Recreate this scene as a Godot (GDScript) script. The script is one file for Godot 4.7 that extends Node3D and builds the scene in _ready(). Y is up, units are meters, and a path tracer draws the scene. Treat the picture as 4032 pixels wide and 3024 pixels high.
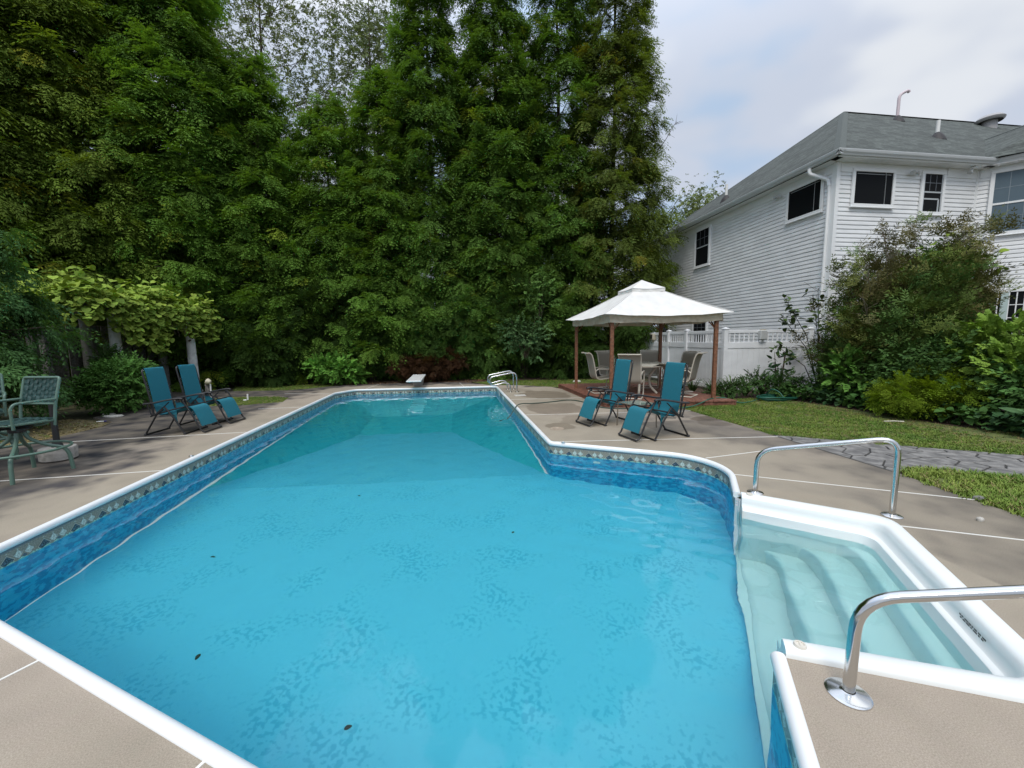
extends Node3D
# A lazy-L swimming pool in a back garden under a bright overcast sky.
# y up, metres; the deck is y = 0, the pool's long axis runs along -z, the photographer stands at x = z = 0.

const WATER := -0.17
var mats := {}
var taken := {}
var rng := RandomNumberGenerator.new()


# ---------------------------------------------------------------- naming
func numbered(called: String) -> String:
	if not taken.has(called):
		taken[called] = 0
		return called
	taken[called] += 1
	return "%s_%03d" % [called, taken[called]]


func tag(o: Node, label := "", category := "", group := "", kind := ""):
	if label: o.set_meta("label", label)
	if category: o.set_meta("category", category)
	if group: o.set_meta("group", group)
	if kind: o.set_meta("kind", kind)
	return o


func thing(called: String, label: String, category: String, at := Vector3.ZERO, turn := 0.0, group := "") -> Node3D:
	var o := Node3D.new()
	o.name = numbered(called)
	add_child(o)
	o.position = at
	o.rotation.y = turn
	tag(o, label, category, group)
	return o


func put(called: String, mesh: Mesh, m: Material, parent: Node = null, at := Vector3.ZERO) -> MeshInstance3D:
	var o := MeshInstance3D.new()
	o.mesh = mesh
	if m:
		o.material_override = m
	o.position = at
	if parent == null:
		o.name = numbered(called)
		add_child(o)
	else:
		var n := called
		var k := 0
		while parent.has_node(NodePath(n)):
			k += 1
			n = "%s_%03d" % [called, k]
		o.name = n
		parent.add_child(o)
	return o


func obj(called: String, st: SurfaceTool, m: Material, parent: Node = null, at := Vector3.ZERO) -> MeshInstance3D:
	return put(called, done(st), m, parent, at)


func struct(called: String, st: SurfaceTool, m: Material) -> MeshInstance3D:
	return tag(obj(called, st, m), "", "", "", "structure")


func dup(src: Node3D, at: Vector3, turn: float, label := "", group := "") -> Node3D:
	var base: String = src.get_meta("base", String(src.name))
	var c: Node3D = src.duplicate()
	c.name = numbered(base)
	add_child(c)
	c.position = at
	c.rotation.y = turn
	if label: c.set_meta("label", label)
	if group: c.set_meta("group", group)
	return c


# ---------------------------------------------------------------- meshes
func mb() -> SurfaceTool:
	var st := SurfaceTool.new()
	st.begin(Mesh.PRIMITIVE_TRIANGLES)
	st.set_smooth_group(-1)
	return st


func done(st: SurfaceTool) -> ArrayMesh:
	st.generate_normals()
	return st.commit()


func tri(st: SurfaceTool, a: Vector3, b: Vector3, c: Vector3, out: Vector3):
	if (c - a).cross(b - a).dot(out) < 0.0:
		var t := b
		b = c
		c = t
	st.add_vertex(a); st.add_vertex(b); st.add_vertex(c)


func quad(st: SurfaceTool, a: Vector3, b: Vector3, c: Vector3, d: Vector3, out: Vector3):
	tri(st, a, b, c, out)
	tri(st, a, c, d, out)


func uvquad(st: SurfaceTool, a: Vector3, b: Vector3, c: Vector3, d: Vector3, ua: Vector2, ub: Vector2, uc: Vector2, ud: Vector2, out: Vector3):
	var p := [a, b, c, d]
	var u := [ua, ub, uc, ud]
	var order := [0, 1, 2, 0, 2, 3]
	if (c - a).cross(b - a).dot(out) < 0.0:
		order = [0, 2, 1, 0, 3, 2]
	for k in order:
		st.set_uv(u[k]); st.add_vertex(p[k])


# a box with chamfered edges; t places it
func box(st: SurfaceTool, t: Transform3D, size: Vector3, bevel := 0.0):
	st.set_smooth_group(-1)
	var h := size * 0.5
	var b: float = minf(bevel, minf(h.x, minf(h.y, h.z)) * 0.8)
	var o := t.origin
	if b <= 0.0:
		for ax in 3:
			for s in [-1.0, 1.0]:
				var u := Vector3.ZERO; var v := Vector3.ZERO; var w := Vector3.ZERO
				u[(ax + 1) % 3] = h[(ax + 1) % 3]; v[(ax + 2) % 3] = h[(ax + 2) % 3]; w[ax] = h[ax] * s
				quad(st, t * (w - u - v), t * (w + u - v), t * (w + u + v), t * (w - u + v), t.basis * w)
		return
	for ax in 3:
		var i := (ax + 1) % 3
		var j := (ax + 2) % 3
		for s in [-1.0, 1.0]:
			var w := Vector3.ZERO; w[ax] = h[ax] * s
			var u := Vector3.ZERO; u[i] = h[i] - b
			var v := Vector3.ZERO; v[j] = h[j] - b
			quad(st, t * (w - u - v), t * (w + u - v), t * (w + u + v), t * (w - u + v), t.basis * w)
		for s in [-1.0, 1.0]:
			for r in [-1.0, 1.0]:
				var p := Vector3.ZERO; p[i] = h[i] * s; p[j] = (h[j] - b) * r
				var q := Vector3.ZERO; q[i] = (h[i] - b) * s; q[j] = h[j] * r
				var e := Vector3.ZERO; e[ax] = h[ax] - b
				quad(st, t * (p - e), t * (p + e), t * (q + e), t * (q - e), t.basis * (p + q))
	for x in [-1.0, 1.0]:
		for y in [-1.0, 1.0]:
			for z in [-1.0, 1.0]:
				var s := Vector3(x, y, z)
				tri(st, t * (Vector3(h.x, h.y - b, h.z - b) * s), t * (Vector3(h.x - b, h.y, h.z - b) * s), t * (Vector3(h.x - b, h.y - b, h.z) * s), t.basis * s)


func at(p: Vector3, yaw := 0.0) -> Transform3D:
	return Transform3D(Basis(Vector3.UP, yaw), p)


# a bar of square section from a to b
func bar(st: SurfaceTool, a: Vector3, b: Vector3, w: float, d: float, bevel := 0.0, up := Vector3.UP):
	var y := (b - a).normalized()
	if absf(y.dot(up)) > 0.98: up = Vector3.FORWARD
	var x := up.cross(y).normalized()
	var z := x.cross(y).normalized()
	box(st, Transform3D(Basis(x, y, z), (a + b) * 0.5), Vector3(w, (b - a).length(), d), bevel)


func tube(st: SurfaceTool, pts: Array, r0: float, sides := 8, closed := false, r1 := -1.0):
	st.set_smooth_group(1)
	if r1 < 0.0: r1 = r0
	var n := pts.size()
	var rings := []
	var side := Vector3.ZERO
	for k in n:
		var d: Vector3
		if closed: d = pts[(k + 1) % n] - pts[(k + n - 1) % n]
		elif k == 0: d = pts[1] - pts[0]
		elif k == n - 1: d = pts[k] - pts[k - 1]
		else: d = (pts[k + 1] - pts[k]).normalized() + (pts[k] - pts[k - 1]).normalized()
		d = d.normalized()
		if side == Vector3.ZERO:
			side = d.cross(Vector3.UP if absf(d.y) < 0.9 else Vector3.RIGHT).normalized()
		side = (side - d * side.dot(d)).normalized()
		var w := d.cross(side)
		var r: float = lerpf(r0, r1, float(k) / maxf(1.0, n - 1))
		var ring := []
		for s in sides:
			var a := TAU * s / sides
			ring.append(pts[k] + (side * cos(a) + w * sin(a)) * r)
		rings.append(ring)
	for k in (n if closed else n - 1):
		var A: Array = rings[k]
		var B: Array = rings[(k + 1) % n]
		for s in sides:
			var t := (s + 1) % sides
			quad(st, A[s], A[t], B[t], B[s], (A[s] + A[t]) * 0.5 - pts[k])
	if not closed:
		st.set_smooth_group(-1)
		for s in range(1, sides - 1):
			tri(st, rings[0][0], rings[0][s], rings[0][s + 1], pts[0] - pts[1])
			tri(st, rings[n - 1][0], rings[n - 1][s], rings[n - 1][s + 1], pts[n - 1] - pts[n - 2])


# rounds the corners of a polyline
func rounded(pts: Array, r: float, steps := 5) -> Array:
	var out := [pts[0]]
	for k in range(1, pts.size() - 1):
		var a: Vector3 = pts[k - 1]; var p: Vector3 = pts[k]; var b: Vector3 = pts[k + 1]
		var l: float = minf(r, minf((a - p).length(), (b - p).length()) * 0.48)
		var s := p + (a - p).normalized() * l
		var e := p + (b - p).normalized() * l
		for i in steps + 1:
			var t := float(i) / steps
			out.append(s.lerp(p, t).lerp(p.lerp(e, t), t))
	out.append(pts[-1])
	return out


func lathe(st: SurfaceTool, profile: Array, sides := 16, t := Transform3D.IDENTITY):
	st.set_smooth_group(1)
	for k in profile.size() - 1:
		var p: Vector2 = profile[k]
		var q: Vector2 = profile[k + 1]
		if k > 0:
			var o: Vector2 = profile[k - 1]
			if absf((p - o).angle_to(q - p)) > 0.6:
				st.set_smooth_group(k + 2)
		for s in sides:
			var a := TAU * s / sides
			var b := TAU * (s + 1) / sides
			var ca := Vector3(cos(a), 0, sin(a)); var cb := Vector3(cos(b), 0, sin(b))
			var out := (ca + cb) * (q.y - p.y) + Vector3.UP * (p.x - q.x) * 2.0
			out = t.basis * out
			if p.x < 1e-5: tri(st, t * Vector3(0, p.y, 0), t * (ca * q.x + Vector3.UP * q.y), t * (cb * q.x + Vector3.UP * q.y), out)
			elif q.x < 1e-5: tri(st, t * (ca * p.x + Vector3.UP * p.y), t * (cb * p.x + Vector3.UP * p.y), t * Vector3(0, q.y, 0), out)
			else: quad(st, t * (ca * p.x + Vector3.UP * p.y), t * (cb * p.x + Vector3.UP * p.y), t * (cb * q.x + Vector3.UP * q.y), t * (ca * q.x + Vector3.UP * q.y), out)


# a plan polygon (x, z) as a flat sheet, uv = plan metres
func sheet(st: SurfaceTool, poly: PackedVector2Array, y: float):
	var ix := Geometry2D.triangulate_polygon(poly)
	for k in range(0, ix.size(), 3):
		var p := [poly[ix[k]], poly[ix[k + 1]], poly[ix[k + 2]]]
		var a := Vector3(p[0].x, y, p[0].y); var b := Vector3(p[1].x, y, p[1].y); var c := Vector3(p[2].x, y, p[2].y)
		var order := [0, 1, 2]
		if (c - a).cross(b - a).y < 0.0: order = [0, 2, 1]
		for i in order:
			st.set_uv(p[i]); st.set_uv2(p[i] * 1.7)
			st.add_vertex(Vector3(p[i].x, y, p[i].y))


# a plan polygon extruded from y0 to y1
func slab(st: SurfaceTool, poly: PackedVector2Array, y0: float, y1: float, bevel := 0.0):
	var top := poly
	if bevel > 0.0:
		var shr := Geometry2D.offset_polygon(poly, -bevel)
		if shr.size() == 1 and shr[0].size() == poly.size(): top = shr[0]
		else: bevel = 0.0
	sheet(st, top, y1)
	var c := Vector2.ZERO
	for p in poly: c += p
	c /= poly.size()
	var cw := Geometry2D.is_polygon_clockwise(poly)
	# offset_polygon may start at another vertex: pair by nearest
	var off := 0
	if bevel > 0.0:
		var best := 1e9
		for k in top.size():
			var d: float = top[k].distance_to(poly[0])
			if d < best:
				best = d; off = k
	for k in poly.size():
		var p := poly[k]
		var q := poly[(k + 1) % poly.size()]
		var e := q - p
		var n := Vector3(e.y, 0, -e.x) * (-1.0 if cw else 1.0)
		var yy := y1 - bevel
		quad(st, Vector3(p.x, y0, p.y), Vector3(q.x, y0, q.y), Vector3(q.x, yy, q.y), Vector3(p.x, yy, p.y), n)
		if bevel > 0.0:
			var a := top[(k + off) % top.size()]
			var b := top[(k + 1 + off) % top.size()]
			quad(st, Vector3(p.x, yy, p.y), Vector3(q.x, yy, q.y), Vector3(b.x, y1, b.y), Vector3(a.x, y1, a.y), n.normalized() + Vector3.UP)


# ---------------------------------------------------------------- materials
func lin(r: float, g: float, b: float) -> Color:
	return Color(r, g, b).linear_to_srgb()


func mat(key: String, c: Color, rough := 0.7, metal := 0.0) -> StandardMaterial3D:
	if mats.has(key): return mats[key]
	var m := StandardMaterial3D.new()
	m.resource_name = key
	m.albedo_color = c
	m.roughness = rough
	m.metallic = metal
	mats[key] = m
	return m


func noise(s: int, freq: float, oct := 4, kind := FastNoiseLite.TYPE_SIMPLEX_SMOOTH) -> FastNoiseLite:
	var n := FastNoiseLite.new()
	n.seed = s
	n.noise_type = kind
	n.frequency = freq
	n.fractal_type = FastNoiseLite.FRACTAL_FBM
	n.fractal_octaves = oct
	return n


# tiling grey noise picture, 0..255 bytes
func grain(size: int, s: int, freq: float, oct := 4, kind := FastNoiseLite.TYPE_SIMPLEX_SMOOTH) -> PackedByteArray:
	var im := noise(s, freq, oct, kind).get_seamless_image(size, size, false, false, 0.15, true)
	im.convert(Image.FORMAT_L8)
	return im.get_data()


func tex_from(bytes: PackedByteArray, size: int, lo: Color, hi: Color, gain := 1.0) -> ImageTexture:
	var out := PackedByteArray()
	out.resize(size * size * 3)
	for i in size * size:
		var t: float = clampf((bytes[i] / 255.0 - 0.5) * gain + 0.5, 0, 1)
		out[i * 3] = int(255 * lerpf(lo.r, hi.r, t)); out[i * 3 + 1] = int(255 * lerpf(lo.g, hi.g, t)); out[i * 3 + 2] = int(255 * lerpf(lo.b, hi.b, t))
	return ImageTexture.create_from_image(Image.create_from_data(size, size, false, Image.FORMAT_RGB8, out))


func grey_tex(bytes: PackedByteArray, size: int) -> ImageTexture:
	return ImageTexture.create_from_image(Image.create_from_data(size, size, false, Image.FORMAT_L8, bytes))


# gives a material a mottled colour and a fine relief, world triplanar
func mottled(key: String, lo: Color, hi: Color, rough: float, scale: float, s: int, freq := 0.02, gain := 1.6, relief := 0.0) -> StandardMaterial3D:
	if mats.has(key): return mats[key]
	var m := mat(key, Color.WHITE, rough)
	var b := grain(256, s, freq, 5)
	m.albedo_texture = tex_from(b, 256, lo, hi, gain)
	m.uv1_triplanar = true
	m.uv1_world_triplanar = true
	m.uv1_scale = Vector3.ONE * scale
	if relief > 0.0:
		m.heightmap_enabled = true
		m.heightmap_texture = grey_tex(b, 256)
		m.heightmap_scale = relief
	return m


# ---------------------------------------------------------------- foliage
func leaf_mat(key: String, back := 0.35) -> StandardMaterial3D:
	if mats.has(key): return mats[key]
	var m := mat(key, Color.WHITE, 0.65)
	m.vertex_color_use_as_albedo = true
	m.metallic_specular = 0.2
	m.backlight_enabled = true
	m.backlight = Color(back, back, back * 0.6)
	m.cull_mode = BaseMaterial3D.CULL_DISABLED
	return m


# instances: array of [Transform3D, Color(linear)]
func many(called: String, mesh: Mesh, m: Material, list: Array, parent: Node = null, kind := "stuff") -> MultiMeshInstance3D:
	var mm := MultiMesh.new()
	mm.transform_format = MultiMesh.TRANSFORM_3D
	mm.use_colors = true
	mm.mesh = mesh
	mm.instance_count = list.size()
	for k in list.size():
		mm.set_instance_transform(k, list[k][0])
		mm.set_instance_color(k, list[k][1])
	var o := MultiMeshInstance3D.new()
	o.multimesh = mm
	o.material_override = m
	if parent:
		o.name = called
		parent.add_child(o, true)
	else:
		o.name = numbered(called)
		add_child(o)
	if kind: o.set_meta("kind", kind)
	return o


# a flat scale-leaved spray, 1 long along +z, drooping
func frond_mesh(pairs := 6, wide := 0.36, thick := 0.05, droop := 0.3, fwd := 0.9) -> ArrayMesh:
	var st := mb()
	var at_t := func(t: float) -> Vector3: return Vector3(0, -droop * t * t, t)
	for k in pairs:
		var t := (k + 0.4) / pairs
		var p: Vector3 = at_t.call(t * 0.92)
		var l: float = wide * (1.0 - t * 0.75) * (0.75 + 0.25 * sin(t * 3.0))
		for s in [-1.0, 1.0]:
			var d := Vector3(s, -0.22 - 0.1 * (k % 2), fwd).normalized()
			var e := p + d * l
			var w := Vector3(-s * 0.3, 0.25, 1.0).normalized() * thick * (1.15 - t * 0.5)
			var g: float = 0.8 + 0.35 * t
			st.set_color(Color(g * 0.85, g * 0.85, g * 0.85)); st.add_vertex(p)
			st.set_color(Color(g, g, g)); st.add_vertex(p + d * l * 0.55 + w)
			st.set_color(Color(g * 1.25, g * 1.25, g * 1.15)); st.add_vertex(e)
			st.set_color(Color(g * 0.85, g * 0.85, g * 0.85)); st.add_vertex(p)
			st.set_color(Color(g * 1.25, g * 1.25, g * 1.15)); st.add_vertex(e)
			st.set_color(Color(g, g, g)); st.add_vertex(p + d * l * 0.5 - w)
	var a: Vector3 = at_t.call(0.85)
	st.set_color(Color(1, 1, 1)); st.add_vertex(a + Vector3(-thick, 0, 0))
	st.set_color(Color(1, 1, 1)); st.add_vertex(a + Vector3(thick, 0, 0))
	st.set_color(Color(1.3, 1.3, 1.2)); st.add_vertex(at_t.call(1.08))
	return done(st)


# a bushy bunch of fine scale-leaved sprays, 1 long along +z, tips hanging
func spray_clump(s: int, arms := 9, pairs := 4, spread := 0.95, leaf := 0.26, thick := 0.045, droop := 0.45) -> ArrayMesh:
	var r := RandomNumberGenerator.new()
	r.seed = s
	var st := mb()
	var blade := func(p: Vector3, d: Vector3, l: float, w: float, g: float):
		var side := d.cross(Vector3(r.randf_range(-0.4, 0.4), 1, r.randf_range(-0.4, 0.4))).normalized() * w
		var e := p + d * l
		st.set_color(Color(g * 0.8, g * 0.8, g * 0.8)); st.add_vertex(p)
		st.set_color(Color(g, g, g)); st.add_vertex(p + d * l * 0.5 + side)
		st.set_color(Color(g * 1.3, g * 1.3, g * 1.15)); st.add_vertex(e)
		st.set_color(Color(g * 0.8, g * 0.8, g * 0.8)); st.add_vertex(p)
		st.set_color(Color(g * 1.3, g * 1.3, g * 1.15)); st.add_vertex(e)
		st.set_color(Color(g, g, g)); st.add_vertex(p + d * l * 0.5 - side)
	for k in arms:
		var yaw: float = spread * (2.0 * (k + 0.5) / arms - 1.0) + r.randf_range(-0.2, 0.2)
		var d := Vector3(sin(yaw), r.randf_range(-0.35, 0.4), cos(yaw)).normalized()
		var l := r.randf_range(0.6, 1.0) * (1.0 - 0.25 * absf(yaw))
		var o := Vector3(r.randf_range(-0.08, 0.08), r.randf_range(-0.1, 0.1), 0.0)
		var sd := d.cross(Vector3.UP).normalized()
		for i in pairs:
			var t := (i + 0.7) / (pairs + 0.2)
			var p := o + d * l * t + Vector3.DOWN * droop * t * t * l
			var fwd := (d + Vector3.DOWN * droop * 1.6 * t).normalized()
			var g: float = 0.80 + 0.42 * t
			for q in [-1.0, 1.0]:
				var bd: Vector3 = (fwd * 0.85 + sd * q * r.randf_range(0.5, 0.95) + Vector3.DOWN * r.randf_range(0.0, 0.35)).normalized()
				blade.call(p, bd, leaf * r.randf_range(0.75, 1.2) * (1.1 - 0.35 * t), thick, g)
		var tp := o + d * l * 0.92 + Vector3.DOWN * droop * 0.85 * l
		blade.call(tp, (d + Vector3.DOWN * droop * 1.7).normalized(), leaf * 0.9, thick * 0.9, 1.15)
	return done(st)


# one leaf folded along its midrib, 1 long along +z
func leaf_mesh(wide := 0.55, pointed := 1.0, fold := 0.12, lobes := false) -> ArrayMesh:
	var st := mb()
	var rim := []
	if lobes:
		rim = [[0.0, 0.0], [0.30, -0.08], [0.52, 0.16], [0.36, 0.28], [0.50, 0.56], [0.26, 0.58], [0.16, 0.82], [0.0, 1.0]]
	else:
		rim = [[0.0, 0.0], [wide * 0.34, 0.12], [wide * 0.5, 0.38], [wide * 0.36, 0.68], [wide * 0.12 * pointed, 0.9], [0.0, 1.0]]
	for s in [-1.0, 1.0]:
		for k in rim.size() - 1:
			var p := Vector3(rim[k][0] * s, fold * rim[k][0] * 2.0 - 0.18 * rim[k][1] * rim[k][1], rim[k][1])
			var q := Vector3(rim[k + 1][0] * s, fold * rim[k + 1][0] * 2.0 - 0.18 * rim[k + 1][1] * rim[k + 1][1], rim[k + 1][1])
			var c := Vector3(0, -0.18 * 0.2, 0.45)
			var g := 0.95 + 0.1 * (k % 2)
			st.set_color(Color(g * 1.1, g * 1.1, g))
			tri(st, c, p, q, Vector3.UP)
	return done(st)


# a twig with leaves, 1 long along +z
func twig_mesh(n: int, s: int, size := 0.34, wide := 0.6, lobes := false) -> ArrayMesh:
	var r := RandomNumberGenerator.new()
	r.seed = s
	var st := mb()
	var leaf := leaf_mesh(wide, 1.0, 0.12, lobes)
	for k in n:
		var t := (k + 0.6) / n
		var side := -1.0 if k % 2 == 0 else 1.0
		var yaw: float = side * (0.9 - 0.6 * t) + r.randf_range(-0.35, 0.35)
		var b := Basis(Vector3.UP, yaw) * Basis(Vector3.RIGHT, r.randf_range(-0.15, 0.5)) * Basis(Vector3.BACK, r.randf_range(-0.5, 0.5))
		var l: float = size * r.randf_range(0.75, 1.2) * (1.15 - 0.4 * t)
		st.append_from(leaf, 0, Transform3D(b.scaled(Vector3.ONE * l), Vector3(side * 0.02, -0.12 * t * t, t * 0.85)))
	return st.commit()


func dir_basis(d: Vector3, roll: float, scale: float) -> Basis:
	var z := d.normalized()
	var x := Vector3.UP.cross(z)
	if x.length() < 0.05: x = Vector3.RIGHT
	x = x.normalized()
	var y := z.cross(x)
	return (Basis(x, y, z) * Basis(Vector3.BACK, roll)).scaled_local(Vector3.ONE * scale)


func vary(c: Color, amount: float) -> Color:
	var f := 1.0 + rng.randf_range(-amount, amount)
	return Color(c.r * f * (1.0 + rng.randf_range(-amount, amount) * 0.3), c.g * f, c.b * f * (1.0 + rng.randf_range(-amount, amount) * 0.3))


func _ready():
	rng.seed = 7
	# ---- camera: 88 degrees tall, looking a little down and to the right of the pool's long axis
	var cam := Camera3D.new()
	cam.name = "camera"
	cam.position = Vector3(0, 1.6, 0)
	cam.rotation_order = EULER_ORDER_YXZ
	cam.rotation = Vector3(deg_to_rad(-6.411), deg_to_rad(-8.353), deg_to_rad(-0.80))
	cam.fov = rad_to_deg(2.0 * atan(1512.0 / 1560.0))
	cam.near = 0.05
	cam.far = 600.0
	add_child(cam)
	cam.current = true
	# ---- sky, exposure
	var we := WorldEnvironment.new()
	we.name = "environment"
	var env := Environment.new()
	env.background_mode = Environment.BG_SKY
	var sky := Sky.new()
	sky.sky_material = cloudy_sky()
	env.sky = sky
	env.background_energy_multiplier = 1.0
	env.tonemap_mode = Environment.TONE_MAPPER_LINEAR
	env.tonemap_exposure = 1.25
	env.volumetric_fog_enabled = true
	env.volumetric_fog_density = 0.0
	env.sdfgi_enabled = true
	env.ssao_enabled = true
	env.ssil_enabled = true
	we.environment = env
	add_child(we)
	# ---- the sun, far up behind the photographer's right shoulder and spread out by the cloud
	var sun := DirectionalLight3D.new()
	sun.name = "sun"
	sun.light_energy = 0.5
	sun.light_color = Color(1.0, 0.97, 0.92)
	sun.light_angular_distance = 24.0
	sun.shadow_enabled = true
	sun.rotation = Vector3(deg_to_rad(-56), deg_to_rad(-26), 0)
	add_child(sun)

	palette()
	ground_and_deck()
	pool()
	water()
	house()
	fence()
	trees()
	pergola()
	shrubs()
	lawn()
	deck_and_gazebo()
	patio_set()
	loungers()
	bar_corner()
	pool_fittings()
	small_things()


func cloudy_sky() -> PanoramaSkyMaterial:
	var w := 768
	var h := 384
	var im := Image.create_empty(w, h, false, Image.FORMAT_RGBF)
	var big := noise(11, 1.0, 5)
	var wisp := noise(23, 1.0, 4)
	for j in h:
		var up := PI * (0.5 - (j + 0.5) / h)
		var y := sin(up)
		for i in w:
			var a := TAU * (i + 0.5) / w
			var c := Color(0.5, 0.56, 0.65)
			if y > -0.02:
				var k: float = 1.0 / (0.22 + maxf(y, 0.0))
				var x := cos(a) * cos(up) * k
				var z := sin(a) * cos(up) * k
				var n := big.get_noise_2d(x * 0.9 + 3.0, z * 0.9) * 0.65 + wisp.get_noise_2d(x * 2.3 + z, z * 1.2 + 9.0) * 0.35
				var t: float = smoothstep(-0.34, 0.36, n)
				# pale blue through thin cloud, lilac grey cloud, bright white edges
				c = Color(0.46, 0.60, 0.80).lerp(Color(0.60, 0.66, 0.78), smoothstep(0.0, 0.5, t)).lerp(Color(0.84, 0.87, 0.91), smoothstep(0.62, 1.15, t))
				c = c.lerp(Color(0.72, 0.79, 0.88), 0.35 * (1.0 - smoothstep(0.0, 0.25, y)))
				var lift: float = 1.0 + 1.35 * smoothstep(0.42, 1.0, y)
				c = Color(c.r * lift, c.g * lift, c.b * lift)
			im.set_pixel(i, j, c)
	var m := PanoramaSkyMaterial.new()
	m.panorama = ImageTexture.create_from_image(im)
	m.energy_multiplier = 0.78
	return m


func palette():
	mat("white_vinyl", lin(0.78, 0.79, 0.80), 0.45)
	mat("siding", lin(0.80, 0.81, 0.815), 0.5)
	mat("white_trim", lin(0.78, 0.79, 0.79), 0.45)
	mat("dark_glass", lin(0.010, 0.011, 0.012), 0.12).metallic_specular = 0.12
	mat("sky_tint_glass", lin(0.10, 0.14, 0.17), 0.15).metallic_specular = 0.3  # pale sky reflection put into the pane colour
	mat("coping", lin(0.80, 0.81, 0.81), 0.32)
	mat("track", lin(0.16, 0.19, 0.21), 0.5)  # bead track, darkened for the shade under the coping
	mat("steel", lin(0.62, 0.62, 0.61), 0.16, 1.0)
	mat("black_metal", lin(0.018, 0.018, 0.019), 0.42)
	mat("black_plastic", lin(0.022, 0.022, 0.024), 0.5)
	mat("beige_metal", lin(0.52, 0.48, 0.40), 0.45)
	mat("green_metal", lin(0.095, 0.165, 0.128), 0.4)
	mat("green_strap", lin(0.011, 0.046, 0.042), 0.55)
	mat("tile_grout", lin(0.30, 0.33, 0.31), 0.6)
	mat("joint", lin(0.74, 0.73, 0.68), 0.6)
	mat("hose_green", lin(0.02, 0.12, 0.08), 0.4)
	mat("hose_dark", lin(0.045, 0.075, 0.055), 0.45)
	mat("pipe_white", lin(0.75, 0.75, 0.73), 0.5)
	mat("rubber", lin(0.02, 0.02, 0.02), 0.7)
	mat("lamp_beige", lin(0.42, 0.38, 0.29), 0.5)
	mat("grey_plastic", lin(0.45, 0.46, 0.45), 0.5)
	mat("white_gel", lin(0.80, 0.82, 0.80), 0.28)
	mottled("bark", lin(0.05, 0.036, 0.025), lin(0.16, 0.12, 0.09), 0.9, 1.6, 31, 0.03, 1.6, 1.5)
	mottled("mulch", lin(0.03, 0.018, 0.011), lin(0.16, 0.095, 0.06), 0.95, 1.1, 32, 0.07, 2.2, 2.0)
	mottled("deck_wood", lin(0.14, 0.055, 0.034), lin(0.27, 0.118, 0.075), 0.7, 1.5, 33, 0.02, 1.8, 0.25)
	mottled("post_wood", lin(0.14, 0.058, 0.028), lin(0.26, 0.112, 0.058), 0.6, 2.5, 34, 0.02, 1.8, 0.2)
	mottled("grey_wood", lin(0.10, 0.095, 0.088), lin(0.24, 0.23, 0.21), 0.85, 2.2, 35, 0.02, 1.8, 0.4)
	mottled("old_white", lin(0.55, 0.56, 0.55), lin(0.78, 0.79, 0.78), 0.6, 1.3, 36, 0.012, 2.6, 0.1)
	mottled("flagstone", lin(0.115, 0.11, 0.105), lin(0.235, 0.225, 0.21), 0.85, 0.9, 37, 0.02, 1.8, 0.5)
	mottled("grout_dark", lin(0.03, 0.029, 0.027), lin(0.06, 0.058, 0.055), 0.95, 2.0, 38)
	mottled("soil", lin(0.035, 0.03, 0.016), lin(0.10, 0.10, 0.04), 0.95, 0.5, 39, 0.04, 1.8, 1.0)
	mottled("turf", lin(0.06, 0.08, 0.018), lin(0.145, 0.165, 0.045), 0.95, 0.35, 40, 0.03, 1.8, 1.0)
	mottled("dry_turf", lin(0.09, 0.07, 0.03), lin(0.22, 0.18, 0.09), 0.95, 0.6, 41, 0.05, 2.0, 1.0)
	mottled("canvas", lin(0.66, 0.65, 0.62), lin(0.76, 0.75, 0.72), 0.85, 0.8, 42, 0.015, 1.5, 0.05)
	mottled("valance_cloth", lin(0.52, 0.45, 0.34), lin(0.68, 0.61, 0.49), 0.85, 1.2, 43, 0.02, 1.6, 0.05)
	mats["canvas"].backlight_enabled = true
	mats["canvas"].backlight = Color(0.25, 0.25, 0.22)
	mats["valance_cloth"].backlight_enabled = true
	mats["valance_cloth"].backlight = Color(0.3, 0.28, 0.2)
	mottled("beige_sling", lin(0.27, 0.245, 0.20), lin(0.36, 0.33, 0.27), 0.8, 3.0, 44, 0.12, 1.4)
	mottled("teal_sling", lin(0.008, 0.125, 0.17), lin(0.016, 0.19, 0.245), 0.75, 2.2, 45, 0.11, 1.5, 0.04)
	mottled("concrete_grey", lin(0.22, 0.21, 0.19), lin(0.40, 0.38, 0.35), 0.9, 1.2, 46, 0.03, 1.6, 0.3)
	mottled("stone_pale", lin(0.38, 0.36, 0.32), lin(0.62, 0.60, 0.55), 0.9, 3.0, 47, 0.03, 1.6, 0.5)
	mottled("cream_cloth", lin(0.60, 0.57, 0.47), lin(0.75, 0.72, 0.62), 0.85, 2.0, 48, 0.02, 1.5, 0.05)
	for k in [["siding", 0.06], ["white_vinyl", 0.05]]:
		var m: StandardMaterial3D = mats[k[0]]
		var base: Color = m.albedo_color
		m.albedo_texture = tex_from(grain(256, 60, 0.012, 4), 256, base.darkened(k[1]), base.lightened(k[1] * 0.6), 1.5)
		m.albedo_color = Color.WHITE
		m.uv1_triplanar = true
		m.uv1_world_triplanar = true
		m.uv1_scale = Vector3(0.35, 0.7, 0.35)


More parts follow.
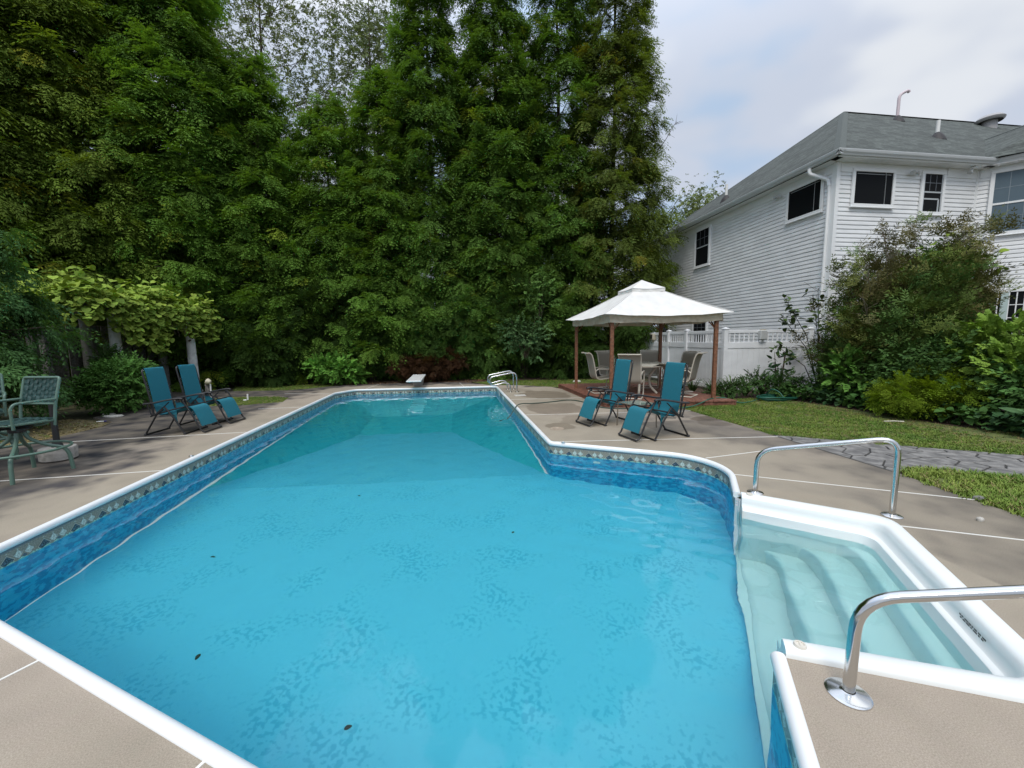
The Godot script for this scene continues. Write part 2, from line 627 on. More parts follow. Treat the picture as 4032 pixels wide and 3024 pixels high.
# ---------------------------------------------------------------- pool outline (outer edge of the coping, plan x z)
func outline() -> Array:
	# from the near tip of the steps, round the pool clockwise as seen from above, to the far tip
	var p := [Vector3(1.60, 0, -1.60), Vector3(0.86, 0, -0.42), Vector3(-3.68, 0, -3.10), Vector3(-3.75, 0, -13.02), Vector3(-3.30, 0, -13.80), Vector3(1.47, 0, -13.53), Vector3(1.48, 0, -5.87), Vector3(3.58, 0, -4.61), Vector3(2.85, 0, -3.50)]
	var r := [0.0, 0.15, 0.15, 0.28, 0.28, 0.2, 0.12, 0.8, 0.0]
	var out := [p[0]]
	for k in range(1, p.size() - 1):
		var u: Vector3 = (p[k - 1] - p[k]).normalized()
		var v: Vector3 = (p[k + 1] - p[k]).normalized()
		var half := u.angle_to(v) * 0.5
		var t: float = minf(r[k] / tan(half), 2.0) if r[k] != 0.8 else 0.8
		var rad: float = t * tan(half)
		var c: Vector3 = p[k] + (u + v).normalized() * rad / sin(half)
		var a0: Vector3 = p[k] + u * t - c
		var a1: Vector3 = p[k] + v * t - c
		var steps: int = 16 if r[k] == 0.8 else 6
		for i in steps + 1:
			var q := a0.slerp(a1, float(i) / steps)
			out.append(c + q)
	out.append(p[-1])
	return out


# the outline moved towards the pool by d
func inset(path: Array, d: float, closed := false) -> Array:
	var out := []
	var n := path.size()
	for k in n:
		var a: Vector3 = path[k] - path[(k + n - 1) % n] if (k > 0 or closed) else path[1] - path[0]
		var b: Vector3 = path[(k + 1) % n] - path[k] if (k < n - 1 or closed) else path[n - 1] - path[n - 2]
		a = a.normalized()
		b = b.normalized()
		var na := Vector3(-a.z, 0, a.x)
		var nb := Vector3(-b.z, 0, b.x)
		var m := (na + nb).normalized()
		out.append(path[k] + m * d / maxf(0.4, m.dot(na)))
	return out


# step unit frame: a along the opening (towards the far tip), n outwards from the pool
const SO := Vector3(2.225, 0, -2.55)
const SA := Vector3(0.5496, 0, -0.8354)
const SN := Vector3(0.8354, 0, 0.5496)


func sp(a: float, n: float, y: float) -> Vector3:
	return SO + SA * a + SN * n + Vector3.UP * y


func step_ring(d: float) -> Array:
	# outer edge of the step unit's lip from the far tip round the back to the near tip, moved in by d
	var pts := [Vector3(1.14 - d, 0, 0), Vector3(0.985 - d, 0, 1.13 - d), Vector3(-0.985 + d, 0, 1.13 - d), Vector3(-1.14 + d, 0, 0)]
	var r := rounded(pts, 0.17 - d * 0.25, 6)
	var out := []
	for p in r: out.append(sp(p.x, p.z, 0))
	return out


func hole() -> PackedVector2Array:
	var poly := PackedVector2Array()
	for p in inset(outline(), 0.03): poly.append(Vector2(p.x, p.z))
	for p in step_ring(0.03): poly.append(Vector2(p.x, p.z))
	return poly


func plan(pts: Array) -> PackedVector2Array:
	var poly := PackedVector2Array()
	for p in pts: poly.append(Vector2(p[0], p[1]))
	return poly


const DECK_W := [[-1.0, 4.0], [-1.0, -15.6], [-1.9, -15.62], [-3.3, -15.5], [-4.3, -15.25], [-4.95, -14.6], [-5.6, -14.25], [-7.7, -14.5], [-9.4, -14.9], [-9.8, -13.3], [-8.6, -12.7], [-6.8, -12.9], [-5.3, -12.75], [-4.8, -12.3], [-4.62, -11.45], [-5.62, -11.02], [-6.5, -11.2], [-8.2, -11.3], [-8.0, -10.0], [-7.1, -9.3], [-6.89, -8.8], [-6.95, -7.88], [-7.2, -6.9], [-8.0, -6.0], [-8.6, -5.0], [-8.6, 4.0]]
const DECK_E := [[-1.0, 4.0], [-1.0, -15.6], [-0.3, -15.45], [0.6, -14.9], [1.26, -13.95], [2.35, -13.6], [3.2, -12.9], [3.45, -12.2], [3.45, -8.7], [5.08, -8.55], [5.08, -7.7], [5.09, -5.62], [5.06, -3.72], [4.97, -3.34], [4.9, -2.8], [4.8, -1.6], [4.9, 4.0]]
const PATH := [[5.09, -5.62], [5.43, -5.38], [6.07, -4.92], [6.63, -4.5], [7.35, -4.02], [9.4, -2.75], [8.6, -1.5], [7.4, -2.5], [6.28, -3.36], [5.6, -3.8], [5.36, -3.88], [5.06, -3.74]]


func ground_and_deck():
	# ground: one ring from the pool's edge out to the horizon
	var h := hole()
	var c := Vector2(-1, -5)
	var st := mb()
	for k in h.size():
		var p := h[k]
		var q := h[(k + 1) % h.size()]
		var P := c + (p - c) * 60.0
		var Q := c + (q - c) * 60.0
		quad(st, Vector3(p.x, -0.04, p.y), Vector3(q.x, -0.04, q.y), Vector3(Q.x, -0.04, Q.y), Vector3(P.x, -0.04, P.y), Vector3.UP)
	struct("ground", st, mats["soil"])
	# deck
	var deck := MeshInstance3D.new()
	st = mb()
	for side in [DECK_W, DECK_E]:
		var poly := plan(side)
		for piece in Geometry2D.clip_polygons(poly, h):
			sheet(st, piece, 0.0)
		for k in poly.size():
			var p := poly[k]
			var q := poly[(k + 1) % poly.size()]
			if absf(p.x + 1.0) < 0.01 and absf(q.x + 1.0) < 0.01: continue
			var e := q - p
			quad(st, Vector3(p.x, -0.1, p.y), Vector3(q.x, -0.1, q.y), Vector3(q.x, 0, q.y), Vector3(p.x, 0, p.y), Vector3(-e.y, 0, e.x))
	deck = struct("concrete_deck", st, concrete())
	var joints := [[-6.95, -5.38, -3.72, -5.50], [-6.95, -7.48, -3.73, -7.65], [-4.75, -10.35, -3.74, -10.4], [-5.3, -13.3, -3.72, -12.85],
		[1.49, -5.90, 5.08, -5.50], [1.49, -8.17, 5.08, -7.85], [1.49, -10.42, 3.44, -10.25], [3.27, -4.68, 5.08, -4.97], [3.19, -4.05, 4.95, -2.97], [3.66, -2.66, 4.85, -2.02],
		[-2.13, -2.22, -3.4, -0.1], [-0.98, -1.54, -2.2, 0.5], [-3.0, -13.82, -2.75, -15.5], [0.35, -13.65, 0.2, -15.0], [2.0, 0.8, 2.25, -0.95]]
	for j in joints:
		var s := mb()
		bar(s, Vector3(j[0], -0.018, j[1]), Vector3(j[2], -0.018, j[3]), 0.013, 0.044, 0.0)
		obj("joint_strip", s, mats["joint"], deck)
	# dry crack between deck and stamped path
	var sg := mb()
	bar(sg, Vector3(5.075, -0.004, -5.62), Vector3(5.045, -0.004, -3.74), 0.014, 0.012)
	obj("expansion_gap", sg, mats["rubber"], deck)
	# stamped stone path
	st = mb()
	sheet(st, plan(PATH), -0.010)
	var path := struct("stone_path", st, mats["grout_dark"])
	var cells := voronoi(plan(PATH), 0.30, 91)
	for cell in cells:
		var s := mb()
		slab(s, cell, -0.02, 0.004 + rng.randf_range(-0.002, 0.003), 0.006)
		obj("stone", s, mats["flagstone"], path)


# a stone pattern: cells of jittered points, clipped to the polygon and shrunk to leave joints
func voronoi(poly: PackedVector2Array, size: float, s: int) -> Array:
	var r := RandomNumberGenerator.new()
	r.seed = s
	var lo := poly[0]
	var hi := poly[0]
	for p in poly:
		lo = lo.min(p); hi = hi.max(p)
	var sites := []
	var y := lo.y - size
	var odd := 0
	while y < hi.y + size:
		var x := lo.x - size + (odd % 2) * size * 0.5
		while x < hi.x + size:
			sites.append(Vector2(x + r.randf_range(-0.33, 0.33) * size, y + r.randf_range(-0.33, 0.33) * size))
			x += size * r.randf_range(0.85, 1.3)
		y += size * 0.8
		odd += 1
	var out := []
	for p in sites:
		var cell := PackedVector2Array([p + Vector2(-2, -2) * size, p + Vector2(2, -2) * size, p + Vector2(2, 2) * size, p + Vector2(-2, 2) * size])
		for q in sites:
			if q == p or p.distance_to(q) > size * 3.0: continue
			var m: Vector2 = (p + q) * 0.5
			var n: Vector2 = (q - p).normalized()
			var t := Vector2(-n.y, n.x)
			var halfp := PackedVector2Array([m + t * 9, m - t * 9, m - t * 9 - n * 9, m + t * 9 - n * 9])
			var got := Geometry2D.intersect_polygons(cell, halfp)
			if got.is_empty():
				cell = PackedVector2Array()
				break
			cell = got[0]
		if cell.size() < 3: continue
		for piece in Geometry2D.intersect_polygons(cell, poly):
			for g in Geometry2D.offset_polygon(piece, -0.010):
				if g.size() >= 3: out.append(g)
	return out


func concrete() -> StandardMaterial3D:
	# uv = plan metres over 28 m; tan broom-finished concrete, grey with algae away from the pool, damp marks
	var size := 1024
	var im := PackedByteArray()
	im.resize(size * size * 3)
	var n1 := noise(5, 0.35, 5)
	var n2 := noise(6, 1.8, 4)
	var n3 := noise(8, 0.16, 3)
	var h := inset(outline(), 0.0)
	# distance from the pool on a coarse grid
	var g := 112
	var dist := PackedFloat32Array()
	dist.resize(g * g)
	var ring := []
	for k in h.size():
		var a: Vector3 = h[k]
		var b: Vector3 = h[(k + 1) % h.size()]
		ring.append([Vector2(a.x, a.z), Vector2(b.x, b.z)])
	for j in g:
		for i in g:
			var p := Vector2(-16.0 + 28.0 * i / (g - 1), -20.0 + 28.0 * j / (g - 1))
			var d := 99.0
			for e in ring:
				d = minf(d, p.distance_to(Geometry2D.get_closest_point_to_segment(p, e[0], e[1])))
			dist[j * g + i] = d
	var damp := [[2.55, -11.2, 0.95, 0.85], [2.2, -8.9, 0.75, 0.75], [1.9, -7.0, 0.35, 0.75], [2.5, -7.3, 0.6, 0.5], [5.0, -7.0, 0.5, 1.0], [4.75, -6.6, 0.4, 0.6], [1.95, -12.4, 0.5, 0.3]]
	for j in size:
		for i in size:
			var x := -16.0 + 28.0 * i / size
			var z := -20.0 + 28.0 * j / size
			var gi: int = mini(int((x + 16.0) / 28.0 * (g - 1)), g - 2)
			var gj: int = mini(int((z + 20.0) / 28.0 * (g - 1)), g - 2)
			var fx: float = (x + 16.0) / 28.0 * (g - 1) - gi
			var fz: float = (z + 20.0) / 28.0 * (g - 1) - gj
			var d: float = lerpf(lerpf(dist[gj * g + gi], dist[gj * g + gi + 1], fx), lerpf(dist[(gj + 1) * g + gi], dist[(gj + 1) * g + gi + 1], fx), fz)
			var a := n1.get_noise_2d(x * 1.4, z)
			var b := n2.get_noise_2d(x, z)
			var e := n3.get_noise_2d(x, z)
			var old: float
			if x < -2.0 or z < -13.0: old = smoothstep(0.62, 1.3, d + a * 0.7 + b * 0.35)
			else: old = smoothstep(0.9, 2.4, d + a * 1.2 + b * 0.5 + (0.35 if x > 3.4 and z > -7.0 else -0.8)) * 0.72
			if z > -1.5: old *= 0.25
			var c := Vector3(0.425, 0.358, 0.288).lerp(Vector3(0.37, 0.318, 0.245), smoothstep(-0.25, 0.35, e + 0.25 * smoothstep(-1.0, 2.0, x)))
			c *= 1.0 + 0.13 * b + 0.10 * a
			var dark := Vector3(0.062, 0.054, 0.049) * (1.0 + 0.9 * a + 0.5 * b)
			c = c.lerp(dark, old * (0.88 + 0.5 * b))
			for w in damp:
				var q: float = Vector2((x - w[0]), (z - w[1]) * (1.7 if w[3] > 0.9 else 1.0)).length() / w[2] + a * 0.55 + b * 0.2
				var wet: float = (1.0 - smoothstep(0.80, 0.88, q)) * w[3]
				c = c.lerp(c * Vector3(0.56, 0.52, 0.47), wet)
			c = c.clampf(0.0, 1.0)
			var s := Color(c.x, c.y, c.z).linear_to_srgb()
			var o := (j * size + i) * 3
			im[o] = int(s.r * 255); im[o + 1] = int(s.g * 255); im[o + 2] = int(s.b * 255)
	var m := mat("concrete", Color.WHITE, 0.88)
	m.albedo_texture = ImageTexture.create_from_image(Image.create_from_data(size, size, false, Image.FORMAT_RGB8, im))
	m.uv1_scale = Vector3(1 / 28.0, 1 / 28.0, 1)
	m.uv1_offset = Vector3(16.0 / 28.0, 20.0 / 28.0, 0)
	var fine := grain(512, 77, 0.16, 3)
	var fleck := grain(512, 78, 0.09, 2)
	for k in fine.size():
		var v: int = fleck[k]
		if v > 205: fine[k] = int(fine[k] * 0.35)
		elif v < 38: fine[k] = mini(255, fine[k] + 90)
	m.detail_enabled = true
	m.detail_blend_mode = BaseMaterial3D.BLEND_MODE_MUL
	m.detail_uv_layer = BaseMaterial3D.DETAIL_UV_2
	m.detail_albedo = tex_from(fine, 512, Color(0.83, 0.825, 0.81), Color(1, 1, 1), 1.4)
	return m


# ---------------------------------------------------------------- pool
func liner_tex(key: String, size: int, base: Color, fleck: Color, pale: Color, dens: float, s: int, patchy := false) -> ImageTexture:
	var a := grain(size, s, 0.085 if patchy else 0.035, 3)
	var b := grain(size, s + 1, 0.006 if patchy else 0.012, 3)
	var out := PackedByteArray()
	out.resize(size * size * 3)
	for i in size * size:
		var f: float = a[i] / 255.0
		var g: float = b[i] / 255.0
		var col := base.lerp(pale, clampf((g - 0.4) * 1.6, 0, 1) * 0.5)
		col = col.lerp(fleck, smoothstep(dens, dens + 0.07, f * 0.72 + g * 0.28) * (smoothstep(0.22, 0.85, g) if patchy else 1.0) * (0.75 if patchy else 0.85))
		col = col.lerp(pale, smoothstep(0.72, 0.9, 1.0 - f) * 0.4)
		out[i * 3] = int(col.r * 255); out[i * 3 + 1] = int(col.g * 255); out[i * 3 + 2] = int(col.b * 255)
	return ImageTexture.create_from_image(Image.create_from_data(size, size, false, Image.FORMAT_RGB8, out))


# the printed tile border of the liner: 0.30 m repeat, 0.125 m tall
func border_tex() -> ImageTexture:
	var w := 512
	var h := 214
	var im := Image.create_empty(w, h, false, Image.FORMAT_RGB8)
	var n := noise(70, 0.03, 4)
	var tan := lin(0.26, 0.245, 0.20)
	var pale := lin(0.46, 0.52, 0.48)
	var slate := lin(0.055, 0.085, 0.11)
	var edge := lin(0.15, 0.145, 0.12)
	var aqua := lin(0.28, 0.55, 0.47)
	for j in h:
		for i in w:
			var u := float(i) / w       # 0..1 over the repeat
			var x := u * 2.4            # in band heights
			var y := float(j) / h       # 0 top .. 1 bottom
			var m := n.get_noise_2d(i, j)
			var m2 := n.get_noise_2d(i * 3.0 + 900, j * 3.0)
			var c := tan * (1.0 + 0.25 * m + 0.12 * m2)
			# big slate diamond, two pale diamonds, a small slate one between them
			var d0: float = absf(x - 0.6) + absf(y - 0.72) * 1.0
			var d1: float = absf(x - 1.30) + absf(y - 0.52)
			var d2: float = absf(x - 2.0) + absf(y - 0.52)
			var d3: float = absf(x - 1.65) + absf(y - 0.80)
			if d1 < 0.34 or d2 < 0.34:
				c = pale * (1.0 + 0.35 * m + 0.2 * m2)
				if minf(d1, d2) > 0.315: c = edge
			if d0 < 0.52:
				c = slate * (1.0 + 0.9 * m + 0.5 * m2)
				if d0 > 0.42 and d0 < 0.49: c = tan * 1.3
				elif d0 > 0.49: c = edge
			if d3 < 0.24:
				c = slate * (1.2 + 0.6 * m)
				if d3 > 0.19: c = edge * 1.3
			var dot: float = Vector2(fmod(x, 0.7) - 0.6, (y - 0.14)).length()
			if dot < 0.045: c = pale
			var zig: float = absf(fmod(x + 0.25, 0.7) - 0.35) * 0.45
			if y > 0.80 + zig * 0.8: c = aqua * (1.0 + 0.3 * m)
			if y > 0.95: c = lin(0.10, 0.19, 0.15)
			c.a = 1.0
			im.set_pixel(i, j, c)
	return ImageTexture.create_from_image(im)


func pool():
	var root := thing("swimming_pool", "lazy-L swimming pool with white coping, patterned border and blue vinyl liner", "swimming pool", Vector3.ZERO)
	var line := outline()
	var wall := inset(line, 0.048)
	var liner := mat("liner_wall", Color.WHITE, 0.5)
	liner.albedo_texture = liner_tex("w", 256, lin(0.03, 0.50, 0.76), lin(0.010, 0.27, 0.54), lin(0.14, 0.62, 0.80), 0.50, 201)  # floor print coloured darker, for the weaker light on upright walls
	liner.uv1_scale = Vector3(0.9, 0.9, 1)
	var floor_m := mat("liner_floor", Color.WHITE, 0.5)
	floor_m.albedo_texture = liner_tex("f", 1024, lin(0.16, 0.67, 0.86), lin(0.07, 0.51, 0.71), lin(0.19, 0.70, 0.87), 0.585, 211, true)
	floor_m.uv1_scale = Vector3(0.21, 0.21, 1)
	var deep_m := mat("liner_deep", Color.WHITE, 0.5)
	deep_m.albedo_texture = liner_tex("d", 256, lin(0.06, 0.60, 0.68), lin(0.03, 0.48, 0.60), lin(0.09, 0.62, 0.68), 0.62, 221)  # dimming of the deep water put into the liner colour
	deep_m.uv1_scale = Vector3(0.3, 0.3, 1)
	# walls: a bead track coloured dark as the shade under the coping, the printed border, the blue wall
	var border := mat("border_print", Color.WHITE, 0.35)
	border.albedo_texture = border_tex()
	var bands := [["shaded_bead_track", mats["track"], -0.03, -0.062, 1.0], ["printed_border", border, -0.062, -0.178, 0.30], ["wall_liner", liner, -0.178, -1.2, 1.0]]
	for band in bands:
		var st := mb()
		var s := 0.0
		for k in wall.size() - 1:
			var p: Vector3 = wall[k]
			var q: Vector3 = wall[k + 1]
			var l := p.distance_to(q)
			var out := Vector3(-(q - p).z, 0, (q - p).x)
			st.set_smooth_group(1 if l < 0.12 else -1)
			var v0 := 0.0
			var v1 := 1.0
			if band[0] == "wall_liner": v1 = 1.02
			var u := s / float(band[4])
			var w := (s + l) / float(band[4])
			uvquad(st, p + Vector3.UP * band[2], q + Vector3.UP * band[2], q + Vector3.UP * band[3], p + Vector3.UP * band[3], Vector2(u, v0), Vector2(w, v0), Vector2(w, v1), Vector2(u, v1), out)
			s += l
		obj(band[0], st, band[1], root)
	# floor: flat shallow part, then a hopper
	var brk_l := Vector3(-3.60, -1.2, -6.08)
	var brk_r := Vector3(1.40, -1.2, -5.98)
	var sh := PackedVector2Array()
	var deep := []
	var seen_left := false
	for k in wall.size():
		var p: Vector3 = wall[k]
		if p.z > -5.99:
			sh.append(Vector2(p.x, p.z))
		elif not seen_left:
			seen_left = true
			sh.append(Vector2(brk_l.x, brk_l.z))
			sh.append(Vector2(brk_r.x, brk_r.z))
		if p.z < -6.1: deep.append(Vector3(p.x, -1.2, p.z))
	var st2 := mb()
	sheet(st2, sh, -1.2)
	obj("shallow_floor", st2, floor_m, root)
	var H := [Vector3(-2.38, -2.4, -10.1), Vector3(-2.38, -2.4, -12.0), Vector3(-0.1, -2.4, -11.95), Vector3(-0.1, -2.4, -10.05)]
	var st3 := mb()
	var fan := func(to: SurfaceTool, a: Vector3, b: Vector3, c: Vector3):
		for v in ([a, b, c] if (c - a).cross(b - a).y > 0 else [a, c, b]):
			to.set_uv(Vector2(v.x, v.z + v.y)); to.add_vertex(v)
	fan.call(st3, brk_l, brk_r, H[3]); fan.call(st3, brk_l, H[3], H[0])
	obj("sloping_floor", st3, floor_m, root)
	st3 = mb()
	fan.call(st3, H[0], H[1], H[2]); fan.call(st3, H[0], H[2], H[3])
	obj("deep_floor", st3, deep_m, root)
	# hopper sides: left, far, right
	var prev: Vector3 = brk_l
	st3 = mb()
	var rim := deep.duplicate()
	rim.append(brk_r)
	for p in rim:
		var ca: Vector3 = H[0]
		if prev.z < -12.6 and prev.x < -2.9: ca = H[1]
		elif prev.z < -13.0 and prev.x > -2.9: ca = H[1]
		if prev.x > 1.2: ca = H[2] if prev.z < -12.8 else H[3]
		var cb: Vector3 = H[0]
		if p.z < -12.6 and p.x < 1.2: cb = H[1]
		if p.x > 1.2: cb = H[2] if p.z < -12.8 else H[3]
		fan.call(st3, prev, p, cb)
		if ca != cb:
			fan.call(st3, prev, cb, ca)
		prev = p
	obj("hopper_side", st3, deep_m, root)
	# below the step opening
	var st4 := mb()
	quad(st4, wall[0] + Vector3.UP * -0.06, wall[-1] + Vector3.UP * -0.06, wall[-1] + Vector3.UP * -1.2, wall[0] + Vector3.UP * -1.2, -SN)
	st4 = mb()
	uvquad(st4, sp(-1.16, -0.03, -1.07), sp(1.16, -0.03, -1.07), sp(1.16, -0.03, -1.2), sp(-1.16, -0.03, -1.2), Vector2(0, 0), Vector2(2.3, 0), Vector2(2.3, 0.13), Vector2(0, 0.13), -SN)
	obj("wall_liner", st4, liner, root)
	# sheet of floor between the wall line and the steps
	st4 = mb()
	var e0: Vector3 = wall[-1]
	var e1: Vector3 = wall[0]
	for v in ([e0, sp(1.16, -0.03, 0), sp(-1.16, -0.03, 0), e0, sp(-1.16, -0.03, 0), e1]):
		st4.set_uv(Vector2(v.x, v.z)); st4.add_vertex(Vector3(v.x, -1.201, v.z))
	obj("shallow_floor", st4, floor_m, root)
	coping(root, line)
	steps(root)
	# skimmer face and return fittings
	var sk := mb()
	box(sk, at(Vector3(1.426, -0.15, -12.55), 0), Vector3(0.012, 0.19, 0.26), 0.004)
	obj("skimmer_plate", sk, mats["white_gel"], root)
	sk = mb()
	box(sk, at(Vector3(1.426, -0.115, -11.55), 0), Vector3(0.012, 0.11, 0.16), 0.004)
	obj("return_plate", sk, mats["white_gel"], root)
	var u := Vector3(2.1, 0, 1.26).normalized()
	for f in [[0.72, -0.30]]:
		var p: Vector3 = Vector3(1.43, 0, -5.80) + u * f[0] + Vector3(u.z * -1, 0, u.x) * 0.03
		sk = mb()
		lathe(sk, [Vector2(0, 0.02), Vector2(0.035, 0.018), Vector2(0.05, 0.008), Vector2(0.052, 0.0)], 14, Transform3D(Basis(u, Vector3(-u.z, 0, u.x), Vector3.DOWN), p + Vector3.UP * f[1]))
		obj("return_fitting", sk, mats["white_gel"], root)


func coping(root: Node3D, line: Array):
	var prof := [Vector2(0.0, -0.02), Vector2(0.0, 0.006), Vector2(0.004, 0.013), Vector2(0.014, 0.020), Vector2(0.030, 0.023), Vector2(0.048, 0.019), Vector2(0.060, 0.008), Vector2(0.066, -0.006), Vector2(0.066, -0.022), Vector2(0.060, -0.036), Vector2(0.050, -0.042), Vector2(0.04, -0.042)]
	# split the line where the aluminium lengths meet
	var dense := []
	var acc := 0.0
	var cuts := []
	var marks := [1.25, 3.2, 6.3, 9.9, 13.0, 16.2, 16.9, 19.8, 22.1, 25.2, 28.1, 29.4, 31.0]
	var mi := 0
	dense.append(line[0])
	for k in line.size() - 1:
		var a: Vector3 = line[k]
		var b: Vector3 = line[k + 1]
		var l := a.distance_to(b)
		while mi < marks.size() and marks[mi] < acc + l - 0.02:
			if marks[mi] > acc + 0.02:
				dense.append(a.lerp(b, (marks[mi] - acc) / l))
				cuts.append(dense.size() - 1)
			mi += 1
		dense.append(b)
		acc += l
	cuts.append(dense.size() - 1)
	var rows := []
	for v in prof:
		rows.append(inset(dense, v.x))
	var start := 0
	for c in cuts:
		var st := mb()
		st.set_smooth_group(1)
		for k in range(start, c):
			for j in prof.size() - 1:
				var a: Vector3 = rows[j][k] + Vector3.UP * prof[j].y
				var b: Vector3 = rows[j + 1][k] + Vector3.UP * prof[j + 1].y
				var e: Vector3 = rows[j + 1][k + 1] + Vector3.UP * prof[j + 1].y
				var d: Vector3 = rows[j][k + 1] + Vector3.UP * prof[j].y
				var along := (dense[k + 1] - dense[k]) as Vector3
				if k == start: a += along.normalized() * 0.0015; b += along.normalized() * 0.0015
				var o := Vector3(-along.z, 0, along.x).normalized()
				var dv: Vector2 = prof[j + 1] - prof[j]
				quad(st, a, b, e, d, o * -dv.y + Vector3.UP * dv.x)
		st.set_smooth_group(-1)
		for e in ([0] if start == 0 else []) + ([c] if c == dense.size() - 1 else []):
			for j in range(1, prof.size() - 1):
				tri(st, rows[0][e] + Vector3.UP * prof[0].y, rows[j][e] + Vector3.UP * prof[j].y, rows[j + 1][e] + Vector3.UP * prof[j + 1].y, dense[e] - dense[e + (1 if e == 0 else -1)])
		obj("coping_segment", st, mats["coping"], root)
		# joint cover clip
		if c < dense.size() - 1:
			var cl := mb()
			cl.set_smooth_group(1)
			var t: Vector3 = (dense[c + 1] - dense[c]).normalized()
			for j in range(1, prof.size() - 2):
				var p0: Vector3 = rows[j][c] + Vector3.UP * prof[j].y
				var p1: Vector3 = rows[j + 1][c] + Vector3.UP * prof[j + 1].y
				var mid: Vector3 = (Vector3(dense[c]) + (rows[3][c] - dense[c]) * 2.4)
				mid.y = -0.01
				p0 += (p0 - mid).normalized() * 0.0018
				p1 += (p1 - mid).normalized() * 0.0018
				quad(cl, p0 - t * 0.012, p1 - t * 0.012, p1 + t * 0.012, p0 + t * 0.012, (p0 + p1) * 0.5 - mid)
			obj("coping_clip", cl, mats["coping"], root)
		start = c
	# small rope anchors on the coping
	for v in [Vector3(-3.70, 0.028, -6.05), Vector3(1.62, 0.028, -5.73)]:
		var an := mb()
		lathe(an, [Vector2(0.018, -0.004), Vector2(0.03, -0.004), Vector2(0.03, 0.006), Vector2(0.024, 0.009), Vector2(0.018, 0.006)], 14, at(v))
		obj("rope_anchor", an, mats["steel"], root)


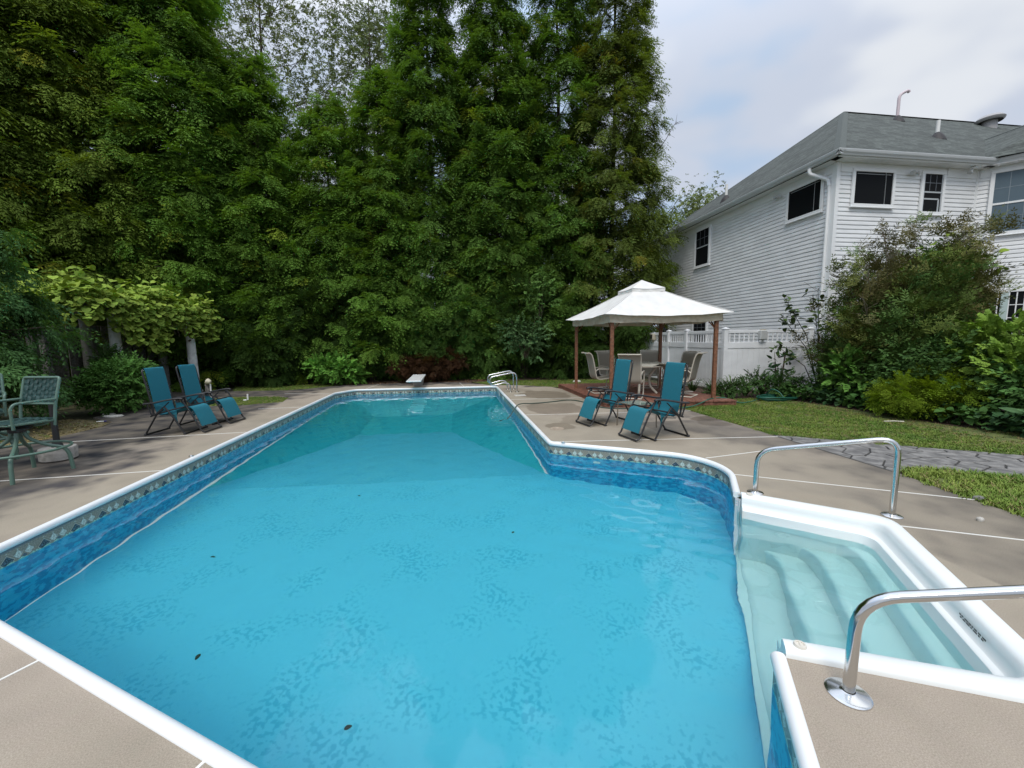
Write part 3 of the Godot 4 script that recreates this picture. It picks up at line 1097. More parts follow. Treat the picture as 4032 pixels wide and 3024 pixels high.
func steps(root: Node3D):
	var unit := Node3D.new()
	unit.name = "step_unit"
	root.add_child(unit)
	var gel: StandardMaterial3D = mats["white_gel"]
	# lip and inner wall: rings from the outer edge inwards and down
	var prof := [[0.0, -0.02], [0.0, 0.018], [0.012, 0.032], [0.03, 0.036], [0.085, 0.034], [0.108, 0.026], [0.122, 0.010], [0.130, -0.03], [0.138, -0.075], [0.150, -0.086], [0.172, -0.088], [0.184, -0.098], [0.192, -0.14], [0.215, -0.27]]
	var rings := []
	for v in prof:
		var r := []
		for p in step_ring(v[0]): r.append(p + Vector3.UP * v[1])
		rings.append(r)
	var st := mb()
	st.set_smooth_group(1)
	for j in rings.size() - 1:
		st.set_smooth_group([1, 1, 1, 1, 1, 1, 1, 2, 2, 3, 3, 4, 4][j])
		for k in rings[0].size() - 1:
			var m: Vector3 = sp(0, 0.5, 0) - rings[j][k]
			m.y = 0
			var dx: float = prof[j + 1][0] - prof[j][0]
			var dy: float = prof[j + 1][1] - prof[j][1]
			quad(st, rings[j][k], rings[j + 1][k], rings[j + 1][k + 1], rings[j][k + 1], m.normalized() * -dy + Vector3.UP * dx)
	# rounded ends of the lip at the pool wall
	for e in [0, rings[0].size() - 1]:
		for j in range(1, rings.size() - 1):
			tri(st, sp(1.05 if e == 0 else -1.05, 0, -0.1), rings[j][e], rings[j + 1][e], -SN)
	obj("rim", st, gel, unit)
	# treads and risers, front edges rounded, each tread with its ends bent inwards
	var edge := [[0.82, -0.27], [0.56, -0.53], [0.30, -0.79], [0.0, -1.05]]
	var back := 0.93
	for k in 4:
		var n0: float = edge[k][0]
		var y: float = edge[k][1]
		var n1: float = back if k == 0 else edge[k - 1][0] + 0.02
		var tr := mb()
		tr.set_smooth_group(1)
		var cols := 36
		var rowset := []
		for c in cols + 1:
			var u := -1.0 + 2.0 * c / cols
			var bend: float = 0.11 * pow(absf(u), 14.0) * (1.0 if k < 3 else 0.0)
			var w: float = 1.0
			var f := n0 - bend
			var row := []
			var lip := [[n1 if k == 0 else n1 - 0.11 * pow(absf(u), 14.0), 0.0], [f + 0.05, 0.0], [f + 0.018, -0.006], [f + 0.003, -0.022], [f, -0.05], [f - 0.008, -0.26 if k < 3 else -0.16]]
			for l in lip:
				var half: float = 1.14 - 0.137 * maxf(l[0], 0.0) - 0.195
				if k == 3 and l[0] < 0.06: half = 1.12
				row.append(sp(u * half * w, l[0], y + l[1]))
			rowset.append(row)
		for c in cols:
			for j in 5:
				quad(tr, rowset[c][j], rowset[c + 1][j], rowset[c + 1][j + 1], rowset[c][j + 1], Vector3.UP * (2.0 if j < 2 else 0.3) - SN)
		obj("tread", tr, gel, unit)
	# side walls below the first tread
	for s in [-1.0, 1.0]:
		st = mb()
		var a0 := sp(s * (1.14 - 0.212), 0.0, -0.26)
		var a1 := sp(s * (1.14 - 0.137 * 0.9 - 0.205), 0.9, -0.26)
		quad(st, a0, a1, a1 + Vector3.UP * -0.85, a0 + Vector3.UP * -0.85, SA * -s)
		# the return at the pool wall
		quad(st, sp(s * 1.15, 0.0, -0.06), sp(s * (1.14 - 0.212), 0.0, -0.06), sp(s * (1.14 - 0.212), 0.0, -1.08), sp(s * 1.15, 0.0, -1.08), -SN)
		obj("side_wall", st, gel, unit)
		st = mb()
		tube(st, [sp(s * 0.925, 0.03, -0.52), sp(s * 0.862, 0.62, -0.27), sp(s * 0.868, 0.72, -0.10)], 0.009, 6)
		obj("moulded_rib", st, gel, unit)
	# gasket frame bolted over the liner round the opening
	st = mb()
	for s in [-1.0, 1.0]:
		bar(st, sp(s * 1.125, -0.012, -0.06), sp(s * 1.125, -0.012, -1.1), 0.05, 0.012, 0.003, SN)
	bar(st, sp(-1.12, -0.014, -1.075), sp(1.12, -0.014, -1.075), 0.05, 0.012, 0.003)
	obj("gasket_frame", st, gel, unit)
	# return fitting in the far side wall, caps on the lip, print on the back wall
	st = mb()
	lathe(st, [Vector2(0, 0.012), Vector2(0.03, 0.012), Vector2(0.034, 0.02), Vector2(0.052, 0.018), Vector2(0.06, 0.0)], 18, Transform3D(Basis(SN, -SA, Vector3.UP).orthonormalized(), sp(0.893, 0.33, -0.36)))
	obj("return_fitting", st, gel, unit)
	for p in [sp(1.07, 0.07, 0.034), sp(-1.07, 0.07, 0.034)]:
		st = mb()
		lathe(st, [Vector2(0.0, 0.008), Vector2(0.017, 0.008), Vector2(0.019, 0.014), Vector2(0.026, 0.014), Vector2(0.029, 0.008), Vector2(0.029, 0.0)], 18, at(p))
		bar(st, p + SA * -0.015 + Vector3.UP * 0.011, p + SA * 0.015 + Vector3.UP * 0.011, 0.006, 0.005)
		obj("rim_plug", st, mats["cap_cream"] if mats.has("cap_cream") else mat("cap_cream", lin(0.66, 0.62, 0.54), 0.45), unit)
	st = mb()
	rng.seed = 55
	for line in 3:
		var a := -0.02
		while a > -0.52:
			var l := rng.randf_range(0.012, 0.035)
			var yy := -0.066 + line * 0.016
			if not (line == 0 and a > -0.1) and not (line > 0 and a > -0.3):
				quad(st, sp(a, 0.9955 - 0.002 * line, yy), sp(a - l, 0.9955 - 0.002 * line, yy), sp(a - l, 0.996 - 0.002 * line, yy + 0.009), sp(a, 0.996 - 0.002 * line, yy + 0.009), -SN)
			elif line == 0:
				quad(st, sp(a, 0.9955, yy), sp(a - l, 0.9955, yy), sp(a - l, 0.9955, yy + 0.006), sp(a, 0.9955, yy + 0.006), -SN)
			a -= l + rng.randf_range(0.004, 0.012)
	obj("worn_print", st, mat("ink", lin(0.05, 0.055, 0.05), 0.6), unit)


func wave(x: float, z: float) -> float:
	var y := 0.0
	# light breeze over the whole pool, livelier by the steps; rings where the hose runs in
	var s: float = exp(-Vector2(x - 1.9, z + 2.8).length_squared() / 2.6)
	var amp := 0.00055 + 0.0018 * s
	var f := 0.0009
	y += f * 0.5 * sin(x * 3.1 + z * 1.7 + 0.4) * sin(z * 2.3 - x * 0.8)
	y += amp * (sin(x * 9.0 + z * 15.0 + 1.3 * sin(x * 3.0)) + 0.7 * sin(x * -13.0 + z * 19.0 + 2.0 + 1.5 * sin(z * 4.0)) + 0.5 * sin(x * 27.0 + z * 11.0))
	var d := Vector2((x - 1.1) * 0.8, z + 8.55).length()
	var splash: float = exp(-d * d / 0.22)
	y += 0.0045 * splash * sin(d * 34.0 + 0.8 * sin(x * 21.0)) + 0.002 * splash * sin(x * 40.0 + z * 33.0)
	return y


func water():
	var h := PackedVector2Array()
	for p in inset(outline(), 0.044): h.append(Vector2(p.x, p.z))
	for p in step_ring(0.16): h.append(Vector2(p.x, p.z))
	var d := 0.05
	var st := SurfaceTool.new()
	st.begin(Mesh.PRIMITIVE_TRIANGLES)
	var ids := {}
	var count := 0
	var nx := int(8.0 / d)
	var nz := int(14.2 / d)
	var grown := Geometry2D.offset_polygon(h, 0.03)[0]
	for j in nz:
		for i in nx:
			var cx := -4.0 + (i + 0.5) * d
			var cz := -14.0 + (j + 0.5) * d
			if not Geometry2D.is_point_in_polygon(Vector2(cx, cz), grown): continue
			var q := []
			for o in [[0, 0], [1, 0], [1, 1], [0, 1]]:
				var key: int = (j + o[1]) * 10000 + i + o[0]
				if not ids.has(key):
					ids[key] = count
					count += 1
					var x: float = -4.0 + (i + o[0]) * d
					var z: float = -14.0 + (j + o[1]) * d
					var e := 0.004
					var y := wave(x, z)
					st.set_normal(Vector3(-(wave(x + e, z) - y) / e, 1.0, -(wave(x, z + e) - y) / e).normalized())
					st.set_uv(Vector2(x, z))
					st.add_vertex(Vector3(x, WATER + y, z))
				q.append(ids[key])
			for k in [0, 1, 2, 0, 2, 3]: st.add_index(q[k])
	var m := mat("water", Color(lin(0.60, 1.0, 0.985), 0.0), 0.0)
	m.refraction_enabled = true
	m.refraction_scale = 0.033
	var o := put("water", st.commit(), m)
	tag(o, "", "", "", "structure")
	# the body of the water: it takes out red and scatters turquoise
	var f := FogVolume.new()
	f.name = "water_body"
	f.shape = RenderingServer.FOG_VOLUME_SHAPE_BOX
	f.size = Vector3(8.2, 2.3, 14.4)
	f.position = Vector3(0.0, WATER - 0.012 - 1.15, -7.0)
	var fm := FogMaterial.new()
	fm.albedo = lin(0.0, 1.0, 1.0)
	fm.density = 0.05
	f.material = fm
	add_child(f)
	tag(f, "", "", "", "structure")


# ---------------------------------------------------------------- house
const HX := 10.24   # the long side wall facing the pool
const HZ := -9.7    # the end wall facing the photographer
const COURSE := 0.1143


func plank(a: Vector3, b: Vector3, n: Vector3) -> ArrayMesh:
	# one course of lap siding, from its lower left to its lower right corner
	var st := mb()
	var p := [Vector2(0.0, 0.0), Vector2(0.019, -0.002), Vector2(0.0205, 0.006), Vector2(0.013, COURSE * 0.66), Vector2(0.005, COURSE * 0.76), Vector2(0.002, COURSE), Vector2(0.0, COURSE)]
	for k in p.size() - 1:
		var q: Vector2 = p[k]
		var r: Vector2 = p[k + 1]
		quad(st, a + n * q.x + Vector3.UP * q.y, b + n * q.x + Vector3.UP * q.y, b + n * r.x + Vector3.UP * r.y, a + n * r.x + Vector3.UP * r.y, n * (r.y - q.y) + Vector3.UP * (q.x - r.x))
	return done(st)


func side_wall(root: Node3D, a: Vector3, b: Vector3, top: float):
	var n := Vector3.UP.cross(b - a).normalized()
	if n.dot(Vector3(-1, 0, 1)) < 0: n = -n
	var wall := MeshInstance3D.new()
	var st := mb()
	var t := (b - a).normalized()
	box(st, Transform3D(Basis(t, Vector3.UP, t.cross(Vector3.UP)), (a + b) * 0.5 + Vector3.UP * top * 0.5 - n * 0.101), Vector3(a.distance_to(b), top, 0.2))
	wall = obj("wall", st, mats["siding"], root)
	var course := plank(a + t * 0.0, b, n)
	var k := 0
	while k * COURSE < top - 0.02:
		put("siding_plank", course, mats["siding"], wall, Vector3(0, k * COURSE, 0))
		k += 1


# a window on a wall: p = its lower left corner, t along the wall, n outwards
func window(root: Node3D, p: Vector3, t: Vector3, n: Vector3, w: float, h: float, style: String):
	var st := mb()
	var f := 0.085
	p += n * 0.02
	var up := Vector3.UP
	var fr := func(c: Vector3, sx: float, sy: float, depth: float): box(st, Transform3D(Basis(t, up, t.cross(up)), c + n * depth * 0.5), Vector3(sx, sy, depth), 0.006)
	fr.call(p + t * (w * 0.5) + up * (h + f * 0.5), w + f * 2, f, 0.05)
	fr.call(p + t * (w * 0.5) - up * (f * 0.5), w + f * 2, f, 0.05)
	fr.call(p + t * (-f * 0.5) + up * (h * 0.5), f, h - 0.002, 0.05)
	fr.call(p + t * (w + f * 0.5) + up * (h * 0.5), f, h - 0.002, 0.05)
	fr.call(p + t * (w * 0.5) - up * (f + 0.012), w + f * 2.4, 0.024, 0.075)
	var win := obj("window", st, mats["white_trim"], root)
	var pane := func(c: Vector3, sx: float, sy: float, depth: float, m: Material):
		var s := mb()
		box(s, Transform3D(Basis(t, up, t.cross(up)), c + n * depth), Vector3(sx, sy, 0.006))
		obj("pane", s, m, win)
	var rail := func(called: String, c: Vector3, sx: float, sy: float, d0: float, d1: float, m: Material):
		var s := mb()
		box(s, Transform3D(Basis(t, up, t.cross(up)), c + n * (d0 + d1) * 0.5), Vector3(sx, sy, d1 - d0), 0.002)
		obj(called, s, m, win)
	var white: Material = mats["white_trim"]
	if style == "slider":
		pane.call(p + t * (w * 0.4) + up * (h * 0.5), w * 0.8, h, 0.022, mats["dark_glass"])
		pane.call(p + t * (w * 0.91) + up * (h * 0.5), w * 0.18, h, 0.020, mats["dark_glass"])
		rail.call("sash_bar", p + t * (w * 0.815) + up * (h * 0.5), 0.014, h, 0.026, 0.034, mat("dim_trim", lin(0.22, 0.23, 0.23), 0.5))
		rail.call("blind_edge", p + t * (w * 0.5) + up * (h - 0.05), w * 0.9, 0.02, 0.026, 0.029, mat("dim_trim", lin(0.10, 0.10, 0.10), 0.5))
	elif style == "double_hung" or style == "small_hung":
		pane.call(p + t * (w * 0.5) + up * (h * 0.76), w, h * 0.48, 0.024, mats["dark_glass"])
		pane.call(p + t * (w * 0.5) + up * (h * 0.26), w, h * 0.52, 0.020, mats["dark_glass"])
		rail.call("meeting_rail", p + t * (w * 0.5) + up * (h * 0.52), w, 0.04, 0.024, 0.040, mat("sash_grey", lin(0.42, 0.45, 0.47), 0.5))
		for k in [0.02, w - 0.02]:
			rail.call("sash_stile", p + t * k + up * (h * 0.5), 0.025, h, 0.024, 0.036, mat("sash_grey", lin(0.42, 0.45, 0.47), 0.5))
		if style == "small_hung":
			rail.call("sash_rail", p + t * (w * 0.42) + up * (h * 0.34), w * 0.84, 0.04, 0.026, 0.036, mats["sash_grey"])
			rail.call("sash_stile", p + t * (w * 0.84) + up * (h * 0.17), 0.045, h * 0.34, 0.026, 0.036, mats["sash_grey"])
		for k in [0.33, 0.66]:
			rail.call("glazing_bar", p + t * (w * k) + up * (h * 0.77), 0.014, h * 0.42, 0.026, 0.030, mat("bar_dim", lin(0.16, 0.18, 0.20), 0.5))
		rail.call("glazing_bar", p + t * (w * 0.5) + up * (h * 0.77), w * 0.94, 0.014, 0.0265, 0.0305, mat("bar_dim", lin(0.16, 0.18, 0.20), 0.5))
	elif style == "picture":
		pane.call(p + t * (w * 0.5) + up * (h * 0.74), w, h * 0.52, 0.024, mats["sky_tint_glass"])
		pane.call(p + t * (w * 0.5) + up * (h * 0.24), w, h * 0.48, 0.020, mats["sky_tint_glass"])
		rail.call("meeting_rail", p + t * (w * 0.5) + up * (h * 0.48), w, 0.05, 0.024, 0.040, white)
		for k in 3:
			rail.call("glazing_bar", p + t * (w * (k + 1) / 4.0) + up * (h * 0.5), 0.012, h, 0.0265, 0.029, mat("bar_grey", lin(0.21, 0.25, 0.28), 0.5))
		for k in [0.25, 0.74]:
			rail.call("glazing_bar", p + t * (w * 0.5) + up * (h * k), w, 0.012, 0.0275, 0.030, mat("bar_grey", lin(0.21, 0.25, 0.28), 0.5))
	elif style == "french":
		pane.call(p + t * (w * 0.5) + up * (h * 0.5), w, h, 0.020, mats["dark_glass"])
		rail.call("mullion", p + t * (w * 0.52) + up * (h * 0.5), 0.14, h, 0.022, 0.042, mat("pale_sage", lin(0.42, 0.52, 0.50), 0.5))
		for c in [0.0, 0.62]:
			for k in 3:
				rail.call("glazing_bar", p + t * (w * (c + 0.36 * k * 0.5)) + up * (h * 0.5), 0.025, h, 0.022, 0.034, white)
			for k in 3:
				rail.call("glazing_bar", p + t * (w * (c + 0.18)) + up * (h * (0.25 + 0.25 * k)), w * 0.36, 0.02, 0.0225, 0.033, white)


func shingle_mat() -> StandardMaterial3D:
	if mats.has("shingle"): return mats["shingle"]
	var size := 512
	var a := grain(size, 301, 0.03, 4)
	var b := grain(size, 302, 0.15, 3)
	var out := PackedByteArray()
	out.resize(size * size * 3)
	var hm := PackedByteArray()
	hm.resize(size * size)
	var r := RandomNumberGenerator.new()
	r.seed = 303
	var rows := 14
	var tone := []
	for k in rows * 16: tone.append(r.randf_range(0.84, 1.12))
	var lo := lin(0.066, 0.075, 0.067)
	for j in size:
		var row := int(j * rows / size)
		var fj: float = fmod(float(j) * rows / size, 1.0)
		for i in size:
			var col := int((float(i) / size * 8.0) + (0.5 if row % 2 else 0.0) + 8) % 8
			var t: float = tone[row * 16 + col] * (0.72 + 0.45 * a[j * size + i] / 255.0 + 0.25 * b[j * size + i] / 255.0)
			if fj > 0.9: t *= 0.72
			out[(j * size + i) * 3] = int(minf(255, lo.r * 255 * t)); out[(j * size + i) * 3 + 1] = int(minf(255, lo.g * 255 * t)); out[(j * size + i) * 3 + 2] = int(minf(255, lo.b * 255 * t))
			hm[j * size + i] = int(clampf(90 + fj * 120 + b[j * size + i] * 0.12, 0, 255))
	var m := mat("shingle", Color.WHITE, 0.9)
	m.albedo_texture = ImageTexture.create_from_image(Image.create_from_data(size, size, false, Image.FORMAT_RGB8, out))
	m.heightmap_enabled = true
	m.heightmap_texture = grey_tex(hm, size)
	m.heightmap_scale = 0.6
	m.uv1_scale = Vector3(0.5, 0.5, 1)
	return m


# a flat roof face with uv running along the eave and down the slope, given thickness
func roof_face(st: SurfaceTool, pts: Array, out: Vector3):
	var o: Vector3 = pts[0]
	var u: Vector3 = (pts[1] - pts[0]).normalized()
	var nrm := u.cross(pts[2] - pts[0]).normalized()
	if nrm.dot(out) < 0: nrm = -nrm
	var v := nrm.cross(u)
	if v.y > 0: v = -v
	for k in range(1, pts.size() - 1):
		var f := [pts[0], pts[k], pts[k + 1]]
		if (f[2] - f[0]).cross(f[1] - f[0]).dot(nrm) < 0: f = [pts[0], pts[k + 1], pts[k]]
		for p in f:
			st.set_uv(Vector2((p - o).dot(u), (p - o).dot(v)))
			st.add_vertex(p)


func gutter(called: String, root: Node3D, a: Vector3, b: Vector3, n: Vector3):
	var st := mb()
	var p := [Vector2(-0.02, 0.0), Vector2(0.06, 0.0), Vector2(0.075, 0.035), Vector2(0.105, 0.07), Vector2(0.118, 0.115), Vector2(0.118, 0.13), Vector2(0.108, 0.13), Vector2(0.10, 0.06), Vector2(-0.02, 0.02)]
	for k in p.size() - 1:
		var q: Vector2 = p[k]
		var r: Vector2 = p[k + 1]
		quad(st, a + n * q.x + Vector3.UP * q.y, b + n * q.x + Vector3.UP * q.y, b + n * r.x + Vector3.UP * r.y, a + n * r.x + Vector3.UP * r.y, n * (r.y - q.y) + Vector3.UP * (q.x - r.x))
	for e in [a, b]:
		for k in range(1, p.size() - 1):
			tri(st, e + n * p[0].x + Vector3.UP * p[0].y, e + n * p[k].x + Vector3.UP * p[k].y, e + n * p[k + 1].x + Vector3.UP * p[k + 1].y, e - (a + b) * 0.5)
	obj(called, st, mat("gutter_metal", lin(0.55, 0.57, 0.58), 0.45), root)  # greyer than the trim: shading of the eave put into the colour


func floodlight(root: Node3D, p: Vector3, n: Vector3, t: Vector3, single := false):
	var st := mb()
	lathe(st, [Vector2(0.0, 0.03), Vector2(0.05, 0.03), Vector2(0.058, 0.0)], 12, Transform3D(Basis(t, n, t.cross(n)), p))
	var o := obj("flood_lamp", st, mats["white_trim"], root)
	for s in ([-1.0] if single else [-1.0, 1.0]):
		st = mb()
		var d: Vector3 = (n * 0.6 + t * s * 0.75 + Vector3.DOWN * 0.35).normalized()
		var x := d.cross(Vector3.UP).normalized()
		lathe(st, [Vector2(0.0, 0.0), Vector2(0.03, 0.0), Vector2(0.034, 0.05), Vector2(0.06, 0.13), Vector2(0.055, 0.132), Vector2(0.0, 0.12)], 12, Transform3D(Basis(x, d, x.cross(d)), p + n * 0.03 + d * 0.02))
		obj("lamp_head", st, mats["grey_plastic"], o)


func house():
	var root := thing("house", "white vinyl-sided two-storey house with grey shingle hip roof", "house", Vector3.ZERO)
	var top := 6.15
	var ic := Vector3(14.78, 0, HZ)
	var d45 := Vector3(1, 0, 1).normalized()
	var bay := ic + d45 * 1.75
	var far := Vector3(HX, 0, -18.85)
	side_wall(root, far, Vector3(HX, 0, HZ), top)
	side_wall(root, Vector3(HX, 0, HZ), ic, top)
	side_wall(root, ic, bay, top)
	side_wall(root, bay, bay + Vector3(4.0, 0, 0), top)
	# the sides one cannot see, so that the house is closed
	var st := mb()
	box(st, at(Vector3(17.2, top * 0.5, -18.75)), Vector3(13.9, top, 0.2))
	box(st, at(Vector3(24.0, top * 0.5, -13.6)), Vector3(0.2, top, 10.2))
	box(st, at(Vector3(22.0, top * 0.5, -8.5)), Vector3(4.0, top, 0.2))
	obj("wall", st, mats["siding"], root)
	# corner boards
	st = mb()
	box(st, at(Vector3(HX - 0.018, top * 0.5, HZ - 0.055)), Vector3(0.04, top, 0.11), 0.003)
	box(st, at(Vector3(HX + 0.055 - 0.038, top * 0.5, HZ + 0.018)), Vector3(0.11, top, 0.04), 0.003)
	obj("corner_board", st, mats["white_trim"], root)
	st = mb()
	box(st, Transform3D(Basis(Vector3.UP, 0.4), ic + Vector3(-0.01, top * 0.5, 0.015)), Vector3(0.07, top, 0.05), 0.003)
	obj("corner_board", st, mats["white_trim"], root)
	st = mb()
	box(st, at(Vector3(HX - 0.013, top * 0.5, -18.8)), Vector3(0.03, top, 0.11), 0.003)
	obj("corner_board", st, mats["white_trim"], root)
	# frieze under the soffit
	var L := Vector3(-1, 0, 0)
	var F := Vector3(0, 0, 1)
	var B := Vector3(-0.7071, 0, 0.7071)
	st = mb()
	bar(st, Vector3(HX - 0.015, top - 0.12, -18.8), Vector3(HX - 0.015, top - 0.12, HZ - 0.115), 0.24, 0.03, 0.003, L)
	bar(st, Vector3(HX + 0.09, top - 0.12, HZ + 0.015), Vector3(ic.x - 0.05, top - 0.12, HZ + 0.015), 0.24, 0.03, 0.003, F)
	bar(st, ic + B * 0.015 + d45 * 0.05 + Vector3.UP * (top - 0.12), bay + B * 0.015 + Vector3.UP * (top - 0.12), 0.24, 0.03, 0.003, B)
	obj("frieze_board", st, mats["white_trim"], root)
	# windows
	window(root, Vector3(HX, 5.08, -11.17), Vector3(0, 0, 1), L, 1.07, 0.82, "slider")
	window(root, Vector3(HX, 4.54, -15.82), Vector3(0, 0, 1), L, 0.86, 1.38, "double_hung")
	window(root, Vector3(HX, 1.10, -15.80), Vector3(0, 0, 1), L, 0.86, 1.15, "double_hung")
	window(root, Vector3(HX, 1.10, -18.65), Vector3(0, 0, 1), L, 0.86, 1.18, "double_hung")
	window(root, Vector3(10.76, 5.11, HZ), Vector3(1, 0, 0), F, 1.18, 0.82, "slider")
	window(root, Vector3(12.95, 4.97, HZ), Vector3(1, 0, 0), F, 0.62, 0.99, "small_hung")
	window(root, ic + d45 * 0.33 + Vector3.UP * 4.38, d45, B, 1.15, 1.59, "picture")
	window(root, ic + d45 * 0.36 + Vector3.UP * 1.3, d45, B, 0.78, 1.42, "french")
	# eaves: soffit boards, gutters
	var g := 6.16
	var e0 := Vector3(HX - 0.30, g, HZ + 0.30)      # front left eave corner
	var e1 := Vector3(ic.x + 0.08, g, HZ + 0.30)     # inner corner of the eave
	var e2 := bay + Vector3(-0.16, 0, 0.30)
	e2.y = g
	var e3 := e2 + Vector3(4.5, 0, 0)
	var eb := Vector3(HX - 0.30, g, -19.15)
	for k in 31:
		var z := -19.0 + k * 0.302
		st = mb()
		box(st, at(Vector3(HX - 0.14, g - 0.004, z + 0.15)), Vector3(0.28, 0.012, 0.292), 0.004)
		obj("soffit_board", st, mats["white_trim"], root)
	for k in 16:
		st = mb()
		box(st, at(Vector3(HX + 0.012 + k * 0.302, g - 0.004, HZ + 0.15)), Vector3(0.292, 0.012, 0.28), 0.004)
		obj("soffit_board", st, mats["white_trim"], root)
	for k in 7:
		st = mb()
		box(st, Transform3D(Basis(d45, Vector3.UP, d45.cross(Vector3.UP)), ic + d45 * (0.2 + k * 0.302) + B * 0.15 + Vector3.UP * (g - 0.004)), Vector3(0.292, 0.012, 0.28), 0.004)
		obj("soffit_board", st, mats["white_trim"], root)
	st = mb()
	bar(st, eb + Vector3.UP * 0.05, e0 + Vector3.UP * 0.05, 0.12, 0.025, 0.0)
	bar(st, e0 + Vector3.UP * 0.05, e1 + Vector3.UP * 0.05, 0.025, 0.12, 0.0)
	bar(st, e1 + Vector3.UP * 0.05, e2 + Vector3.UP * 0.05, 0.12, 0.025, 0.0)
	obj("fascia", st, mats["white_trim"], root)
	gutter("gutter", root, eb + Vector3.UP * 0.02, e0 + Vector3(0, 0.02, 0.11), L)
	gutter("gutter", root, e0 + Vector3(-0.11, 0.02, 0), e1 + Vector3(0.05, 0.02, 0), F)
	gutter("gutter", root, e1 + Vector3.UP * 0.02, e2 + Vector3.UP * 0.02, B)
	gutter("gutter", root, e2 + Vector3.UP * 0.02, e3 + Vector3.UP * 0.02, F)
	# roof
	var lift := Vector3.UP * 0.14
	var R0 := Vector3(15.15, 10.12, -14.25)
	var R1 := Vector3(24.3, 10.12, -14.25)
	var c0 := e0 + lift + Vector3(-0.05, 0, 0.05)
	var cb := eb + lift + Vector3(-0.05, 0, -0.05)
	var cf := Vector3(24.3, c0.y, c0.z)
	var ck := Vector3(24.3, c0.y, cb.z)
	st = mb()
	roof_face(st, [cb, c0, R0], Vector3(-1, 1, 0))
	roof_face(st, [c0, cf, R1, R0], Vector3(0, 1, 1))
	roof_face(st, [ck, cb, R0, R1], Vector3(0, 1, -1))
	var apex := Vector3(17.6, 7.95, c0.z - (7.95 - c0.y) * (c0.z - R0.z) / (R0.y - c0.y))
	var b1 := e1 + lift + B * 0.05 + Vector3(-0.35, 0.02, -0.1)
	var b2 := e2 + lift + Vector3(0, 0.02, 0.05)
	var b3 := e3 + lift + Vector3(0, 0.02, 0.05)
	var tipp := Vector3(17.9, 8.0, -8.9)
	roof_face(st, [b1, b2, tipp, apex], Vector3(-1, 1, 1))
	roof_face(st, [b2, b3, Vector3(20.5, 8.0, -8.9), tipp], Vector3(0, 1, 1))
	roof_face(st, [tipp, Vector3(20.5, 8.0, -8.9), Vector3(20.5, 8.02, apex.z), apex], Vector3.UP)
	var roof := obj("roof", st, shingle_mat(), root)
	# hip and ridge caps
	st = mb()
	for e in [[c0, R0], [cb, R0], [R0, R1], [b2, tipp], [tipp, apex]]:
		var a: Vector3 = e[0]
		var b: Vector3 = e[1]
		var dd := (b - a).normalized()
		var sd := dd.cross(Vector3.UP).normalized()
		var uu := sd.cross(dd)
		quad(st, a + uu * 0.02, b + uu * 0.02, b + sd * 0.13 - uu * 0.05, a + sd * 0.13 - uu * 0.05, uu + sd)
		quad(st, a + uu * 0.02, b + uu * 0.02, b - sd * 0.13 - uu * 0.05, a - sd * 0.13 - uu * 0.05, uu - sd)
	obj("hip_cap", st, mottled("hip_shingle", lin(0.058, 0.068, 0.062), lin(0.115, 0.13, 0.12), 0.9, 1.5, 310, 0.06), roof)
	# vents through the roof
	var fz := func(z: float) -> float: return c0.y + (c0.z - z) * (R0.y - c0.y) / (c0.z - R0.z)
	var fx := func(x: float) -> float: return c0.y + (x - c0.x) * (R0.y - c0.y) / (R0.x - c0.x)
	var flash := func(p: Vector3):
		var s := mb()
		lathe(s, [Vector2(0.24, -0.16), Vector2(0.17, 0.0), Vector2(0.075, 0.13), Vector2(0.055, 0.14)], 10, at(p))
		obj("vent_flashing", s, mat("flashing", lin(0.022, 0.018, 0.018), 0.6), roof)
	var p1 := Vector3(1.2335 * 13.55, 0, -13.55)
	p1.y = fz.call(p1.z)
	st = mb()
	tube(st, rounded([p1, p1 + Vector3(0, 0.88, 0), p1 + Vector3(0.30, 1.02, 0.05), p1 + Vector3(0.36, 0.96, 0.05)], 0.16), 0.05, 10)
	obj("vent_pipe", st, mat("vent_pink", lin(0.62, 0.52, 0.55), 0.5), roof)
	flash.call(p1)
	var p2 := Vector3(1.370 * 11.35, 0, -11.35)
	p2.y = fz.call(p2.z)
	st = mb()
	tube(st, [p2, p2 + Vector3(0, 0.50, 0)], 0.052, 10)
	obj("vent_pipe", st, mats["pipe_white"], roof)
	flash.call(p2)
	var p3 := Vector3(10.85, 0, -14.95)
	p3.y = fx.call(p3.x)
	st = mb()
	tube(st, [p3, p3 + Vector3(0, 0.55, 0)], 0.052, 10)
	obj("vent_pipe", st, mats["pipe_white"], roof)
	flash.call(p3)
	var p4 := Vector3(1.545 * 13.65, 0, -13.65)
	p4.y = fz.call(p4.z) + 0.06
	st = mb()
	lathe(st, [Vector2(0.36, 0.02), Vector2(0.40, 0.06), Vector2(0.42, 0.12), Vector2(0.32, 0.22), Vector2(0.16, 0.27), Vector2(0.0, 0.285)], 20, at(p4 + Vector3(0, 0.08, 0)))
	lathe(st, [Vector2(0.22, -0.25), Vector2(0.22, 0.12)], 16, at(p4))
	obj("attic_fan_cap", st, mat("fan_cap", lin(0.36, 0.35, 0.35), 0.5), roof)
	# downspout
	st = mb()
	var dz := HZ - 0.14
	tube(st, rounded([Vector3(HX - 0.36, 6.16, dz - 0.35), Vector3(HX - 0.36, 6.03, dz - 0.35), Vector3(HX - 0.06, 5.78, dz - 0.05), Vector3(HX - 0.06, 5.6, dz)], 0.08), 0.048, 8)
	box(st, at(Vector3(HX - 0.06, 2.8, dz)), Vector3(0.075, 5.7, 0.055), 0.012)
	obj("downspout", st, mats["white_trim"], root)
	floodlight(root, Vector3(HX - 0.03, 5.94, -11.55), L, Vector3(0, 0, 1))
	floodlight(root, Vector3(12.55, 5.98, HZ + 0.03), F, Vector3(1, 0, 0))
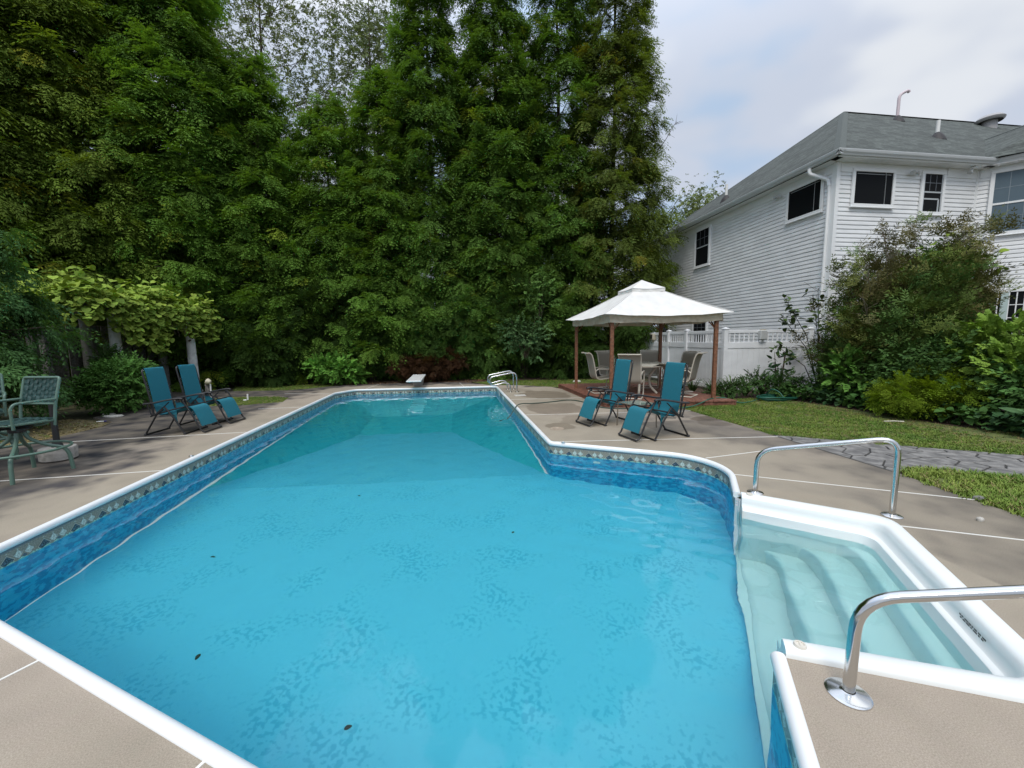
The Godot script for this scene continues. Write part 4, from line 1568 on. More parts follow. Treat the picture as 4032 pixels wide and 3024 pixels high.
	floodlight(root, Vector3(14.3, 6.13, HZ + 0.2), Vector3.DOWN, Vector3(1, 0, 0), true)
	st = mb()
	box(st, Transform3D(Basis(Vector3.BACK, -0.12), Vector3(13.72, 6.06, HZ + 0.05)), Vector3(0.04, 0.2, 0.03), 0.004)
	obj("cable_bracket", st, mats["white_trim"], root)


# ---------------------------------------------------------------- fence
func fence_run(root: Node3D, a: Vector3, b: Vector3, pickets: int, boards: int, dark_base := false):
	var t := (b - a).normalized()
	var l := a.distance_to(b)
	var x := t
	var z := t.cross(Vector3.UP)
	var put_box := func(called: String, c: Vector3, s: Vector3, bev: float):
		var st := mb()
		box(st, Transform3D(Basis(x, Vector3.UP, z), c), s, bev)
		obj(called, st, mats["white_vinyl"], root)
	var mid := (a + b) * 0.5
	put_box.call("rail", mid + Vector3.UP * 1.735, Vector3(l, 0.09, 0.045), 0.006)
	put_box.call("rail", mid + Vector3.UP * 1.35, Vector3(l, 0.175, 0.05), 0.006)
	put_box.call("rail", mid + Vector3.UP * 0.14, Vector3(l, 0.14, 0.05), 0.006)
	var w := l / boards
	for k in boards:
		put_box.call("board", a + t * (w * (k + 0.5)) + Vector3.UP * 0.735, Vector3(w - 0.003, 1.055, 0.022), 0.004)
	for k in pickets:
		put_box.call("picket", a + t * (l * (k + 0.5) / pickets) + Vector3.UP * 1.564, Vector3(0.038, 0.252, 0.022), 0.003)


func fence_post(root: Node3D, p: Vector3, h := 1.80):
	var st := mb()
	box(st, at(p + Vector3.UP * h * 0.5), Vector3(0.127, h, 0.127), 0.008)
	var o := obj("post", st, mats["white_vinyl"], root)
	st = mb()
	box(st, at(p + Vector3.UP * (h + 0.012)), Vector3(0.152, 0.03, 0.152), 0.006)
	var y := h + 0.027
	var q := [Vector3(-0.07, y, -0.07), Vector3(0.07, y, -0.07), Vector3(0.07, y, 0.07), Vector3(-0.07, y, 0.07)]
	for k in 4:
		tri(st, p + q[k], p + q[(k + 1) % 4], p + Vector3(0, y + 0.035, 0), Vector3.UP + q[k] + q[(k + 1) % 4])
	obj("post_cap", st, mats["white_vinyl"], o)


func fence():
	var A := Vector3(7.60, 0, -10.25)
	var B := Vector3(10.12, 0, -10.05)
	var r1 := thing("vinyl_fence", "white vinyl fence run with picket top between the corner post and the house", "fence", Vector3.ZERO, 0.0, "white vinyl fence round the side yard")
	fence_run(r1, A + Vector3(0.065, 0, 0), B + Vector3(-0.065, 0, 0), 17, 15)
	fence_post(r1, A)
	fence_post(r1, B, 1.78)
	var r2 := thing("vinyl_fence", "white vinyl fence run with picket top between the gate and the corner post", "fence", Vector3.ZERO, 0.0, "white vinyl fence round the side yard")
	var G0 := Vector3(7.60, 0, -12.10)
	var G1 := Vector3(7.60, 0, -13.20)
	fence_run(r2, G0 + Vector3(0, 0, 0.065), A + Vector3(0, 0, -0.065), 14, 10)
	fence_post(r2, G0)
	var gate := thing("fence_gate", "white vinyl gate with picket top and latch, behind the canopy's back post", "gate", Vector3.ZERO)
	fence_run(gate, G1 + Vector3(0, 0, 0.085), G0 + Vector3(0, 0, -0.085), 7, 6)
	var st := mb()
	box(st, at(Vector3(7.555, 1.36, -13.08)), Vector3(0.03, 0.16, 0.05), 0.005)
	bar(st, Vector3(7.53, 1.42, -13.08), Vector3(7.53, 1.29, -13.08), 0.018, 0.018)
	obj("latch", st, mats["grey_plastic"], gate)
	var r3 := thing("vinyl_fence", "white vinyl fence run with picket top running from the gate in under the conifers", "fence", Vector3.ZERO, 0.0, "white vinyl fence round the side yard")
	var C := Vector3(7.60, 0, -15.6)
	var D := Vector3(7.60, 0, -17.9)
	fence_post(r3, G1)
	fence_run(r3, C + Vector3(0, 0, 0.065), G1 + Vector3(0, 0, -0.065), 16, 14)
	fence_post(r3, C)
	fence_run(r3, D, C + Vector3(0, 0, -0.065), 14, 12)
	# lamps on the fence
	var lm := thing("fence_lamp", "grey box lamp on the fence rail between corner post and house", "lamp", Vector3(8.65, 1.43, -10.10))
	st = mb()
	box(st, at(Vector3(0, 0.20, 0.0)), Vector3(0.21, 0.27, 0.12), 0.02)
	obj("housing", st, mats["grey_plastic"], lm)
	st = mb()
	box(st, at(Vector3(0, 0.34, 0.0)), Vector3(0.13, 0.014, 0.08), 0.004)
	obj("top_lens", st, mat("warm_lens", lin(0.7, 0.55, 0.30), 0.4), lm)
	st = mb()
	bar(st, Vector3(0, 0.0, 0), Vector3(0, 0.07, 0), 0.045, 0.03, 0.004)
	obj("bracket", st, mats["grey_plastic"], lm)
	var l2 := thing("fence_lamp", "beige box lamp with dark front on the fence rail beyond the gate", "lamp", Vector3(7.55, 1.43, -14.25))
	st = mb()
	box(st, at(Vector3(0, 0.19, 0)), Vector3(0.14, 0.23, 0.20), 0.015)
	obj("housing", st, mats["lamp_beige"], l2)
	st = mb()
	box(st, at(Vector3(-0.075, 0.20, 0.0)), Vector3(0.01, 0.15, 0.12), 0.003)
	obj("lens", st, mats["dark_glass"], l2)
	st = mb()
	bar(st, Vector3(0, 0, 0), Vector3(0, 0.08, 0), 0.04, 0.04, 0.004)
	obj("bracket", st, mats["lamp_beige"], l2)
	# a coil of grey flex hung on the fence
	var co := thing("cable_coil", "loop of pale grey cable hung on the fence beside the sapling", "cable", Vector3(9.62, 1.18, -9.98))
	for k in 4:
		st = mb()
		var pts := []
		for i in 20:
			var a := TAU * i / 20
			pts.append(Vector3(cos(a) * (0.20 + 0.02 * k), sin(a) * (0.15 + 0.012 * k) - 0.01 * k, 0.01 * sin(a * 2 + k) + 0.012 * k))
		tube(st, pts, 0.008, 6, true)
		obj("loop", st, mats["grey_plastic"], co)


# a heart-shaped vine leaf, 1 long along +z
func round_leaf() -> ArrayMesh:
	var st := mb()
	var rim := [[0.0, 0.06], [0.22, -0.06], [0.46, 0.08], [0.54, 0.34], [0.44, 0.62], [0.22, 0.86], [0.0, 1.0]]
	for s in [-1.0, 1.0]:
		for k in rim.size() - 1:
			var f := func(v: Array) -> Vector3: return Vector3(v[0] * s, 0.22 * v[0] - 0.22 * v[1] * v[1] - 0.25 * v[0] * v[0], v[1])
			var g := 0.95 + 0.12 * (k % 2)
			st.set_color(Color(g, g, g * 0.95))
			tri(st, Vector3(0, -0.03, 0.38), f.call(rim[k]), f.call(rim[k + 1]), Vector3.UP)
	return done(st)


# ---------------------------------------------------------------- trees
# a conifer: whorls of boughs, each a clump of drooping sprays; more on the side that can be seen
func conifer(label: String, p: Vector3, height: float, radius: float, low: float, tone: Color, s: int, size := 0.62, dens := 1.0, droop := 0.5, open := 0.0, group := "tall conifers screening the garden"):
	rng.seed = s
	var root := thing("conifer", label, "tree", p, 0.0, group)
	var st := mb()
	var lean := Vector3(rng.randf_range(-0.25, 0.25), 0, rng.randf_range(-0.25, 0.25))
	tube(st, [Vector3(0, -0.1, 0), Vector3(0, height * 0.3, 0) + lean * 0.4, Vector3(0, height * 0.65, 0) + lean, Vector3(0, height * 0.97, 0)], 0.0085 * height, 9, false, 0.02)
	obj("trunk", st, mats["bark"], root)
	var list := []
	var limbs := mb()
	var y := low
	var gap := 0.40
	while y < height:
		var f := (y - low) / (height - low)
		var rr: float = radius * (pow(1.0 - f, 0.55) * (0.75 + 0.25 * smoothstep(0.0, 0.12, f))) + 0.12
		var n := int(maxf(7.0, rr * 5.4 * dens))
		var a0 := rng.randf() * TAU
		for k in n:
			var a := a0 + TAU * (k + rng.randf_range(-0.35, 0.35)) / n
			var d := Vector3(cos(a), 0, sin(a))
			# towards the pool there are more sprays than behind
			var facing: float = d.dot(Vector3(-p.x, 0, -p.z).normalized())
			if facing < -0.35 and rng.randf() < 0.5: continue
			if rng.randf() < open: continue
			var l: float = rr * rng.randf_range(0.72, 1.14)
			var yy := y + rng.randf_range(-0.3, 0.3)
			var base := Vector3(0, yy, 0) + lean * minf(1.0, yy / height)
			var tip := base + d * l + Vector3.UP * l * rng.randf_range(-0.12, 0.28)
			if k % 2 == 0 and l > 0.6:
				tube(limbs, [base, base.lerp(tip, 0.5) + Vector3.UP * 0.06 * l, tip], 0.03, 4, false, 0.008)
			var clump := int((3.6 + 3.2 * minf(l, 2.4)) * dens)
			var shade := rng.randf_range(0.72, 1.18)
			for i in clump:
				var t := 1.0 - pow(rng.randf(), 1.5) * 0.72
				var q := base.lerp(tip, t) + Vector3(rng.randf_range(-1, 1), rng.randf_range(-0.7, 0.55), rng.randf_range(-1, 1)) * (0.16 + 0.2 * minf(l, 1.6)) * 0.8
				var out := (d + Vector3(rng.randf_range(-0.85, 0.85), 0, rng.randf_range(-0.85, 0.85))).normalized()
				out.y = rng.randf_range(-0.25, 0.65) - droop * rng.randf_range(0.3, 1.0)
				var sc: float = size * rng.randf_range(0.75, 1.3)
				var c := vary(tone, 0.16)
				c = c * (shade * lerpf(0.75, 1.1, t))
				if rng.randf() < 0.03: c = Color(c.r * 1.4 + 0.01, c.g * 1.05, c.b * 0.7)
				list.append([Transform3D(dir_basis(out, rng.randf_range(-0.5, 0.5), sc), q), c])
		y += gap * rng.randf_range(0.85, 1.15)
	obj("limbs", limbs, mats["bark"], root)
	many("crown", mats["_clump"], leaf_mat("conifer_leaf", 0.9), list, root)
	return list.size()


# a broad-leaved tree: forking limbs and twigs of leaves, sky showing between
func broad_tree(label: String, p: Vector3, height: float, radius: float, low: float, tone: Color, s: int, count: int, size: float, mesh: Mesh, group := "", called := "broadleaf_tree", trunk := 0.008):
	rng.seed = s
	var root := thing(called, label, "tree", p, 0.0, group)
	var st := mb()
	tube(st, [Vector3.ZERO, Vector3(0.1, height * 0.35, 0), Vector3(-0.15, height * 0.7, 0.1), Vector3(0, height * 0.95, 0)], height * trunk, 8, false, 0.02)
	obj("trunk", st, mats["bark"], root)
	st = mb()
	var tips := []
	for k in int(26 + radius * 9):
		var f := rng.randf()
		var y: float = lerpf(low, height * 0.9, f)
		var a := rng.randf() * TAU
		var l: float = radius * sin(PI * clampf(0.15 + 0.8 * f, 0, 1)) * rng.randf_range(0.55, 1.05)
		var b := Vector3(0, y, 0)
		var e := b + Vector3(cos(a) * l, l * rng.randf_range(0.3, 0.95), sin(a) * l)
		tube(st, [b, b.lerp(e, 0.5) + Vector3(0, -0.08 * l, 0), e], 0.035, 4, false, 0.006)
		tips.append([b, e])
	obj("limbs", st, mats["bark"], root)
	var list := []
	for k in count:
		var t: Array = tips[rng.randi() % tips.size()]
		var u := 0.35 + 0.7 * rng.randf()
		var spread: float = radius * 0.20
		var q: Vector3 = t[0].lerp(t[1], u) + Vector3(rng.randfn(), rng.randfn(), rng.randfn()) * spread
		var d := Vector3(rng.randf_range(-1, 1), rng.randf_range(-0.6, 0.5), rng.randf_range(-1, 1))
		list.append([Transform3D(dir_basis(d, rng.randf_range(-1, 1), size * rng.randf_range(0.7, 1.3)), q), vary(tone, 0.25)])
	many("crown", mesh, leaf_mat("broad_leaf", 0.5), list, root)


# a shrub: leaves through a lumpy mound, dense outside, with stems
func shrub(called: String, label: String, category: String, p: Vector3, r: Vector3, tone: Color, s: int, count: int, size: float, mesh: Mesh, group := "", up := 0.35, shell := 0.55, key := "shrub_leaf", lumps := 7):
	rng.seed = s
	var root := thing(called, label, category, p, 0.0, group)
	var st := mb()
	var blobs := []
	for k in lumps:
		var a := TAU * k / lumps + rng.randf_range(-0.4, 0.4)
		var rad := rng.randf_range(0.2, 0.62)
		var c := Vector3(cos(a) * r.x * rad, r.y * rng.randf_range(0.28, 0.74), sin(a) * r.z * rad)
		blobs.append([c, rng.randf_range(0.36, 0.56), rng.randf_range(0.75, 1.2)])
		tube(st, [Vector3(cos(a) * 0.08, 0, sin(a) * 0.08), c * 0.55 + Vector3(0, 0.02, 0), c + Vector3(0, r.y * 0.18, 0)], 0.022, 5, false, 0.006)
	blobs.append([Vector3(0, r.y * 0.45, 0), 0.6, 1.0])
	obj("stems", st, mats["bark"], root)
	var list := []
	for k in count:
		var b: Array = blobs[rng.randi() % blobs.size()]
		var d := Vector3(rng.randfn(), rng.randfn() * 0.8 + 0.15, rng.randfn()).normalized()
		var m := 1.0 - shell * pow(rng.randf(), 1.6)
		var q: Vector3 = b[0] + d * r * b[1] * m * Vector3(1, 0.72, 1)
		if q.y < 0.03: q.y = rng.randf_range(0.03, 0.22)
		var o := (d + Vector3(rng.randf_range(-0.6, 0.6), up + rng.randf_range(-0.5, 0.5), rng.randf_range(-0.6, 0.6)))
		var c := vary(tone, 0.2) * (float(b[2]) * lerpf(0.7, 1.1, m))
		list.append([Transform3D(dir_basis(o, rng.randf_range(-1.2, 1.2), size * rng.randf_range(0.65, 1.3)), q), c])
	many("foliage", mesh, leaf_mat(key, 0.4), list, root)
	return root


func trees():
	mats["_frond"] = frond_mesh(9, 0.34, 0.05, 0.34, 0.85)
	mats["_clump"] = spray_clump(3, 11, 6, 0.95, 0.19, 0.025, 0.5)
	var green := Color(0.150, 0.275, 0.046)
	var olive := Color(0.185, 0.270, 0.045)
	var deep := Color(0.130, 0.240, 0.046)
	var dim := Color(0.150, 0.205, 0.046)
	# left group, large and near
	conifer("tall olive-green conifer filling the far left edge behind the vine pergola", Vector3(-15.3, 0, -14.2), 18.0, 3.3, 0.9, olive, 401, 0.78, 1.1, 0.65, 0.04)
	conifer("tall olive conifer with drooping sprays behind the left part of the pergola", Vector3(-12.9, 0, -16.6), 19.0, 3.1, 0.8, olive, 402, 0.74, 1.15, 0.65, 0.03)
	conifer("tall green conifer rising behind the pergola's right-hand column", Vector3(-9.9, 0, -17.6), 18.0, 2.7, 0.6, green, 403, 0.68, 1.2, 0.6, 0.02)
	conifer("leftmost conifer, large and dark, beyond the pergola's far end", Vector3(-18.6, 0, -12.0), 17.0, 3.4, 1.0, olive, 404, 0.8, 1.0, 0.65, 0.05)
	# middle: lower trees
	conifer("mid-height conifer right of the tall left group, under the pale tree", Vector3(-7.2, 0, -17.9), 12.2, 2.3, 0.5, green, 405, 0.6, 1.2, 0.5)
	conifer("shorter bright green conifer left of the diving board", Vector3(-5.0, 0, -18.1), 11.2, 2.1, 0.4, green, 406, 0.58, 1.25, 0.45)
	conifer("shorter pointed conifer straight behind the diving board", Vector3(-2.75, 0, -17.8), 12.3, 2.1, 0.35, green, 407, 0.58, 1.25, 0.45)
	# right: the tall group
	conifer("leftmost of the tall right-hand conifers, behind the pool ladder's left", Vector3(-0.55, 0, -18.3), 18.5, 2.2, 0.4, deep, 408, 0.6, 1.2, 0.55)
	conifer("tall dense conifer behind the pool ladder", Vector3(2.0, 0, -18.0), 19.5, 2.3, 0.4, deep, 409, 0.6, 1.2, 0.55)
	conifer("tall conifer with thin top behind the canopy's left posts", Vector3(4.6, 0, -17.6), 18.5, 2.2, 0.5, deep, 410, 0.6, 1.1, 0.6, 0.06)
	conifer("rightmost tall conifer, brownish green, beside the house's far end", Vector3(7.0, 0, -17.2), 18.0, 2.35, 1.5, dim, 411, 0.6, 1.1, 0.75, 0.06)
	rng.seed = 418
	var bare := mb()
	for e in [[Vector3(8.7, 9.3, -16.6), Vector3(9.55, 10.6, -16.5)], [Vector3(9.0, 6.7, -16.4), Vector3(9.75, 7.5, -16.4)]]:
		tube(bare, [e[0], e[0].lerp(e[1], 0.5) + Vector3(0, -0.06, 0), e[1]], 0.018, 4, false, 0.005)
		for k in 7:
			var q: Vector3 = e[0].lerp(e[1], rng.randf_range(0.35, 1.0))
			tube(bare, [q, q + Vector3(rng.randf_range(0.05, 0.4), rng.randf_range(-0.1, 0.4), rng.randf_range(-0.1, 0.1))], 0.008, 4, false, 0.003)
	put("bare_twig", done(bare), mats["bark"], get_node("conifer_010"), -Vector3(7.0, 0, -17.2))
	# second row closing the gaps
	conifer("dark conifer in the second row behind the diving board", Vector3(-4.0, 0, -20.6), 10.5, 2.6, 0.5, deep, 412, 0.75, 0.9, 0.5)
	conifer("dark conifer in the second row behind the canopy", Vector3(3.3, 0, -20.6), 14.5, 2.6, 0.5, deep, 413, 0.75, 0.8, 0.5)
	conifer("dark conifer in the second row behind the pergola", Vector3(-9.0, 0, -20.3), 13.0, 3.0, 0.5, deep, 414, 0.8, 0.85, 0.5)
	conifer("dark conifer in the second row at the left behind the pergola's end", Vector3(-14.4, 0, -18.9), 15.0, 3.2, 0.5, deep, 415, 0.85, 0.8, 0.5)
	# the near one at the left edge
	conifer("low bluish conifer with hanging sprays at the left edge beside the bar chairs", Vector3(-9.95, 0, -8.4), 5.4, 2.15, 0.75, Color(0.085, 0.18, 0.058), 416, 0.5, 1.7, 1.3, 0.0, "")
	# pale broad-leaved trees beyond
	var tw := twig_mesh(7, 5, 0.3, 0.55)
	mats["_twig"] = tw
	broad_tree("pale airy broadleaf tree seen in the gap above the lower conifers", Vector3(-10.6, 0, -27.5), 25.0, 6.0, 6.0, Color(0.20, 0.24, 0.105), 421, 9500, 0.40, tw, "pale trees beyond the conifers")
	broad_tree("pale airy broadleaf tree just left of the tall right-hand conifers", Vector3(-4.6, 0, -28.5), 25.0, 5.2, 6.0, Color(0.185, 0.23, 0.10), 422, 7500, 0.40, tw, "pale trees beyond the conifers")
	broad_tree("pale broadleaf tree showing above the tops between tall conifers", Vector3(2.0, 0, -30.0), 20.0, 4.6, 6.0, Color(0.16, 0.20, 0.09), 423, 5000, 0.42, tw, "pale trees beyond the conifers")
	broad_tree("light green tree peeping over the far end of the house roof", Vector3(22.8, 0, -35.0), 15.3, 4.2, 5.0, Color(0.19, 0.235, 0.08), 424, 2600, 0.5, tw)
	broad_tree("light green tree beside the tall conifer beyond the house's far eave", Vector3(18.6, 0, -34.5), 11.5, 3.4, 4.0, Color(0.20, 0.25, 0.07), 425, 2000, 0.5, tw)


func pergola():
	var root := thing("pergola", "white-columned garden pergola with grey timber beams carrying a grapevine", "pergola", Vector3.ZERO)
	var cols := [[Vector3(-9.0, 0, -12.2), true], [Vector3(-8.55, 0, -14.55), true], [Vector3(-10.75, 0, -13.55), false], [Vector3(-10.1, 0, -15.6), false]]
	for c in cols:
		var st := mb()
		lathe(st, [Vector2(0.0, 0.0), Vector2(0.19, 0.0), Vector2(0.19, 0.07), Vector2(0.165, 0.09), Vector2(0.165, 0.12), Vector2(0.135, 0.15), Vector2(0.128, 0.9), Vector2(0.112, 2.32), Vector2(0.135, 2.36), Vector2(0.16, 2.40), Vector2(0.16, 2.46), Vector2(0.0, 2.46)], 20, at(c[0]))
		obj("column", st, mats["old_white"] if c[1] else mottled("shaded_white", lin(0.20, 0.20, 0.19), lin(0.34, 0.34, 0.33), 0.7, 1.3, 50, 0.02, 2.0), root)  # rear columns: same white, darkened for the shadow under the vine
	# peeling patches on the right-hand column
	var pt := mb()
	for k in [[2.05, 0.05], [1.98, -0.2], [1.72, -0.1], [1.70, 0.15]]:
		var a: float = 1.2 + k[1]
		box(pt, Transform3D(Basis(Vector3.UP, -a + PI / 2), Vector3(-8.55, k[0], -14.55) + Vector3(cos(a), 0, sin(a)) * 0.117), Vector3(0.05, 0.05, 0.004))
	obj("peeled_patch", pt, mats["bark"], root)
	# square grey timber posts at the near end
	for p in [Vector3(-10.0, 0, -11.45), Vector3(-10.65, 0, -11.9)]:
		var st := mb()
		box(st, at(p + Vector3.UP * 1.23), Vector3(0.14, 2.46, 0.14), 0.01)
		obj("post", st, mats["grey_wood"], root)
	# beams along, and rafters across
	for e in [[Vector3(-9.15, 2.55, -11.3), Vector3(-8.45, 2.55, -15.1)], [Vector3(-10.9, 2.55, -12.0), Vector3(-9.9, 2.55, -16.2)]]:
		var st := mb()
		bar(st, e[0], e[1], 0.09, 0.18, 0.006)
		obj("beam", st, mats["grey_wood"], root)
	for k in 9:
		var f := k / 8.0
		var a := Vector3(-8.85, 2.70, -11.15).lerp(Vector3(-8.2, 2.70, -14.9), f)
		var b := Vector3(-11.5, 2.70, -11.9).lerp(Vector3(-10.4, 2.70, -16.3), f)
		var st := mb()
		bar(st, a, b, 0.045, 0.13, 0.004)
		obj("rafter", st, mats["grey_wood"], root)
	# a boarded back, old and dark
	for k in 9:
		var st := mb()
		box(st, at(Vector3(-11.3, 1.1, -12.15) + Vector3(0.10 * k * 1.0, 0, -0.45 * k), -0.22), Vector3(0.03, 2.2, 0.40), 0.004)
		obj("back_board", st, mats["grey_wood"], root)
	# the vine: on the top, hanging down the front in swags
	rng.seed = 431
	var vine := thing("grapevine", "bright yellow-green grapevine sprawling over the pergola and hanging down its front", "vine", Vector3.ZERO)
	var st := mb()
	tube(st, [Vector3(-9.15, 0, -12.45), Vector3(-9.1, 1.2, -12.4), Vector3(-9.1, 2.3, -12.3), Vector3(-9.0, 2.8, -12.6)], 0.035, 6, false, 0.02)
	for k in 12:
		var f := rng.randf()
		var a := Vector3(-8.75, 2.78, -11.2).lerp(Vector3(-8.15, 2.78, -14.9), f)
		tube(st, [a + Vector3(-1.6, 0, 0.3), a + Vector3(-0.7, 0.12, rng.randf_range(-0.4, 0.4)), a + Vector3(0.1, -0.1, 0), a + Vector3(0.25, -rng.randf_range(0.4, 1.0), 0)], 0.012, 5, false, 0.005)
	obj("stem", st, mats["bark"], vine)
	var list := []
	var gold := Color(0.27, 0.38, 0.065)
	for k in 3000:
		var f := rng.randf_range(-0.06, 1.02)
		var w := pow(rng.randf(), 1.5)
		var front := Vector3(-8.72, 2.78, -11.0).lerp(Vector3(-8.15, 2.78, -14.95), f)
		var back := Vector3(-11.3, 2.78, -11.8).lerp(Vector3(-10.3, 2.78, -16.2), f)
		var hump := 0.10 + 0.16 * maxf(0.0, sin(f * 13.0 + 0.6)) + 0.10 * maxf(0.0, sin(f * 31.0))
		var q := front.lerp(back, w) + Vector3(rng.randfn() * 0.09, absf(rng.randfn()) * hump, rng.randfn() * 0.09)
		var d := Vector3(rng.randf_range(-0.5, 1.0), rng.randf_range(-0.6, 0.15), rng.randf_range(-0.6, 1.0))
		list.append([Transform3D(dir_basis(d, rng.randf_range(-0.6, 0.6), rng.randf_range(0.10, 0.185)), q), vary(gold, 0.3)])
	# swags: [position along, how far down, half width]
	for s in [[0.0, 0.55, 0.05], [0.10, 0.35, 0.05], [0.21, 0.75, 0.045], [0.27, 1.1, 0.03], [0.36, 0.5, 0.06], [0.45, 1.35, 0.04], [0.50, 1.0, 0.05], [0.60, 0.55, 0.05], [0.70, 0.7, 0.05], [0.78, 0.95, 0.05], [0.88, 0.7, 0.06], [0.96, 1.05, 0.05]]:
		var n := int(170 * s[1])
		for k in n:
			var drop := pow(rng.randf(), 1.15)
			var f: float = s[0] + rng.randfn() * s[2] * (1.0 - 0.6 * drop)
			var q := Vector3(-8.72, 2.76, -11.0).lerp(Vector3(-8.15, 2.76, -14.95), f) + Vector3(rng.randf_range(-0.10, 0.28), -drop * s[1], rng.randfn() * 0.05)
			var d := Vector3(rng.randf_range(0.0, 1.0), rng.randf_range(-0.75, 0.1), rng.randf_range(-0.4, 1.0))
			list.append([Transform3D(dir_basis(d, rng.randf_range(-0.5, 0.5), rng.randf_range(0.10, 0.175)), q), vary(gold, 0.28) * rng.randf_range(0.75, 1.1)])
	# the near end
	for k in 300:
		var f := rng.randf()
		var q := Vector3(-8.72, 2.75, -11.0).lerp(Vector3(-11.3, 2.75, -11.8), f) + Vector3(rng.randfn() * 0.08, -pow(rng.randf(), 2.2) * (0.25 + 0.5 * absf(sin(f * 9.0))), rng.randf_range(-0.1, 0.25))
		var d := Vector3(rng.randf_range(-0.4, 0.9), rng.randf_range(-0.75, 0.1), rng.randf_range(0.0, 1.0))
		list.append([Transform3D(dir_basis(d, rng.randf_range(-0.5, 0.5), rng.randf_range(0.10, 0.18)), q), vary(gold, 0.28)])
	many("foliage", round_leaf(), leaf_mat("vine_leaf", 0.6), list, vine)


func shrubs():
	var tw: Mesh = mats["_twig"]
	var frond: Mesh = mats["_frond"]
	var clump_m: Mesh = mats["_clump"]
	var maple := twig_mesh(7, 9, 0.38, 0.9, true)
	var fine := twig_mesh(11, 17, 0.2, 0.45)
	# at the pergola's foot
	shrub("climbing_shrub", "dense dark green shrub climbing the pergola's left-hand white column", "shrub", Vector3(-8.0, 0, -10.75), Vector3(0.9, 1.12, 1.0), Color(0.075, 0.165, 0.035), 501, 2200, 0.22, tw, "", 0.2, 0.5, "shrub_leaf", 9)
	shrub("climbing_shrub", "dark shrub growing up round the lower part of the left column", "shrub", Vector3(-8.75, 0, -11.75), Vector3(0.45, 1.75, 0.4), Color(0.065, 0.13, 0.034), 502, 700, 0.22, tw)
	# low dark hedge shrubs under the conifers
	var dk := Color(0.085, 0.165, 0.036)
	var i := 0
	for h in [[-7.0, -16.3, 1.6, 3.4, "dark low evergreen between pergola and deck at the hedge's left end"], [-5.2, -16.5, 1.6, 4.4, "dark rounded evergreen in the hedge left of the bright sapling"], [-3.3, -16.9, 1.5, 4.0, "dark evergreen in the hedge behind the bright sapling"],
			[-1.3, -16.9, 1.7, 3.0, "evergreen hedge shrub with brown bare base behind the diving board"], [0.9, -16.7, 1.6, 3.6, "evergreen hedge shrub behind the right of the diving board"], [2.9, -16.3, 1.5, 4.0, "dark evergreen hedge shrub behind the pool ladder"], [4.8, -15.8, 1.3, 3.4, "dark evergreen hedge shrub behind the canopy's left posts"]]:
		shrub("hedge_shrub", h[4], "shrub", Vector3(h[0], 0, h[1]), Vector3(h[2], h[3], 1.3), dk * [0.7, 0.5, 0.9, 1.0, 1.1, 0.65, 0.65][i], 510 + i, 900, 0.42, clump_m, "low evergreens along the foot of the conifers", 0.1, 0.5, "conifer_leaf", 10)
		i += 1
	shrub("maple_sapling", "bright green low maple sapling at the foot of the hedge left of the diving board", "sapling", Vector3(-4.3, 0, -15.55), Vector3(1.0, 1.05, 0.55), Color(0.12, 0.27, 0.045), 521, 620, 0.24, maple, "", 0.2, 0.7)
	shrub("brown_brush", "patch of dead brown evergreen brush behind the diving board", "brush", Vector3(-1.0, 0, -15.75), Vector3(1.5, 1.15, 0.5), Color(0.085, 0.045, 0.024), 522, 420, 0.34, clump_m, "", -0.1, 0.8, "conifer_leaf")
	shrub("climbing_shrub", "paler leafy climber in the hedge right of the pool ladder", "shrub", Vector3(2.75, 0.9, -15.0), Vector3(1.1, 1.7, 0.5), Color(0.085, 0.16, 0.06), 523, 420, 0.30, tw, "", 0.0, 0.8)
	shrub("climbing_shrub", "light green creeper on the conifer left of the canopy's roof", "shrub", Vector3(3.4, 2.4, -15.5), Vector3(0.8, 1.8, 0.5), Color(0.10, 0.19, 0.045), 524, 300, 0.30, tw, "", 0.0, 0.8)
	# drooping bough beside the fence
	shrub("conifer_bough", "drooping light green conifer bough over the fence behind the canopy", "shrub", Vector3(6.9, 0.9, -14.9), Vector3(0.75, 1.6, 0.6), Color(0.075, 0.14, 0.03), 525, 220, 0.42, clump_m, "", -0.5, 0.8, "conifer_leaf")
	# right-hand bed: the big juniper against the house
	juniper()
	shrub("golden_shrub", "yellow-green maple-leaved shrub at the right edge in front of the lower window", "shrub", Vector3(10.5, 0, -5.75), Vector3(1.5, 1.8, 1.1), Color(0.145, 0.235, 0.036), 541, 1500, 0.21, maple, "", 0.4, 0.6)
	shrub("leafy_shrub", "dark leafy shrub below the golden shrub at the right edge", "shrub", Vector3(10.1, 0, -5.0), Vector3(1.5, 1.2, 1.0), Color(0.07, 0.15, 0.04), 542, 900, 0.28, tw)
	shrub("leafy_shrub", "mid-green maple seedling among the bed's dark stems left of the juniper", "shrub", Vector3(9.1, 0, -7.75), Vector3(0.75, 1.55, 0.6), Color(0.11, 0.23, 0.045), 543, 420, 0.22, maple)
	shrub("leafy_shrub", "dark green twiggy undergrowth at the juniper's left foot", "shrub", Vector3(9.3, 0, -8.2), Vector3(1.0, 1.9, 0.8), Color(0.07, 0.125, 0.034), 544, 900, 0.26, fine)
	shrub("leafy_shrub", "dark undergrowth right of the yellow fern under the juniper", "shrub", Vector3(9.7, 0, -6.6), Vector3(1.3, 1.6, 1.0), Color(0.06, 0.12, 0.032), 545, 1300, 0.28, tw)
	shrub("fern_bush", "feathery yellow-green low bush in the middle of the right bed", "shrub", Vector3(8.95, 0, -6.35), Vector3(0.85, 1.0, 0.65), Color(0.17, 0.25, 0.022), 546, 420, 0.26, clump_m, "", 0.35, 0.8, "conifer_leaf")
